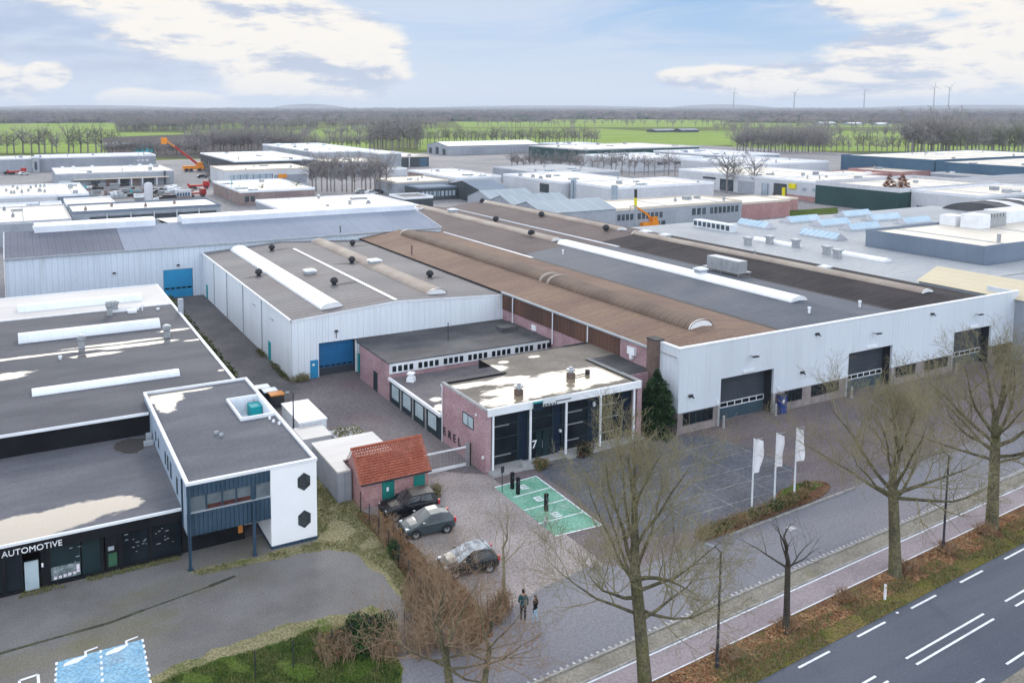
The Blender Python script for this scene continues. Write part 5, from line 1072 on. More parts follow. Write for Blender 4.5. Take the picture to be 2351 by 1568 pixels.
# --- wind turbines on the horizon
for k, (px, py, lb) in enumerate(((1681, 205, 'wind turbine on the horizon, leftmost of five'), (1819, 208, 'wind turbine on the horizon, second from left'), (1979, 206, 'wind turbine on the horizon, third from left'), (2138, 202, 'dark wind turbine on the horizon, fourth from left'), (2172, 204, 'wind turbine on the horizon, rightmost of five'))):
    dist = 3600; az_ = math.atan((px-980)/FPX)+YAW; bx, by = dist*sin(az_), dist*cos(az_); hh = HC+(246-py)*dist/FPX/cos(az_-YAW)*.94
    t = thing('wind_turbine', lb, 'wind turbine', (bx, by, 0), 'wind turbines on the horizon')
    mb = MB(); mb.tube([(bx, by, 0), (bx, by, hh-18)], [2.4, 1.5], 8); mb.build('tower', M_('pale_wall' if k != 3 else 'grey_wall'), t)
    mb = MB()
    for i in range(3):
        a = 2*pi*i/3+k*.7; ux, uz = sin(a), cos(a); mb.tube([(bx, by-3, hh-18), (bx+ux*8*cos(az_), by-3-ux*8*sin(az_), hh-18+uz*8), (bx+ux*24*cos(az_), by-3-ux*24*sin(az_), hh-18+uz*24)], [1.1, 1.3, .3], 5)
    mb.build('rotor', M_('white_wall'), t)
# --- storage yard, machines, vehicles
def far_car(lb, x, y, rz, m, L=4.3):
    t = local(thing('parked_car', lb, 'car', (x, y, 0), 'cars parked about the estate', rz))
    mb = MB(); 
    prof = [(-L/2, .35), (-L/2, .85), (-L/2+.35, .95), (-L/2+.75, 1.4), (L*.12, 1.42), (L*.26, .95), (L/2-.1, .8), (L/2, .35)]
    k = [(x_, -.85, z_) for x_, z_ in prof]; k2 = [(x_, .85, z_) for x_, z_ in prof]
    mb.face(k); mb.face(k2[::-1])
    for i in range(len(prof)): j = (i+1) % len(prof); mb.face([k[i], k[j], k2[j], k2[i]])
    mb.build('body', m, t)
    mb = MB(); mb.box(-L*.3, L*.14, -.87, .87, .98, 1.32); mb.build('window', M_('glass_dark'), t)
    mb = MB()
    for sx in (-1, 1):
        for sy in (-1, 1):
            mb = MB(); mb.lathe([(0, -.1), (.3, -.1), (.3, .1), (0, .1)], (sx*L*.3, sy*.8, .3), 10, 'y'); mb.build('wheel', M_('dark_metal'), t)
    return t
cb, cs, cwh, crd = mat('car_dark', (.02, .022, .028), rough=.25, coat=.6), mat('car_silver', (.35, .37, .40), rough=.3, coat=.5), mat('car_pale', (.65, .66, .68), rough=.3), mat('car_red', (.32, .03, .03), rough=.3)
for (n, x, y, m, rz, lb) in ((2, 585, 690, cb, 0, 'dark car on the yard road left of the white sided hall'), (2, 755, 745, cb, .2, 'dark car parked at the foot of the white sided hall'), (5, 1530, 395, cb, .3, 'black car before the far white hall, first of the row'), (5, 1640, 400, cb, .3, 'black car before the far white hall, second of the row'), (5, 1860, 415, cb, .2, 'black car before the far white hall, last of the row'), (5, 1440, 390, cs, .2, 'silver car at the left end of the black car row'), (3, 340, 845, cwh, .1, 'white car beside the small trees behind the cream roof'), (3, 430, 830, cb, .1, 'dark car beside the white car behind the cream roof'), (3, 200, 830, cs, 0, 'silver car under the bare trees behind the cream roof'), (1, 330, 650, cwh, .4, 'white car at the far left before the pale hall'), (1, 120, 640, cb, .2, 'dark car at the far left edge yard'), (6, 60, 660, cb, .2, 'dark car below the green hall wall'), (6, 180, 640, cs, .2, 'silver car below the green hall wall')):
    c = Z(n, x, y); far_car(lb, c.x, c.y, rz, m)
def truck(lb, c, rz, m):
    t = local(thing('truck', lb, 'truck', (c.x, c.y, 0), None, rz))
    mb = MB(); mb.box(2.1, 3.7, -1.15, 1.15, .6, 2.6); mb.build('cab', m, t); mb = MB(); mb.box(3.705, 3.74, -1, 1, 1.5, 2.3); mb.build('windscreen', M_('glass_dark'), t)
    mb = MB(); mb.box(-3.6, 1.9, -1.15, 1.15, 1.0, 1.5); mb.box(-3.6, -3.4, -1.1, 1.1, 1.5, 2.0); mb.build('bed', m, t)
    for x in (-2.6, -1.4, 2.8):
        for y in (-1, 1): mb = MB(); mb.lathe([(0, -.15), (.5, -.15), (.5, .15), (0, .15)], (x, y, .5), 10, 'y'); mb.build('wheel', M_('dark_metal'), t)
truck('red flatbed truck parked on the storage yard road', Z(2, 530, 840), .15, M_('red')); truck('red tipper truck standing at the far left yard', Z(1, 230, 640), .3, M_('red')); truck('dark red truck half hidden behind the drum stacks', Z(2, 470, 950), .1, M_('car_red') if 'car_red' in MATS else M_('red'))
c = Z(1, 2050, 1040)
t = thing('silo', 'white upright tank silo at the front of the storage yard', 'silo', (c.x, c.y, 0)); mb = MB(); mb.lathe([(1.25, .6), (1.25, 5.6), (1.0, 6.2), (0, 6.5)], (c.x, c.y, 0), 18); mb.build('tank', M_('white_wall'), t, True)
for a in (0, 2.1, 4.2): mb = MB(); mb.tube([(c.x+1.1*cos(a), c.y+1.1*sin(a), 0), (c.x+1.1*cos(a), c.y+1.1*sin(a), .8)], .1, 6); mb.build('leg', M_('steel'), t)
rg = random.Random(11)
kinds = [('grey steel pipes', 'steel'), ('grey metal racks', 'trim_grey'), ('rusty machine parts', 'brick_dusk'), ('pale plastic crates', 'frame_white'), ('dark scrap bins', 'dark_metal'), ('aqua drums', 'aqua')]
spots = [(1, rg.uniform(1180, 1950), rg.uniform(800, 1010)) for _ in range(34)]+[(1, rg.uniform(2110, 2330), rg.uniform(850, 1000)) for _ in range(12)]+[(2, rg.uniform(60, 420), rg.uniform(830, 980)) for _ in range(14)]
ords = ['nearest', 'second', 'third', 'fourth', 'fifth', 'sixth', 'seventh', 'eighth', 'ninth', 'tenth', 'eleventh', 'twelfth']; cnt = {}
for (n, x, y) in sorted(spots, key=lambda s: -s[2]):
    c = Z(n, x, y); kd, m = rg.choice(kinds); cnt[kd] = cnt.get(kd, 0)+1
    t = thing('pallet_stack', 'stack of %s in the storage yard by the white silo' % kd, 'pallet stack', (c.x, c.y, 0), 'stacks of %s in the storage yard' % kd)
    mb = MB(); sx = rg.uniform(.8, 2.2); h = rg.uniform(.7, 2.0)
    mb.box(c.x-sx, c.x+sx, c.y-.9, c.y+.9, 0, .15); mb.build('pallet', M_('brick_dusk'), t); mb = MB()
    n_ = rg.randint(2, 4)
    for i in range(n_):
        u = c.x-sx+2*sx*i/n_; 
        if 'pipes' in kd:
            for j in range(3): mb.tube([(c.x-sx-.3, c.y-.6+.4*i, .35+j*.36), (c.x+sx+.3, c.y-.6+.4*i, .35+j*.36)], .17, 6)
        elif 'drums' in kd: mb.lathe([(.4, .16), (.4, 1.1), (0, 1.12)], (u+.4, c.y-.3, 0), 10); mb.lathe([(.4, .16), (.4, 1.1), (0, 1.12)], (u+.4, c.y+.55, 0), 10)
        else: mb.box(u+.05, u+2*sx/n_-.05, c.y-.8, c.y+.8, .16, .16+h*rg.uniform(.5, 1))
    mb.build('load', M_(m), t)
c = Z(2, 320, 960)
t = thing('storage_container', 'white storage container with blue door grid beside the red truck', 'container', (c.x, c.y, 0)); mb = MB(); mb.box(c.x-2.4, c.x+2.4, c.y-1.2, c.y+1.2, .1, 2.6); mb.build('body', M_('white_wall'), t); mb = MB()
for i in range(5): mb.box(c.x-2.1+i*.85, c.x-1.5+i*.85, c.y-1.26, c.y-1.2, .4, 1.7)
mb.build('side_grille', M_('steelblue_wall'), t)
c = G(331, 350); t = thing('storage_container', 'turquoise container standing before the dark bare field', 'container', (c.x, c.y, 0)); mb = MB(); mb.box(c.x-6, c.x+6, c.y-1.5, c.y+1.5, 0, 5); mb.build('body', M_('aqua'), t); mb = MB(); mb.box(c.x-6.1, c.x+6.1, c.y-1.6, c.y+1.6, 5, 5.3); mb.build('lid', M_('white_wall'), t)
c = Z(2, 1020, 990); t = thing('lift_cabin', 'bright blue cabin beside the low brown brick building', 'cabin', (c.x, c.y, 0)); mb = MB(); mb.box(c.x-1.1, c.x+1.1, c.y-1, c.y+1, 0, 4.0); mb.build('body', M_('cyan'), t); mb = MB(); mb.box(c.x-2.4, c.x+2.4, c.y-.3, c.y+.3, 2.3, 2.5); mb.tube([(c.x-.6, c.y, 4), (c.x-.6, c.y, 6.4)], .12, 6); mb.build('arm', M_('aqua'), t)
# orange loader crane
c = Z(2, 460, 600); t = thing('loader_crane', 'orange loader crane with raised boom beside the far white roofs', 'crane', (c.x, c.y, 0))
mb = MB(); mb.box(c.x-4.5, c.x+4.5, c.y-1.5, c.y+1.5, 1.0, 2.6); mb.box(c.x+1.5, c.x+4, c.y-1.4, c.y+1.4, 2.6, 4.2); mb.build('chassis', M_('orange'), t)
for x in (-3.2, -1.2, 2.6): mb = MB(); mb.lathe([(0, -1.6), (.75, -1.6), (.75, 1.6), (0, 1.6)], (c.x+x, c.y, .75), 12, 'y'); mb.build('wheel', M_('dark_metal'), t)
mb = MB(); mb.tube([(c.x+2, c.y, 3.2), (c.x-8, c.y, 11.5)], [.75, .5], 4); mb.build('boom', M_('red'), t); mb = MB(); mb.tube([(c.x-8, c.y, 11.3), (c.x-12.5, c.y, 15.2)], .4, 4); mb.box(c.x-13.6, c.x-11.2, c.y-.8, c.y+.8, 12.6, 15.4); mb.build('jib_head', M_('orange'), t)
# drill rig behind the bays
c = Z(4, 1940, 1250); t = thing('drilling_rig', 'orange and yellow rig with slanted boom and upright black mast beside the cream roofed office', 'rig', (c.x, c.y, 0))
def zr(x, y): 
    p = Z(4, x, y, 0); d = p-Vector((0, 0, HC)); k = c.y/d.y; return Vector((0, 0, HC))+d*k
mb = MB(); mb.box(c.x-2.4, c.x+2.4, c.y-1.2, c.y+1.2, .6, 1.8); mb.box(c.x+.6, c.x+2.2, c.y-1, c.y+1, 1.8, 3.0); mb.build('chassis', M_('orange'), t)
for s in (-1, 1): mb = MB(); mb.box(c.x-2.6, c.x+2.6, c.y+s*1.3-.3, c.y+s*1.3+.3, 0, .9); mb.build('track', M_('dark_metal'), t)
mb = MB(); mb.tube([zr(2050, 1260), zr(1940, 1050), zr(1780, 940)], [.35, .35, .25], 4); mb.build('boom', M_('orange'), t)
mb = MB(); mb.tube([zr(1775, 1190), zr(1775, 860)], .34, 6); mb.build('mast', M_('trim_grey'), t); mb = MB(); mb.tube([zr(1775, 930), zr(1775, 815)], .36, 6); mb.build('mast_collar', M_('yellow'), t); mb = MB(); mb.tube([zr(1778, 815), zr(1778, 700)], .38, 6); mb.build('mast_tip', M_('dark_metal'), t)
mb = MB(); mb.tube([zr(1770, 930), zr(1700, 935), zr(1695, 1000)], .1, 5); mb.build('hose', M_('dark_metal'), t)
# ================================================================ vegetation
mat('bark', (.085, .076, .055), (.14, .125, .075), sc=1.6, st=(1, 1, .4), fine=.3, fsc=6, dirt=((.10, .105, .035), 1.1, (1, 1, .5), .5, .7, .7), rough=1, spec=0)
mat('branch', (.19, .165, .10), (.25, .22, .14), sc=.9, fine=.2, dirt=((.12, .125, .045), .5, (1, 1, 1), .5, .7, .6), rough=1, spec=0)
mat('branch_brown', (.22, .15, .10), (.28, .20, .13), sc=.9, fine=.2, rough=1, spec=0)
mat('branch_dark', (.045, .04, .036), (.075, .065, .05), sc=.9, fine=.2, rough=1, spec=0)
mat('leaf_brown', (.23, .105, .055), (.31, .17, .09), sc=1.1, fine=.4, fsc=7, rough=1, spec=0)
mat('leaf_tan', (.24, .16, .085), (.30, .21, .12), sc=1.1, fine=.4, fsc=7, rough=1, spec=0)
mat('leaf_green', (.03, .07, .022), (.055, .10, .03), sc=1.3, fine=.4, fsc=7, rough=.8, spec=.2)
mat('leaf_dark', (.012, .032, .018), (.028, .055, .025), sc=1.2, fine=.4, fsc=7, rough=.8, spec=.2)
mat('leaf_olive', (.10, .12, .03), (.15, .15, .05), sc=1.3, fine=.4, fsc=7, rough=1, spec=0)
mat('grass_blade', (.11, .17, .035), (.19, .20, .07), sc=.8, fine=.3, rough=1, spec=0)
mat('straw', (.25, .22, .12), (.19, .17, .085), sc=.8, fine=.3, rough=1, spec=0)
mat('far_bark', (.19, .175, .172), (.235, .215, .205), sc=.02, rough=1, spec=0)
mat('far_twig', (.25, .23, .23), (.30, .275, .265), sc=.02, rough=1, spec=0)
mat('far_green', (.15, .17, .09), (.19, .20, .12), sc=.02, rough=1, spec=0)
mat('rust_leaf', (.20, .075, .04), (.26, .11, .06), sc=.3, rough=1, spec=0)
mat('wood_a', (.095, .088, .10), (.13, .115, .125), sc=.01, st=(1, 1, 4), fine=.25, fsc=.12, rough=1, spec=0)
mat('wood_b', (.12, .10, .10), (.15, .13, .125), sc=.01, st=(1, 1, 4), fine=.25, fsc=.12, rough=1, spec=0)
mat('wood_c', (.06, .075, .07), (.085, .095, .08), sc=.01, st=(1, 1, 4), fine=.25, fsc=.12, rough=1, spec=0)

def rdir(rng): 
    a = rng.uniform(0, 2*pi); z = rng.uniform(-1, 1); r = sqrt(1-z*z); return Vector((r*cos(a), r*sin(a), z))
def twig(mb, p, d, L, r, lev, rng, up, wob, maxlev, kids, sink=None, crook=1.0):
    """grow one branch as a bent tapering tube and its children"""
    n = 5 if lev <= 1 else 4 if lev == 2 else 3 if lev == 3 else 2
    pts = [p.copy()]; rad = [r]; dd = d.normalized()
    for i in range(n):
        dd = (dd+rdir(rng)*wob*crook+Vector((0, 0, up))).normalized()
        p = p+dd*(L/n); pts.append(p.copy()); rad.append(max(r*(1-(.93 if lev <= 1 else .7)*(i+1)/n), .006))
    tgt = mb[0] if lev <= 1 else mb[1]
    tgt.tube(pts, rad, 7 if lev == 0 else 6 if lev == 1 else 4 if lev == 2 else 3, cap=False)
    if lev >= maxlev: return
    k = kids[min(lev, len(kids)-1)]
    for j in range(k):
        t = (.22+.78*(j+rng.random())/k); f = t*n; i = min(int(f), n-1); q = pts[i].lerp(pts[i+1], f-i)
        ax = (pts[i+1]-pts[i]).normalized()
        side = ax.cross(rdir(rng)).normalized()
        nd = (ax*rng.uniform(.45, .9)+side*rng.uniform(.55, 1.0)+Vector((0, 0, .12))).normalized()
        twig(mb, q, nd, L*rng.uniform(.36, .66)*(1.15-.45*t), max(rad[i]*rng.uniform(.38, .56), .007), lev+1, rng, up*.9+.02, wob*1.1, maxlev, kids, None, crook)
def bare_tree(label, x, y, H, R, fork, r0, seed, limbs=9, lean=(0, 0), kids=(5, 7, 5, 3), mb_=('bark', 'branch'), maxlev=4, up=.09, wob=.17, group='bare street trees', name='bare_tree', crook=1.0, elev=(.12, 1.35), first=.72):
    rng = random.Random(seed); t = thing(name, label, 'tree', (x, y, 0), group)
    A_, C_ = MB(), MB()
    pts = [Vector((x, y, -.1)), Vector((x, y, .25)), Vector((x+lean[0]*.3, y+lean[1]*.3, fork*.35)), Vector((x+lean[0]*.65, y+lean[1]*.65, fork*.7)), Vector((x+lean[0], y+lean[1], fork))]
    A_.tube(pts, [r0*1.5, r0*1.18, r0, r0*.92, r0*.85], 10)
    top = pts[-1]
    # leader
    lead = top; lp = [top]; lr = [r0*.8]
    for i in range(4):
        lead = lead+Vector((rng.uniform(-.25, .25), rng.uniform(-.25, .25), (H-fork)*.17)); lp.append(lead); lr.append(r0*(.66-.13*i))
    A_.tube(lp, lr, 7)
    for k in range(limbs):
        u = k/(limbs-1) if limbs > 1 else 1
        e = elev[0]+(elev[1]-elev[0])*u*rng.uniform(.85, 1.1); a = k*2.4+rng.uniform(-.35, .35)
        zf = fork*(first+(1-first)*min(1, u*1.7)) if u < .6 else None
        if zf is not None:
            f = (zf/fork); i = 3 if f > .7 else 2; p = pts[i].lerp(pts[i+1], (f-.7)/.3 if f > .7 else (f-.35)/.35)
        else: p = lp[min(4, int((u-.6)/.4*4))]
        d = Vector((cos(a)*cos(e), sin(a)*cos(e), sin(e)))
        L = 1/sqrt((cos(e)/R)**2+(sin(e)/(max(H-p.z, .5)))**2)*rng.uniform(.85, 1.05)
        twig((A_, C_), p, d, L, r0*rng.uniform(.27, .42), 1, rng, up, wob, maxlev, kids, None, crook)
    A_.build('trunk', M_(mb_[0]), t); C_.build('crown', M_(mb_[1]), t)
    return t
bare_tree('big bare tree with wide olive crown left of the small lopped tree', 26.75, 29.4, 13.2, 5.8, 6.6, .32, 5, 15, (-.7, .2), (5, 9, 9, 6), wob=.21, elev=(.05, 1.4), first=.62)
bare_tree('big bare tree on the verge between lopped tree and right edge', 48.0, 30.84, 11.9, 6.6, 5.4, .33, 12, 13, (-.35, .2), (5, 9, 9, 6), wob=.21, elev=(.1, 1.3), first=.9)
bare_tree('big bare tree on the verge cut by the right edge of the photo', 59.62, 31.65, 12.6, 6.4, 6.6, .34, 23, 15, (-.3, 0), (5, 9, 9, 6), wob=.21, elev=(.08, 1.4), first=.7)
bare_tree('small lopped dark tree with few crooked branches on the verge', 37.24, 29.92, 6.7, 3.1, 3.9, .17, 31, 6, (-.1, 0), (3, 3, 2), ('branch_dark', 'branch_dark'), 3, .02, .22, elev=(.25, 1.2), first=.95)
bare_tree('slim young bare tree in the parking between the third car and the green bays', 25.0, 39.76, 5.9, 2.7, 2.5, .095, 44, 6, (-.05, 0), (4, 5, 3), ('branch', 'branch'), 3, .12, .12, elev=(.35, 1.3), first=.85)
bare_tree('spreading bare multi-branched tree at the bottom edge among brown shrubs', 18.3, 34.0, 6.6, 4.6, 2.2, .20, 57, 13, (-.3, 0), (5, 7, 6, 3), ('bark', 'branch_brown'), 4, .06, .17, elev=(.1, 1.3), first=.6)
bare_tree('second bare tree at the bottom edge leaning right of the first', 20.0, 33.6, 5.2, 3.3, 2.0, .15, 59, 9, (.3, 0), (5, 6, 5, 3), ('bark', 'branch_brown'), 4, .05, .18, elev=(.05, 1.2), first=.6)

def quad_leaf(mb, p, s, rng):
    u = rdir(rng)*s; v = u.cross(rdir(rng)).normalized()*s*.6
    mb.face([p-u, p+v, p+u, p-v])
def shrub(name, label, x, y, rx, ry, h, ntw, nlf, leafm, seed, twm='branch_brown', cat='shrub', group=None, ls=(.05, .10), round_=1.0):
    rng = random.Random(seed); t = thing(name, label, cat, (x, y, 0), group)
    if ntw:
        T = MB()
        for k in range(ntw):
            px, py = x+rng.uniform(-1, 1)*rx*.75, y+rng.uniform(-1, 1)*ry*.75; a = rng.uniform(0, 2*pi); o = rng.uniform(.1, .6)
            p = Vector((px, py, 0)); q = p+Vector((cos(a)*o*.4, sin(a)*o*.4, h*rng.uniform(.45, .7))); w_ = q+Vector((cos(a)*o*.6, sin(a)*o*.6, h*rng.uniform(.2, .45)))
            T.tube([p, q, w_], [.016, .012, .006], 3, False)
            for j in range(3):
                d = rdir(rng); d.z = abs(d.z); s_ = q.lerp(w_, rng.random()); T.tube([s_, s_+d*rng.uniform(.15, .4)], [.009, .005], 3, False)
        T.build('stems', M_(twm), t)
    if nlf:
        lm = leafm if isinstance(leafm, (list, tuple)) else [leafm]; Lf = MB()
        for k in range(nlf):
            d = rdir(rng); r = rng.random()**.4; bump = 1+.22*sin(d.x*5+seed)+.2*sin(d.y*6+seed*2)+.15*sin(d.z*7)
            p = Vector((x+d.x*rx*r*bump, y+d.y*ry*r*bump, h*.5+d.z*h*.5*r*bump))
            if p.z < .02: p.z = rng.uniform(.02, .2)
            Lf.mi(rng.randrange(len(lm))); quad_leaf(Lf, p, rng.uniform(*ls), rng)
        Lf.build('foliage', [M_(m) for m in lm], t)
    return t
c = G(838, 1478)
shrub('evergreen_bush', 'round dark green bush at the edge of the lawn by the brown hedge', c.x, c.y, 1.5, 1.1, 1.5, 30, 6500, ['leaf_green', 'leaf_dark', 'leaf_green'], 3, 'branch_dark')
shrub('evergreen_bush', 'low brownish green bush left of the round dark green bush', c.x-1.7, c.y+.1, 1.0, .8, 1.1, 40, 1400, ['leaf_olive', 'leaf_brown', 'leaf_green'], 4)
rg = random.Random(21)
hp = [(22.15, 51.2), (21.7, 49.6), (21.5, 48.1), (21.5, 46.6), (21.55, 45.2), (21.6, 43.8), (21.75, 42.4), (21.85, 41.0), (21.9, 39.6), (21.7, 38.3), (23.2, 38.0), (24.1, 38.6)]
hl = ['thin brown hedge shrub at the corner of the brick shed', 'thin brown hedge shrub in front of the black car', 'leafy russet hedge shrub before the dark hatchback', 'leafy russet hedge shrub between the two dark hatchbacks', 'brown hedge shrub beside the empty parking space', 'brown hedge shrub before the pale topped hatchback', 'tall brown hedge shrub left of the pale topped hatchback front', 'tall brown hedge shrub below the pale topped hatchback', 'dense brown hedge shrub left of the slim young tree', 'dense brown hedge shrub at the road end of the hedge', 'russet shrub at the foot of the slim young tree', 'orange brown round shrub beside the two people']
for k, ((x, y), lb) in enumerate(zip(hp, hl)):
    shrub('hedge_shrub', lb, x, y, .95 if k < 10 else .75, .95 if k < 10 else .7, rg.uniform(.75, 1.05) if k < 5 else rg.uniform(1.0, 1.4), 80 if k > 3 else 45, 650 if k > 1 else 250, ['leaf_brown', 'leaf_tan', 'leaf_brown'], 30+k, 'branch_brown', 'shrub', 'shrubs of the brown hedge', (.03, .065))
for k, (x, y, h, lb) in enumerate(((16.6, 38.3, 1.2, 'brown leafless shrub at the bottom edge left of the multi-branched tree'), (14.2, 39.2, 1.2, 'low brown shrub at the bottom edge right of the lawn fence'), (18.6, 37.6, 1.3, 'brown leafless shrub in front of the round dark green bush'), (19.6, 39.6, 1.1, 'brown twiggy shrub right of the round dark green bush'), (20.2, 41.6, 1.3, 'sparse brown shrub between dark green bush and hedge'), (20.6, 36.9, 1.3, 'brown shrub at the road corner near the bottom edge'))):
    shrub('brown_shrub', lb, x, y, 1.2, 1.1, h, 150, 500, ['leaf_tan', 'leaf_brown'], 60+k, 'branch_brown', 'shrub', None, (.025, .06))
shrub('evergreen_bush', 'dark ivy bush on the wire fence left of the hedge', 20.95, 46.6, .45, .7, 1.1, 10, 900, ['leaf_dark', 'leaf_green'], 77, 'branch_dark')
# planting bed
pb = [(40.7, 39.55), (41.9, 39.7), (43.1, 39.75), (44.4, 39.8), (45.6, 39.9), (46.9, 40.0), (48.2, 40.05), (49.3, 40.2), (50.3, 40.35), (51.4, 40.45), (53.2, 41.5)]
pl = ['olive shrub at the left tip of the flag bed', 'second low olive shrub from the left tip of the flag bed', 'low mixed shrub left of the first flagpole', 'tan shrub just left of the first flagpole foot', 'olive shrub between the first flagpole and the bright green shrub', 'brown shrub left of the bright green shrub', 'bright green shrub at the foot of the middle flagpole', 'olive shrub between middle and right flagpole', 'brown shrub at the foot of the right flagpole', 'small tan shrub right of the right flagpole', 'small rounded shrub on the mossy end of the flag bed']
for k, ((x, y), lb) in enumerate(zip(pb, pl)):
    m = ['leaf_green'] if k == 6 else ['leaf_olive', 'leaf_tan', 'leaf_green'] if k % 3 else ['leaf_olive', 'leaf_brown', 'leaf_tan']
    shrub('bed_shrub', lb, x, y, .7 if k < 10 else .45, .42, .8 if k < 10 else .5, 20, 650, m, 90+k, 'branch_brown', 'shrub', 'shrubs of the flag bed', (.04, .08))
shrub('planter_bush', 'green brown bush with pale boulder on the left platform of the office front', 36.9, 53.45, .75, .5, .85, 15, 900, ['leaf_olive', 'leaf_green', 'leaf_brown'], 110)
shrub('planter_bush', 'dark red leaved bush right of the office entrance', 41.6, 53.75, .8, .5, 1.25, 20, 1300, [mat('leaf_wine', (.06, .02, .022), (.10, .035, .035), sc=1.5, rough=.8).name, 'leaf_dark'], 111, 'branch_dark')
mb = MB(); rg = random.Random(2)
for k in range(3):
    c = Vector((35.9+k*.35, 53.85-.1*k, .34)); s = .5-.1*k; P = []
    for i in range(7): a = i*2*pi/7; P.append((c.x+cos(a)*s*rg.uniform(.8, 1.2), c.y+sin(a)*s*.7*rg.uniform(.8, 1.2)))
    mb.prism(P, .05, .36+.2*(2-k)*.5)
tag(mb.build('boulder', M_('concrete')), 'pale boulders at the left of the office entrance', 'boulder')
shrub('weed_clump', 'pale yellow weeds growing at the near corner of the white warehouse', 26.3, 82.5, 1.3, .5, .8, 60, 500, ['straw', 'leaf_olive'], 120, 'branch')
for k, (x, y, lb) in enumerate(((25.1, 88, 'dark weeds along the warehouse flank nearest the corner'), (25.1, 94, 'dark weeds along the warehouse flank near its downpipe'), (25.1, 85, 'dark green weeds at the left of the warehouse corner'))): shrub('weed_clump', lb, x, y, .35, 1.9, .5, 10, 420, ['leaf_dark', 'leaf_olive'], 130+k)
shrub('dry_weeds', 'dry yellow plants at the right corner of the brick shed', 27.3, 53.0, .4, .5, .9, 50, 200, ['straw'], 140, 'branch')
for k, s in enumerate((-7.5, -2.2, 4.2, 8.6, 13.4, -12.4)):
    x, y = rp(s, .55); lb = ['low russet shrub on the verge right of the small lopped tree', 'low russet shrub on the verge near the white post', 'russet shrub beside the second lamp post', 'russet shrub on the verge left of the right edge tree', 'russet shrub at the foot of the right edge tree', 'russet shrub at the foot of the first lamp post'][k]
    shrub('verge_shrub', lb, x, y, .75, .55, .6, 50, 700, ['leaf_brown', 'leaf_brown', 'leaf_tan'], 150+k, 'branch_brown', 'shrub', 'russet shrubs on the verge', (.04, .07))
# conifer at the office corner
def conifer(name, label, x, y, H, R, n, mats_, seed, cat='tree', group=None, ls=(.10, .2)):
    rng = random.Random(seed); t = thing(name, label, cat, (x, y, 0), group); mb = MB(); mb.tube([(x, y, 0), (x, y, H*.9)], [R*.1, .02], 6); mb.build('trunk', M_('bark'), t)
    Lf = MB()
    for k in range(n):
        z = H*(1-rng.random()**.62)*.98+.1; w_ = R*min(1, (1-z/H)*2.3+.05)*(.78+.3*sin(z*5.5+seed)*.6+.25*rng.random()); a = rng.uniform(0, 2*pi); r = w_*rng.random()**.35*(1+.15*sin(a*3+z*2))
        p = Vector((x+cos(a)*r, y+sin(a)*r, z)); s = rng.uniform(*ls)
        d = Vector((cos(a), sin(a), rng.uniform(-.5, .5))).normalized()*s; v = Vector((-sin(a), cos(a), rng.uniform(-.5, .5)))*s*.45
        Lf.mi(rng.randrange(len(mats_))); Lf.face([p-d*.6, p+v, p+d, p-v])
    Lf.build('crown', [M_(m) for m in mats_], t); return t
conifer('conifer', 'dark green conifer squeezed between the office and the factory front corner', 50.0, 54.6, 6.0, 1.45, 12000, ['leaf_dark', 'leaf_dark', 'leaf_dark', 'leaf_green'], 7)
c = Z(6, 815, 720); conifer('rust_conifer', 'rust brown conifer left of the pair by the white depot', c.x, c.y, 9.5, 2.2, 900, ['rust_leaf'], 3, group='rust brown conifers', ls=(.4, .8))
c = Z(6, 960, 725); conifer('rust_conifer', 'rust brown conifer right of the pair by the white depot', c.x, c.y, 9.8, 2.6, 1000, ['rust_leaf'], 5, group='rust brown conifers', ls=(.4, .8))
# ---------------- ground cover
def in_poly(x, y, P):
    r = False
    for (a, b), (c, d) in zip(P, P[1:]+P[:1]):
        if (b > y) != (d > y) and x < (c-a)*(y-b)/(d-b)+a: r = not r
    return r
def scatter(name, polys, n, mats_, kind, seed, hs=(.08, .22), z=.015):
    rng = random.Random(seed); mb = MB()
    for P, share in polys:
        P = [(p[0], p[1]) for p in P]; xs = [p[0] for p in P]; ys = [p[1] for p in P]; k = 0; tries = 0
        while k < n*share and tries < n*8:
            tries += 1; x, y = rng.uniform(min(xs), max(xs)), rng.uniform(min(ys), max(ys))
            if not in_poly(x, y, P): continue
            if mnoise.noise(Vector((x*.5, y*.5, seed))) < -.12: continue
            k += 1; mb.mi(rng.randrange(len(mats_)))
            if kind == 'leaf':
                s = rng.uniform(.04, .09); a = rng.uniform(0, pi); u = Vector((cos(a), sin(a), rng.uniform(-.4, .4)))*s; v = Vector((-sin(a), cos(a), rng.uniform(-.4, .4)))*s*.6; p = Vector((x, y, z+.035)); mb.face([p-u, p+v, p+u, p-v])
            else:
                for j in range(3):
                    a = rng.uniform(0, 2*pi); h = rng.uniform(*hs); w_ = .018; ox, oy = rng.uniform(-.08, .08), rng.uniform(-.08, .08); b = Vector((x+ox, y+oy, z)); tp = b+Vector((cos(a)*h*.5, sin(a)*h*.5, h)); sd = Vector((-sin(a), cos(a), 0))*w_
                    mb.face([b-sd, b+sd, tp])
    return struct(mb.build(name, [M_(m) for m in mats_]), 'stuff')
vs_ = lambda s0, s1, t0, t1: [rp(s0, t0), rp(s1, t0), rp(s1, t1), rp(s0, t1)]
scatter('leaf_litter', [(vs_(-16, 18, -.5, 1.15), 1)], 9000, ['leaf_brown', 'leaf_tan', 'leaf_brown'], 'leaf', 1, z=.03)
scatter('verge_grass_tufts', [(vs_(-16, 18, -1.4, .3), 1)], 5000, ['grass_blade', 'straw', 'leaf_tan'], 'grass', 2, z=.025)
lawnp = pxs([(330, 1590), (400, 1550), (520, 1510), (640, 1478), (745, 1432), (830, 1440), (905, 1480), (930, 1600)])
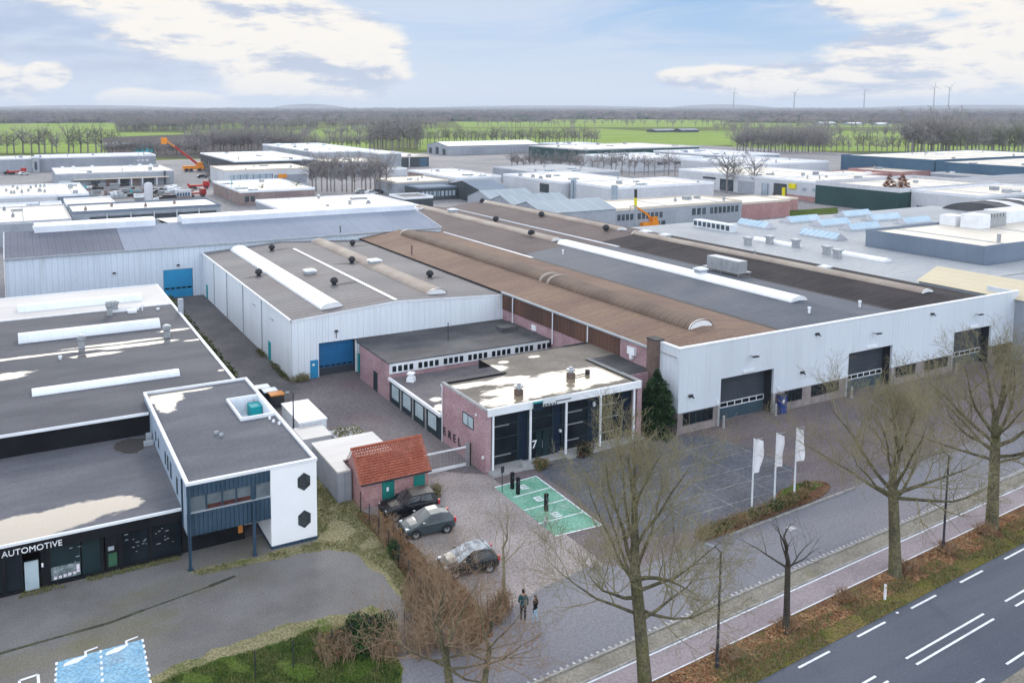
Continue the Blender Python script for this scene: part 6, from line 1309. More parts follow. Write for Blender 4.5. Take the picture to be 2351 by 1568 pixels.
scatter('lawn_grass', [(lawnp, 1)], 9000, ['grass_blade', 'grass_blade', 'leaf_green'], 'grass', 3, (.06, .16))
rough = [(19.4, 41), (20.5, 40.6), (21.2, 44), (21.3, 52), (21.2, 58), (20.2, 62), (17.4, 62), (17.4, 50.7), (9, 50.7), (9.3, 50.1), (13, 49.9), (17.5, 49.6), (19.2, 47.8), (19.8, 45)]
scatter('rough_grass_tufts', [(rough, .8), ([(-4, 52.4), (8.5, 52.5), (8.5, 53), (-4, 53)], .2)], 4200, ['straw', 'grass_blade', 'straw', 'leaf_olive'], 'grass', 4, (.06, .2))
scatter('hedge_leaf_litter', [([(20.5, 36.6), (22.3, 36.9), (23.2, 38.9), (23.3, 42), (22.6, 44.4), (22.6, 51.3), (21.3, 53), (20.9, 47)], 1)], 4000, ['leaf_brown', 'leaf_tan'], 'leaf', 5)
iv = MB(); rng = random.Random(9)
for k in range(5200):
    p = Vector((rng.uniform(17.2, 20.6), 72+56*rng.random()**1.2, rng.uniform(.05, .75))); iv.mi(rng.randrange(2)); quad_leaf(iv, p, rng.uniform(.1, .22), rng)
struct(iv.build('ivy', [M_('leaf_dark'), M_('leaf_olive')]), 'stuff')
# ---------------- trees of the estate and the fields: a few meshes, many individual copies
def tree_mesh(seed, kind):
    """a bare tree of unit height: trunk, limbs, and a haze of fine twig slivers"""
    rng = random.Random(seed); mb = MB()
    sl = {'round': (.36, .42, 5), 'tall': (.24, .36, 5), 'dense': (.40, .30, 5), 'slim': (.16, .25, 4)}[kind]; R, f, nl = sl
    mb.mi(0); mb.tube([(0, 0, 0), (rng.uniform(-.02, .02), 0, f), (rng.uniform(-.03, .03), 0, .82)], [.022, .016, .006], 5)
    ends = []
    for k in range(nl*4):
        z0 = f*rng.uniform(.75, 1.7); a = rng.uniform(0, 2*pi); e = rng.uniform(.35, 1.2); L = R*rng.uniform(.7, 1.05)/max(cos(e), .45)
        L = min(L, (1-z0)*1.1); p = Vector((0, 0, z0)); q = p+Vector((cos(a)*cos(e), sin(a)*cos(e), sin(e)*.8))*L*.55; r = q+Vector((cos(a)*cos(e)*.8, sin(a)*cos(e)*.8, sin(e)*1.0))*L*.45
        mb.tube([p, q, r], [.010, .006, .002], 3, False); ends += [q.lerp(r, rng.random()), r, p.lerp(q, .7)]
    mb.mi(1)
    for k in range(330 if kind == 'dense' else 230):
        c = rng.choice(ends); d = (rdir(rng)+Vector((0, 0, .5))+Vector((c.x, c.y, 0))*1.5).normalized(); L = rng.uniform(.06, .14); w_ = rng.uniform(.0025, .006); s = d.cross(rdir(rng)).normalized()*w_
        mb.face([c-s, c+s, c+d*L+s*.4]); 
        e2 = c+d*L*.5; d2 = (d+rdir(rng)*.9).normalized(); mb.face([e2-s*.8, e2+s*.8, e2+d2*L*.7])
    return mb
protos = {}
for kd in ('round', 'tall', 'dense', 'slim'):
    for v in range(3):
        o = tree_mesh(hash_ := 17*v+len(kd)*5, kd).build('bare_tree', [M_('far_bark'), M_('far_twig') if v != 1 else M_('far_green' if kd in ('tall', 'slim') else 'far_twig')])
        protos[kd, v] = o.data; bpy.data.objects.remove(o)
def plant(px, py, hpx, kd, v, lb, grp, rng, wide=1.0, gz=-.3):
    c = G(px, py, gz); d = c.length; h = hpx*d/FPX/cos(YAW-atan2(c.x, c.y))**0
    o = bpy.data.objects.new('bare_tree', protos[kd, v]); COL.objects.link(o)
    o.location = c; o.rotation_euler = (0, 0, rng.uniform(0, 6.28)); o.scale = (h*wide, h*wide, h)
    return tag(o, lb, 'tree', grp)
rng = random.Random(77)
ROWS = [  # x0, x1, base y0, y1, count, height px, kind, label, group, width
 (-30, 252, 354, 353, 18, 66, 'tall', 'tall green tinged bare tree in the row before the left field', 'tree row before the left field', 1.2),
 (240, 470, 358, 356, 26, 40, 'dense', 'dark low tree around the bare field behind the orange crane', 'dark thicket behind the orange crane', 1.4),
 (440, 690, 352, 348, 34, 56, 'dense', 'grey bare tree of the thicket behind the cream roofed halls', 'grey thicket behind the cream roofed halls', 1.2),
 (705, 850, 347, 345, 15, 52, 'dense', 'bare tree in front of the middle field left of the tall grey trees', 'trees in front of the middle field', 1.0),
 (850, 965, 344, 342, 16, 80, 'tall', 'tall grey bare tree at the left end of the middle tree row', 'tall grey trees at the end of the middle row', 1.1),
 (955, 1372, 332, 333, 50, 47, 'tall', 'bare tree of the long row beyond the gabled barn', 'long tree row beyond the gabled barn', 1.1),
 (1690, 1890, 350, 352, 26, 62, 'dense', 'bare tree of the dark copse left of the deep blue hall', 'dark copse left of the deep blue hall', 1.1),
 (1880, 2110, 352, 352, 17, 48, 'tall', 'greenish bare tree behind the deep blue hall', 'greenish trees behind the deep blue hall', 1.1),
 (2085, 2180, 354, 355, 14, 84, 'dense', 'tall reddish grey bare tree at the copse on the right', 'tall copse on the right', 1.0),
 (2170, 2370, 356, 358, 24, 68, 'tall', 'bare tree of the row along the right edge field', 'tree row along the right edge field', 1.1),
 (1175, 1330, 388, 392, 13, 50, 'dense', 'bare tree before the grey hall front in the middle', 'bare trees before the grey hall', 1.0),
 (1325, 1550, 402, 406, 16, 56, 'round', 'bare tree in the row behind the white pylon hall', 'bare tree row behind the white pylon hall', 1.0),
 (715, 885, 440, 446, 16, 92, 'round', 'bare tree in the clump before the grey office cube', 'bare tree clump before the grey office cube', 1.0),
 (870, 960, 452, 446, 5, 40, 'round', 'small bare tree right of the clump by the parked cars', 'small bare trees by the parked cars', 1.0)]
MASS = [(265, 560, 299, 297, 90, 36, 'tall', 1.4), (270, 420, 302, 300, 40, 34, 'dense', 1.4), (560, 850, 301, 296, 80, 32, 'dense', 1.5), (840, 1010, 300, 296, 40, 34, 'dense', 1.5), (1000, 2370, 291, 289, 110, 19, 'round', 1.5), (1100, 2370, 284, 282, 100, 14, 'round', 1.5),
 (1000, 2370, 279, 277, 130, 11, 'round', 1.7), (1640, 2370, 303, 300, 70, 24, 'round', 1.3), (1850, 2370, 322, 318, 60, 30, 'round', 1.2), (2180, 2370, 335, 330, 50, 50, 'dense', 1.3), (430, 700, 330, 326, 50, 34, 'dense', 1.4), (700, 960, 318, 312, 30, 30, 'dense', 1.3), (-30, 270, 284, 282, 60, 22, 'dense', 1.8), (1690, 1900, 338, 336, 30, 50, 'dense', 1.2)]
for (x0, x1, ya, yb, n, hp_, kd, lb, grp, wd) in ROWS:
    for k in range(n):
        u = (k+rng.uniform(-.3, .3))/max(n-1, 1)
        plant(x0+(x1-x0)*u, ya+(yb-ya)*u+rng.uniform(-1, 1), hp_*rng.uniform(.78, 1.12), kd, rng.randrange(3), lb, grp, rng, wd*rng.uniform(.9, 1.15))
# hundreds of tiny trees farther out: one mass of vertices
VV, FF, MI = [], [], []
lite = {}
for kd in ('round', 'tall', 'dense'):
    m_ = protos[kd, 0]; vs_p = [tuple(v.co) for v in m_.vertices]; fs = [(tuple(p.vertices), p.material_index) for p in m_.polygons]
    keep = fs[:130]+fs[130::4]; lite[kd] = (vs_p, keep)
for (x0, x1, ya, yb, n, hp_, kd, wd) in MASS:
    vs_p, fs = lite[kd]
    for k in range(n):
        u = rng.random(); c = G(x0+(x1-x0)*u, ya+(yb-ya)*u+rng.uniform(-1.5, 1.5), -.3); h = hp_*c.length/FPX*rng.uniform(.75, 1.15); a = rng.uniform(0, 6.28); ca, sa_ = cos(a)*h*wd, sin(a)*h*wd; idx = {}
        for f, mi_ in fs:
            ff = []
            for i in f:
                if i not in idx: q = vs_p[i]; idx[i] = len(VV); VV.append((c.x+q[0]*ca-q[1]*sa_, c.y+q[0]*sa_+q[1]*ca, c.z+q[2]*h))
                ff.append(idx[i])
            FF.append(ff); MI.append(mi_)
me = bpy.data.meshes.new('far_tree_rows'); me.from_pydata(VV, [], FF); me.materials.append(M_('far_bark')); me.materials.append(M_('far_twig')); me.polygons.foreach_set('material_index', MI)
o = bpy.data.objects.new('far_tree_rows', me); COL.objects.link(o); struct(o, 'stuff')
for (px, py, hp_, kd, lb) in ((1668, 443, 98, 'round', 'large bare tree with reddish twigs before the white workshop, left of two'), (1682, 441, 90, 'tall', 'second trunk close beside the large reddish bare tree'), (1730, 447, 90, 'round', 'large bare tree before the white workshop, right of two'), (1717, 436, 34, 'slim', 'thin small tree between the two large bare trees'), (602, 461, 46, 'round', 'bare tree in front of the low brown brick building, leftmost'), (657, 457, 48, 'slim', 'slim bare tree in front of the low brown brick building'), (680, 456, 52, 'tall', 'tall slim bare tree at the right of the low brick building'), (480, 418, 60, 'slim', 'thin dark tree beside the white sided shop window hall'), (2085, 340, 62, 'slim', 'narrow tree standing above the copse at the far right')):
    plant(px, py, hp_, kd, rng.randrange(3), lb, 'single bare trees of the estate', rng, 1.1, 0)
# the woods towards the horizon: one mass
wd_ = MB(); rng = random.Random(5)
def degrees_(a): return math.degrees(a-YAW)
def clump(mb, x, y, r, h, rng):
    k = len(mb.v); n = 7
    for j, (rr, zz) in enumerate(((1, 0), (1.05, .45), (.72, .8), (.2, 1.0))):
        for i in range(n):
            a = 2*pi*i/n; q = rng.uniform(.75, 1.2); mb.v.append((x+cos(a)*r*rr*q, y+sin(a)*r*rr*q, h*zz*rng.uniform(.85, 1.1)-.4))
    for j in range(3):
        for i in range(n): a, b = k+j*n+i, k+j*n+(i+1) % n; mb.f.append((a, b, b+n, a+n)); mb.m.append(mb.cur)
    mb.f.append(tuple(k+3*n+i for i in range(n))); mb.m.append(mb.cur)
for k in range(9500):
    d = 1650*(9000/1650)**(rng.random()**1.2); a = YAW+radians(rng.uniform(-35, 39)); x, y = d*sin(a), d*cos(a)
    g = mnoise.noise(Vector((x*.0011, y*.0011, 2.0)))
    if d < 2600 and g < -.1 and degrees_(a) > 8: continue
    wd_.mi(0 if g > .15 else 1 if rng.random() < .6 else 2 if rng.random() < .4 else 0)
    s = .8+d/4500; clump(wd_, x, y, rng.uniform(9, 20)*s, rng.uniform(9, 16)*(1+max(0, d-4000)/9000), rng)
struct(wd_.build('distant_wood', [M_('wood_a'), M_('wood_b'), M_('wood_c')]), 'stuff')
hb = MB()
for (px, wpx, hh) in ((710, 190, 62), (1650, 260, 55), (200, 500, 46), (1250, 700, 44), (2250, 500, 48)):
    az_ = math.atan((px-980)/FPX)+YAW; d = 9800; w2 = wpx*d/FPX/2; N_ = 12; prof = [(-1+2*i/N_) for i in range(N_+1)]
    for u, v in zip(prof, prof[1:]):
        def P_(q, dz, dd): return (( d+dd)*sin(az_)+q*w2*cos(az_), (d+dd)*cos(az_)-q*w2*sin(az_), dz)
        h1, h2 = hh*(1-u*u)**.8 if abs(u) < 1 else 0, hh*(1-v*v)**.8 if abs(v) < 1 else 0
        hb.face([P_(u, -1, -600), P_(v, -1, -600), P_(v, h2, 0), P_(u, h1, 0)]); hb.face([P_(u, h1, 0), P_(v, h2, 0), P_(v, -1, 900), P_(u, -1, 900)])
struct(hb.build('hills', M_('wood_a')))
# ================================================================ sheds and yard things by the gate
t = thing('brick_shed', 'small pink brick shed with orange tiled gable roof and green doors beside the parked cars', 'shed', (21.5, 53.6, 0))
x0, x1, y0, y1 = 21.5, 26.9, 53.6, 56.75; ym = 55.15
mb = MB(); mb.box(x0, x1, y0, y1, 0, 1.98, 'tb')
for x in (x0, x1): mb.face([(x, y0, 1.98), (x, y1, 1.98), (x, ym, 3.82)])
mb.build('wall', M_('brick_red'), t)
mb = MB()
nr = 14
for s in (-1, 1):
    ya, yb = (y0-.22, ym) if s < 0 else (y1+.22, ym); 
    for i in range(nr):                                      # courses of pantiles, each lapping the one below
        u0, u1 = i/nr, (i+1)/nr; za, zb = 1.86+u0*2.06, 1.86+u1*2.06
        c0, c1 = ya+(yb-ya)*u0, ya+(yb-ya)*u1
        nx = 27; cols = []
        for j in range(nx*4+1):
            xx = x0-.2+(x1-x0+.4)*j/(nx*4); w_ = .028*sin(2*pi*j/4); cols.append((xx, w_))
        for (xa, wa), (xb, wb) in zip(cols, cols[1:]): mb.face([(xa, c0, za+wa+.045), (xb, c0, za+wb+.045), (xb, c1, zb+wb), (xa, c1, zb+wa)])
mb.build('roof', M_('tiles'), t)
mb = MB(); mb.tube([(x0-.22, ym, 3.95), (x1+.22, ym, 3.95)], .1, 8); mb.build('ridge_tiles', M_('tiles'), t)
mb = MB(); mb.box(x0-.15, x1+.15, y0-.28, y0-.2, 1.8, 1.9); mb.build('gutter', M_('dark_metal'), t)
d = MB().box(23.12, 24.08, y0-.06, y0, 0, 1.66).build('door', M_('teal_paint'), t); sub(MB().box(23.45, 23.62, y0-.075, y0-.061, .95, 1.25), 'notice', M_('letter_white'), d, t)
d = MB().box(25.68, 26.6, y0-.06, y0, .1, 1.62).build('shutter', M_('teal_paint'), t)
mb = MB(); P = [(20.3, 55.2), (21.35, 55.2), (21.35, 57.0), (25.4, 57.0), (25.4, 61.0), (20.3, 61.0)]
t = thing('flat_shed', 'pale flat roofed garage shed behind the brick shed', 'shed', (20.3, 55.2, 0)); mb.prism(P, 0, 2.28, False); mb.build('wall', M_('grey_wall'), t)
mb = MB(); mb.prism([(a+(.08 if a > 22 else -.08), b+(.08 if b > 58 else -.08)) for a, b in P], 2.285, 2.42, True, True); mb.build('roof', M_('bitumen_pale'), t)
t = thing('storage_container', 'flat light grey container in the yard beside the corner office', 'container', (20.7, 65.7, 0)); mb = MB(); mb.box(20.75, 23.2, 65.75, 70.9, .1, 2.2); mb.build('body', M_('panel_n'), t); mb = MB(); mb.box(20.7, 23.25, 65.7, 70.95, 2.2, 2.34); mb.build('roof', M_('trim_white'), t)
t = thing('storage_container', 'off-white container behind the flat grey container with whitish sheeted side', 'container', (20.1, 62.9, 0)); mb = MB(); mb.box(20.15, 22.6, 62.9, 65.5, .1, 1.9); mb.build('body', M_('white_wall'), t); mb = MB(); mb.box(20.1, 22.65, 62.85, 65.55, 1.9, 2.02); mb.build('roof', M_('bitumen_pale'), t)
t = thing('planter_box', 'pale walled box overgrown with yellow weeds between containers and garage shed', 'planter', (23.2, 62.9, 0)); mb = MB(); mb.box(23.2, 25.8, 62.9, 65.4, 0, 1.3); mb.build('box', M_('white_wall'), t); mb = MB(); rg = random.Random(5)
for k in range(500): quad_leaf(mb, Vector((rg.uniform(23.3, 25.7), rg.uniform(63, 65.3), 1.32+rg.random()**2*.35)), rg.uniform(.05, .13), rg)
mb.build('weeds', M_('straw'), t)
for k, (x, y, lidm, lb) in enumerate(((21.2, 79.2, 'trim_white', 'dark wheeled bin with pale lid, farthest of the three behind the corner office'), (21.6, 77.9, 'frame_white', 'dark wheeled bin with white lid, middle of the three behind the corner office'), (21.9, 76.6, 'orange_panel', 'dark wheeled bin with orange lid, nearest of the three behind the corner office'))):
    t = thing('wheeled_bin', lb, 'bin', (x, y, 0), 'wheeled bins behind the corner office'); mb = MB(); mb.box(x-.65, x+.65, y-.5, y+.5, .12, 1.2); mb.build('body', M_('dark_metal'), t); mb = MB(); mb.box(x-.7, x+.7, y-.55, y+.55, 1.2, 1.32); mb.build('lid', M_(lidm), t)
    for sx in (-.5, .5): mb = MB(); mb.lathe([(0, -.06), (.1, -.06), (.1, .06), (0, .06)], (x+sx, y-.4, .1), 8, 'y'); mb.build('wheel', M_('dark_metal'), t)
# sliding gate
t = thing('sliding_gate', 'white railed sliding gate between the brick shed and the office wall', 'gate', (28.4, 56.5, 0))
mb = MB(); mb.box(27.0, 31.75, 56.46, 56.54, 1.58, 1.7); mb.build('top_rail', M_('frame_white'), t); mb = MB(); mb.box(27.0, 31.75, 56.44, 56.56, .08, .3); mb.build('bottom_rail', M_('frame_white'), t)
mb = MB(); x = 27.1
while x < 31.7: mb.tube([(x, 56.5, .3), (x, 56.5, 1.58)], .010, 4, False); x += .13
mb.build('bars', M_('steel'), t)
mb = MB(); mb.box(31.78, 32.05, 56.38, 56.62, 0, 1.95); mb.build('gate_post', M_('steel'), t); mb = MB(); mb.box(32.1, 32.2, 56.4, 56.55, 0, 1.9); mb.build('gate_post', M_('dark_metal'), t)
# wire fence
t = thing('wire_fence', 'dark wire fence with thin posts running along the brown hedge and across the lawn', 'fence', (21.2, 53.2, 0))
fp = [(21.25, 53.2), (21.1, 51.2), (20.95, 49.2), (20.85, 47.3), (20.7, 45.4), (20.5, 43.5), (20.35, 41.5), (20.2, 39.6), (18.2, 39.2), (16.1, 39.2), (14.0, 39.25), (11.9, 39.35), (9.9, 39.4)]
for (x, y) in fp: mb = MB(); mb.tube([(x, y, 0), (x, y, 1.55)], .035, 5); mb.build('post', M_('dark_metal'), t)
mb = MB()
for (a, b), (c, d) in zip(fp, fp[1:]):
    for z in (.2, .55, .9, 1.2, 1.5): mb.tube([(a, b, z), (c, d, z)], .006, 3, False)
    for k in range(1, 14): u = k/14; mb.tube([(a+(c-a)*u, b+(d-b)*u, .1), (a+(c-a)*u, b+(d-b)*u, 1.5)], .003, 3, False)
mb.build('mesh_wire', M_('dark_metal'), t)
# ================================================================ street furniture
def lamp(lb, x, y, h, arm=(0, 0), m='dark_metal'):
    t = thing('street_lamp', lb, 'street lamp', (x, y, 0)); mb = MB(); mb.tube([(x, y, 0), (x, y, .8), (x, y, .82), (x, y, h)], [.11, .1, .075, .05], 8); mb.build('pole', M_(m), t)
    mb = MB(); ax, ay = arm; mb.tube([(x, y, h-.05), (x+ax*.5, y+ay*.5, h+.12), (x+ax, y+ay, h+.12)], .03, 5); mb.build('arm', M_(m), t)
    mb = MB(); mb.tube([(x+ax*.7, y+ay*.7, h+.12), (x+ax*1.5, y+ay*1.5, h+.1)], [.06, .1], 6); mb.build('lamp_head', M_('trim_grey'), t); return t
lamp('thin dark street lamp on the verge in front of the big foreground tree crown', 31.5, 29.4, 6.4, (-.2, .5)); lamp('thin dark street lamp on the verge between the two big right hand trees', 53.3, 31.14, 6.6, (-.2, .5)); lamp('thin dark pole lamp standing at the flat grey container in the yard', 20.5, 66.6, 4.7, (-.4, .1))
for k, (x, y, h, lb) in enumerate(((46.2, 40.45, 5.55, 'flagpole with white banner flag, leftmost of three in the planting bed'), (48.68, 40.62, 5.45, 'flagpole with white banner flag, middle of three in the planting bed'), (50.56, 40.45, 5.6, 'flagpole with white banner flag, rightmost of three in the planting bed'))):
    t = thing('flagpole', lb, 'flagpole', (x, y, 0), 'flagpoles in the planting bed')
    mb = MB(); mb.tube([(x, y, 0), (x, y, h*.5), (x, y, h)], [.07, .06, .045], 8); mb.tube([(x, y, h), (x, y, h+.06)], [.07, .02], 8); mb.build('pole', M_('frame_white'), t)
    mb = MB(); n, m_ = 9, 14; zt, zb = h-.06, h-2.55; ph = k*1.7
    def fl(i, j):
        u, v = i/n, j/m_; wd = .88-.14*(v-.45)**2*4-.05*sin(v*9+ph); xx = x+.06+u*wd*(.96 if k != 1 else .93); z_ = zt-(zt-zb)*v-(u*.20 if v < .25 else u*.05); return (xx, y+.12*sin(u*4.2+v*3+ph)*u, z_+.05*sin(u*3+ph))
    for i in range(n):
        for j in range(m_): mb.face([fl(i, j), fl(i+1, j), fl(i+1, j+1), fl(i, j+1)])
    b = mb.build('banner', [M_('flag_cloth') if 'flag_cloth' in MATS else mat('flag_cloth', (.82, .81, .84), (.78, .775, .81), sc=1.2, rough=.8)], t, True)
    mb = MB(); mb.tube([(x, y, zt+.02), (x+.85, y, zt-.02)], .02, 5); mb.build('flag_arm', M_('trim_grey'), t)
x, y = rp(-.05, -.55); t = thing('marker_post', 'short white marker post on the verge near the road dashes', 'post', (x, y, 0)); mb = MB(); mb.prism([(x-.07, y-.05), (x+.07, y-.05), (x+.05, y+.05), (x-.05, y+.05)], 0, .95); mb.build('post', M_('paint'), t); mb = MB(); mb.box(x-.045, x+.045, y-.058, y-.051, .7, .85); mb.build('reflector', M_('orange_panel'), t)
t = thing('bay_sign_post', 'slim dark sign post at the far corner of the green charging bays', 'sign post', (32.0, 51.3, 0)); mb = MB(); mb.tube([(32.0, 51.3, 0), (32.0, 51.3, 2.0)], .03, 6); mb.build('pole', M_('dark_metal'), t); mb = MB(); mb.box(31.86, 32.14, 51.24, 51.28, 1.55, 2.05); mb.build('sign', M_('dark_metal'), t)
for k, (x, y, lb) in enumerate(((33.0, 51.45, 'black charging post on the green bays, farthest of three'), (32.9, 50.5, 'black charging post on the green bays, middle of three'), (33.3, 47.4, 'black charging post on the green bays, nearest of three'))):
    t = thing('charging_post', lb, 'charger', (x, y, 0), 'charging posts on the green bays'); mb = MB(); mb.box(x-.12, x+.12, y-.1, y+.1, 0, 1.2); mb.box(x-.14, x+.14, y-.12, y+.12, 1.2, 1.28); mb.build('housing', M_('black_clad'), t); mb = MB(); mb.box(x-.07, x+.07, y-.108, y-.1, .85, 1.05); mb.build('screen', M_('far_glass'), t)
for k, (x, y) in enumerate(((32.0, 45.6),)): 
    t = thing('bollard', 'low grey bollard at the nearest corner of the green bays', 'bollard', (x, y, 0)); mb = MB(); mb.lathe([(.09, 0), (.09, .6), (.06, .66), (0, .68)], (x, y, 0), 10); mb.build('post', M_('steel'), t); mb = MB(); mb.lathe([(.093, .45), (.093, .55)], (x, y, 0), 10); mb.build('band', M_('paint'), t)
bl_ = ['pale guard post left of the nearest dark factory door', 'pale guard post right of the nearest dark factory door', 'pale guard post left of the middle dark factory door', 'pale guard post right of the middle dark factory door', 'pale guard post left of the far dark factory door', 'pale guard post right of the far dark factory door']
for (x, lb) in zip((56.75, 63.45, 74.2, 80.9, 91.4, 98.1), bl_):
    t = thing('guard_post', lb, 'bollard', (x, 53.2, 0), 'guard posts at the factory doors'); mb = MB(); mb.lathe([(.11, 0), (.11, 1.05), (.07, 1.12), (0, 1.13)], (x, 53.2, 0), 10); mb.build('post', M_('concrete'), t); mb = MB(); mb.box(x-.16, x+.16, 53.04, 53.36, 0, .03); mb.build('base_plate', M_('steel'), t)
t = thing('blue_cabinet', 'tall dark blue cabinet with white emblem right of the nearest dark factory door', 'cabinet', (64.3, 53.3, 0)); mb = MB(); mb.box(63.95, 64.75, 53.05, 53.5, .05, 1.75); mb.build('body', M_('sign_cab') if 'sign_cab' in MATS else mat('sign_cab', (.012, .035, .16), (.015, .045, .2), sc=1, rough=.4), t); mb = MB(); mb.box(64.12, 64.42, 53.03, 53.048, 1.1, 1.32); mb.box(64.2, 64.42, 53.03, 53.048, 1.32, 1.42); mb.build('emblem', M_('letter_white'), t); mb = MB(); mb.box(63.9, 64.8, 53.0, 53.55, 1.75, 1.8); mb.build('lid', M_('sign_blue'), t)

# ================================================================ cars in the parking
def lerp_tab(tab, x):
    for (a, va), (b, vb) in zip(tab, tab[1:]):
        if a <= x <= b: return va+(vb-va)*((x-a)/(b-a) if b > a else 0)
    return tab[-1][1]
def car(lb, x, y, rz, L, Wd, Hh, kind, paint, roofp=None, pale_glare=None):
    """nose along +x of its own axes"""
    t = local(thing('parked_car', lb, 'car', (x, y, .0), 'cars in the parking by the hedge', rz)); h = Wd/2; k = L/2
    if kind == 'suv':
        top = [(-k, .86), (-k+.06, .98), (-k+.2, 1.04), (k-1.25, 1.03), (k-.55, .97), (k-.12, .84), (k, .66)]; cab = [(-k+.12, 1.0, 0), (-k+.38, Hh-.05, 1), (-k+.9, Hh, 1), (k-2.15, Hh-.02, 1), (k-1.22, 1.03, 0)]
    else:
        top = [(-k, .74), (-k+.05, .92), (-k+.16, .98), (k-1.05, .93), (k-.5, .82), (k-.12, .66), (k, .5)]; cab = [(-k+.1, .96, 0), (-k+.5, Hh-.10, 1), (-k+1.05, Hh, 1), (k-1.95, Hh-.04, 1), (k-.98, .93, 0)]
    zl = .22 if kind == 'suv' else .18
    mb = MB(); N_ = 30; secs = []
    for i in range(N_+1):
        xx = -k+L*i/N_; e = min((xx+k)/.45, (k-xx)/.6, 1); wf = h*(.80+.20*sqrt(max(0, 1-(1-e)**2))); zt = lerp_tab(top, xx); zb_ = zl+.10*(1-e)
        half = [(wf*.86, zb_), (wf*.985, zb_+.12), (wf, (zb_+zt)*.5), (wf*.985, zt-.12), (wf*.93, zt-.02), (wf*.55, zt+.025), (0, zt+.035)]
        secs.append([(xx, -a, b) for a, b in half]+[(xx, a, b) for a, b in half[-2::-1]])
    for a, b in zip(secs, secs[1:]):
        for j in range(len(a)-1): mb.face([a[j], a[j+1], b[j+1], b[j]])
        mb.face([a[-1], a[0], b[0], b[-1]])
    mb.face(secs[0]); mb.face(secs[-1]); 
    # cabin shell
    cw0, cw1 = h*.92, h*.70
    def cp(xx, zz, f, s): return (xx, s*(cw0+(cw1-cw0)*f), zz)
    mb.mi(1)
    rw = [cp(*c_, -1) for c_ in cab]; lw_ = [cp(*c_, 1) for c_ in cab]
    for i in range(len(cab)-1):
        mid0 = (cab[i][0], 0, cab[i][1]+(.035 if cab[i][2] else 0)); mid1 = (cab[i+1][0], 0, cab[i+1][1]+(.035 if cab[i+1][2] else 0))
        mb.face([rw[i], rw[i+1], mid1, mid0]); mb.face([mid0, mid1, lw_[i+1], lw_[i]])
    mb.mi(0); mb.face(rw); mb.face(lw_)
    me_o = mb.build('body', [paint, roofp or paint], t, True)
    # glass, 8 mm proud of the shell
    def quad_win(pts, nrm, name='window'):
        g = MB(); g.face([tuple(Vector(p)+Vector(nrm)*.010) for p in pts]); return g.build(name, pale_glare if (pale_glare and name == 'windscreen') else M_('car_glass') if 'car_glass' in MATS else mat('car_glass', (.012, .018, .024), (.02, .03, .04), sc=1, rough=.06, spec=.7), t)
    def ip(a, b, u): return tuple(a[i]+(b[i]-a[i])*u for i in range(3))
    fA, fB = len(cab)-1, len(cab)-2
    quad_win([ip(ip(rw[fA], lw_[fA], .05), ip(rw[fB], lw_[fB], .05), .08), ip(ip(rw[fA], lw_[fA], .95), ip(rw[fB], lw_[fB], .95), .08), ip(ip(rw[fA], lw_[fA], .93), ip(rw[fB], lw_[fB], .93), .93), ip(ip(rw[fA], lw_[fA], .07), ip(rw[fB], lw_[fB], .07), .93)], (.7, 0, .8), 'windscreen')
    quad_win([ip(ip(rw[0], lw_[0], .07), ip(rw[1], lw_[1], .07), .15), ip(ip(rw[0], lw_[0], .93), ip(rw[1], lw_[1], .93), .15), ip(ip(rw[0], lw_[0], .93), ip(rw[1], lw_[1], .93), .9), ip(ip(rw[0], lw_[0], .07), ip(rw[1], lw_[1], .07), .9)], (-.8, 0, .5), 'rear_window')
    xb0, xb1 = cab[0][0]+.42, cab[-1][0]-.22; xt0, xt1 = cab[1][0]+.28, cab[-2][0]-.04; zb0 = max(cab[0][1], cab[-1][1])+.05; zt0 = Hh-.11
    fb = (zb0-.98)/(Hh-.98) if Hh > 1 else 0; fb = max(fb, .06); ft = .86
    for s in (-1, 1):
        def sp(xx, zz, f): return (xx, s*(cw0+(cw1-cw0)*f), zz)
        xm_b, xm_t = xb0+(xb1-xb0)*.47, xt0+(xt1-xt0)*.50
        quad_win([sp(xb0, zb0, fb), sp(xm_b-.04, zb0, fb), sp(xm_t-.04, zt0, ft), sp(xt0, zt0, ft)], (0, s, .35)); quad_win([sp(xm_b+.04, zb0, fb), sp(xb1, zb0, fb), sp(xt1, zt0, ft), sp(xm_t+.04, zt0, ft)], (0, s, .35))
        mb = MB(); mb.box(k-.42, k-.10, s*h*.60, s*h*.86, .60 if kind != 'suv' else .70, .74 if kind != 'suv' else .84); mb.build('headlight', M_('car_lamp') if 'car_lamp' in MATS else mat('car_lamp', (.6, .63, .66), rough=.15, spec=.6), t)
        mb = MB(); mb.box(-k+.0, -k+.16, s*h*.70, s*h*.93, .68, 1.0); mb.build('tail_light', M_('car_tail') if 'car_tail' in MATS else mat('car_tail', (.45, .015, .025), (.5, .03, .04), rough=.2, spec=.6), t)
        mb = MB(); mb.box(cab[-1][0]-.42, cab[-1][0]-.25, s*(h+.01), s*(h+.17), .98, 1.10); mb.build('wing_mirror', paint, t)
        for xx in (k-.78, -k+.72):
            r = .33 if kind == 'suv' else .30
            mb = MB(); mb.lathe([(r*.62, -.1), (r, -.1), (r*1.0, .1), (r*.62, .1)], (xx, s*(h-.09), r), 20, 'y'); w_ = mb.build('wheel', M_('dark_metal'), t)
            mb = MB(); mb.lathe([(0, s*.06), (r*.2, s*.075), (r*.64, s*.085), (r*.66, s*.108)], (xx, s*(h-.09), r), 14, 'y'); sub(mb, 'rim', M_('steel'), w_, t)
            mb = MB(); mb.lathe([(r*1.0, s*-.01), (r*1.18, s*.0), (r*1.18, s*.012), (r*1.0, s*.012)], (xx, s*(h-.004), r+.01), 20, 'y'); mb.build('wheel_arch', M_('black_clad'), t)
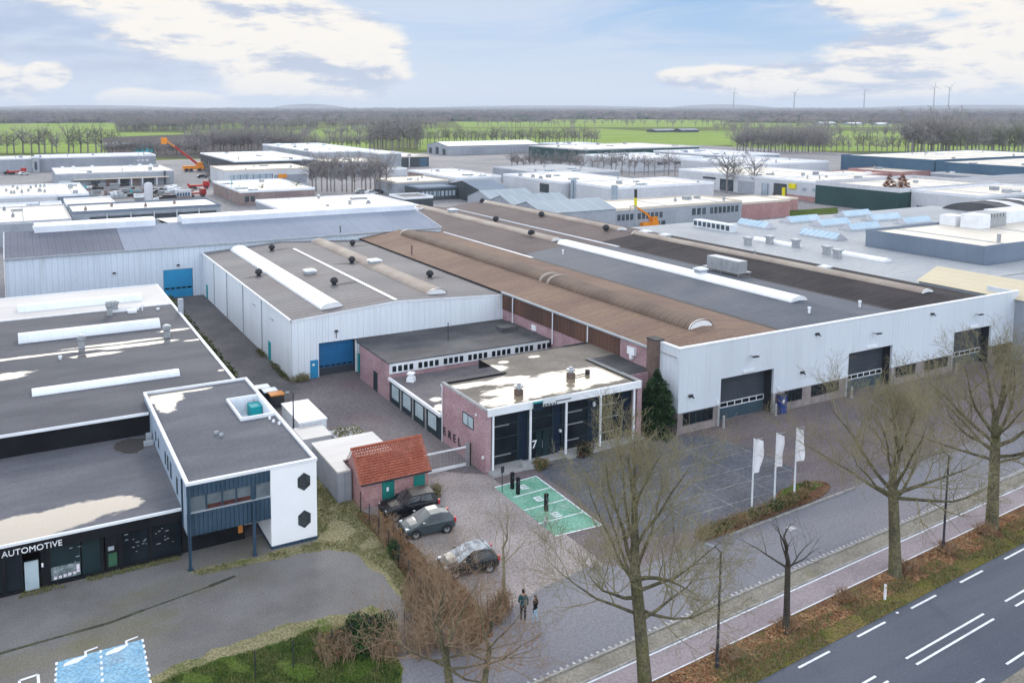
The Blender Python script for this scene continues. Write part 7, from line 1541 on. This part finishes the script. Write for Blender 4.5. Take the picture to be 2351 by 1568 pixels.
        mb = MB(); mb.box(-k+.5, k-.6, s*(h-.004), s*(h+.012), (zl+.95)*.5+.24, (zl+.95)*.5+.262); mb.build('side_trim', M_('dark_metal'), t)
    mb = MB(); mb.box(k-.02, k+.015, -.26, .26, .38, .49); mb.build('number_plate', M_('plate') if 'plate' in MATS else mat('plate', (.62, .45, .05), rough=.5), t)
    mb = MB(); mb.box(k-.09, k+.01, -h*.5, h*.5, .50, .60); mb.build('grille', M_('black_clad'), t)
    return t
p1 = mat('paint_black', (.006, .007, .010), (.008, .009, .012), rough=.25, spec=.35); p2 = mat('paint_slate', (.035, .055, .065), (.04, .06, .07), rough=.3, coat=.6, spec=.4); p3 = mat('paint_green_black', (.010, .014, .016), (.014, .018, .02), rough=.3, coat=.4)
fr = mat('pale_glare', (.42, .45, .48), (.10, .12, .14), sc=2.2, fine=.2, lo=.35, hi=.7, rough=.5, spec=.4)  # mottled pale colour paints glare onto the car's roof and windscreen
car('black estate car parked right beside the brick shed', 24.3, 51.55, radians(176), 4.2, 1.78, 1.58, 'suv', p1)
car('dark slate hatchback parked beside the black estate car', 24.35, 48.75, radians(175), 3.75, 1.70, 1.46, 'hatch', p2)
car('dark hatchback with pale glare painted on roof and windscreen parked alone nearest the road', 24.55, 43.35, radians(171), 3.75, 1.72, 1.5, 'hatch', p3, fr, fr)

# ================================================================ people
def skin_body(joints, edges, name='body'):
    me = bpy.data.meshes.new(name); me.from_pydata([j[:3] for j in joints], edges, []); o = bpy.data.objects.new(name, me); COL.objects.link(o)
    md = o.modifiers.new('skin', 'SKIN'); sm = o.modifiers.new('sub', 'SUBSURF'); sm.levels = 2; sm.render_levels = 2
    for i, v in enumerate(me.skin_vertices[0].data):
        r = joints[i][3]; v.radius = (r, joints[i][4] if len(joints[i]) > 4 else r); v.use_root = (i == 0)
    dg = bpy.context.evaluated_depsgraph_get(); m2 = bpy.data.meshes.new_from_object(o.evaluated_get(dg)); bpy.data.objects.remove(o); return m2
def person(lb, x, y, rz, S_, stride, top_m, leg_m, shoe_m, hair_m, hairlong, hand_up=0.0):
    t = local(thing('person', lb, 'person', (x, y, 0.0), 'people walking by the road', rz))
    J = []; E_ = []
    def j(a, b, c, r, r2=None, par=None):
        J.append((a*S_, b*S_, c*S_, r*S_, (r2 or r)*S_)); 
        if par is not None: E_.append((par, len(J)-1))
        return len(J)-1
    # facing -y of its own axes
    pel = j(0, 0, .93, .145, .11); wst = j(0, .005, 1.08, .125, .095, pel); ch = j(0, 0, 1.28, .155, .11, wst); nk0 = j(0, .01, 1.44, .085, .075, ch); nk = j(0, .005, 1.51, .052, .055, nk0); hd0 = j(0, -.01, 1.58, .070, .085, nk); hd1 = j(0, -.012, 1.67, .078, .098, hd0); hd2 = j(0, 0, 1.745, .055, .07, hd1); j(0, -.10, 1.625, .014, .014, hd0)
    for s in (-1, 1):
        st = stride*s
        hp_ = j(s*.09, 0, .88, .088, .09, pel); kn = j(s*.10, -.10*st-.03, .49, .058, .06, hp_); an = j(s*.10, -.24*st+.03, .09, .040, .045, kn); j(s*.105, -.24*st-.13, .035, .036, .032, an)
        sh = j(s*.175, .005, 1.40, .062, .062, nk0); el_ = j(s*.235, .05+.06*st, 1.13, .042, .042, sh)
        up = hand_up if s == 1 else 0
        wr = j(s*(.235-.05*up), -.06+.10*st-.12*up, .90+.20*up, .029, .03, el_); pm = j(s*(.23-.06*up), -.085+.11*st-.16*up, .84+.22*up, .026, .036, wr)
        for q in range(4): j(s*(.228-.06*up)+(q-1.5)*.004, -.105+.11*st-.17*up+(q-1.5)*.016, .765+.012*abs(q-1.3)+.20*up, .0085, None, pm)
        j(s*(.205-.06*up), -.12+.11*st-.16*up, .82+.22*up, .009, None, pm)
    me = skin_body(J, E_); me.name = 'body'
    skin = M_('skin') if 'skin' in MATS else mat('skin', (.40, .22, .15), (.44, .25, .18), sc=9, rough=.6)
    for m in (skin, leg_m, top_m, shoe_m): me.materials.append(m)
    def zone(c):
        z = c.z/S_
        if z < .075: return 3
        if z > 1.47: return 0
        if abs(c.x)/S_ > .17 and z < .93: return 0
        if abs(c.x)/S_ > .16 and z < 1.3: return 2
        return 1 if z < .92 else 2
    b = bpy.data.objects.new('body', me); COL.objects.link(b); b.parent = t
    for p in me.polygons: p.use_smooth = True; p.material_index = 0
    for nm, zi, m, off in (('trousers', 1, leg_m, .008), ('jacket', 2, top_m, .016), ('shoes', 3, shoe_m, .010)):      # clothing follows the body a little proud of it
        idx = {}; vv = []; ff = []
        for p in me.polygons:
            if zone(p.center) != zi: continue
            f = []
            for vi in p.vertices:
                if vi not in idx: v = me.vertices[vi]; idx[vi] = len(vv); vv.append(v.co+v.normal*off*S_)
                f.append(idx[vi])
            ff.append(f)
        m2 = bpy.data.meshes.new(nm); m2.from_pydata([tuple(v) for v in vv], [], ff); m2.materials.append(m); o = bpy.data.objects.new(nm, m2); COL.objects.link(o); o.parent = t
        for p in m2.polygons: p.use_smooth = True
    H_ = MB(); R_ = .098*S_; k = len(H_.v)
    prof = [(0, .118), (.06, .112), (.088, .08), (.098, .03), (.095, -.03 if not hairlong else -.10), (.07, -.05 if not hairlong else -.2)]
    for jj in range(14):
        a = 2*pi*jj/14; fr_ = max(0, -sin(a))
        for (r, hh) in prof: H_.v.append((r*S_*cos(a)*.92, .012*S_+r*S_*sin(a)*1.12, (1.668+max(hh, .035*fr_ if fr_ > .35 else -9))*S_))
    m_ = len(prof)
    for jj in range(14):
        for i in range(m_-1): a = jj*m_+i; c = ((jj+1) % 14)*m_+i; H_.f.append((a, c, c+1, a+1)); H_.m.append(0)
    H_.build('hair', hair_m, t, True)
    eye = M_('letter_dark'); mb = MB()
    for s in (-1, 1): mb.box(s*.032*S_-.011, s*.032*S_+.011, -.106*S_, -.098*S_, 1.655*S_, 1.668*S_)
    mb.box(-.02*S_, .02*S_, -.100*S_, -.094*S_, 1.585*S_, 1.592*S_); mb.build('face_features', eye, t)
    for s in (-1, 1): mb = MB(); mb.lathe([(0, -.012), (.03*S_, -.008), (.03*S_, .008), (0, .012)], (s*.082*S_, 0, 1.64*S_), 8, 'x'); mb.build('ear', skin, t)
    return t
m1 = mat('cloth_dark', (.012, .022, .028), (.02, .035, .042), sc=4, rough=.9); m2_ = mat('cloth_teal', (.02, .07, .085), (.03, .09, .10), sc=4, rough=.9); m3 = mat('cloth_black', (.012, .011, .012), (.02, .018, .02), sc=4, rough=.9); m4 = mat('cloth_jeans', (.30, .44, .54), (.40, .52, .60), sc=5, rough=.9); hr = mat('hair_dark', (.02, .014, .012), (.03, .02, .016), sc=8, rough=.7); hr2 = mat('hair_brown', (.07, .045, .035), (.09, .06, .045), sc=8, rough=.7)
person('tall person in dark teal coat and black trousers by the hedge corner', 24.75, 37.32, radians(150), 1.06, .12, m2_, m1, m1, hr, False, .6)
person('shorter person in black jacket and pale blue jeans walking beside the taller one', 25.3, 36.92, radians(205), .90, .42, m3, m4, M_('letter_white'), hr2, True)

# ================================================================ the air
hz = MB(); hz.box(-11000, 17500, -600, 16500, -1.6, 125)
hm = bpy.data.materials.new('haze'); hm.use_nodes = True; hn = NT(hm.node_tree)
for nd in list(hn.n): hn.n.remove(nd)
ho = hn.node('ShaderNodeOutputMaterial'); pv = hn.node('ShaderNodeVolumePrincipled'); pv.inputs['Color'].default_value = (.78, .85, .96, 1); pv.inputs['Density'].default_value = 1.2e-4; pv.inputs['Anisotropy'].default_value = .1
hn.l.new(pv.outputs[0], ho.inputs['Volume'])
struct(hz.build('haze', hm), 'stuff')
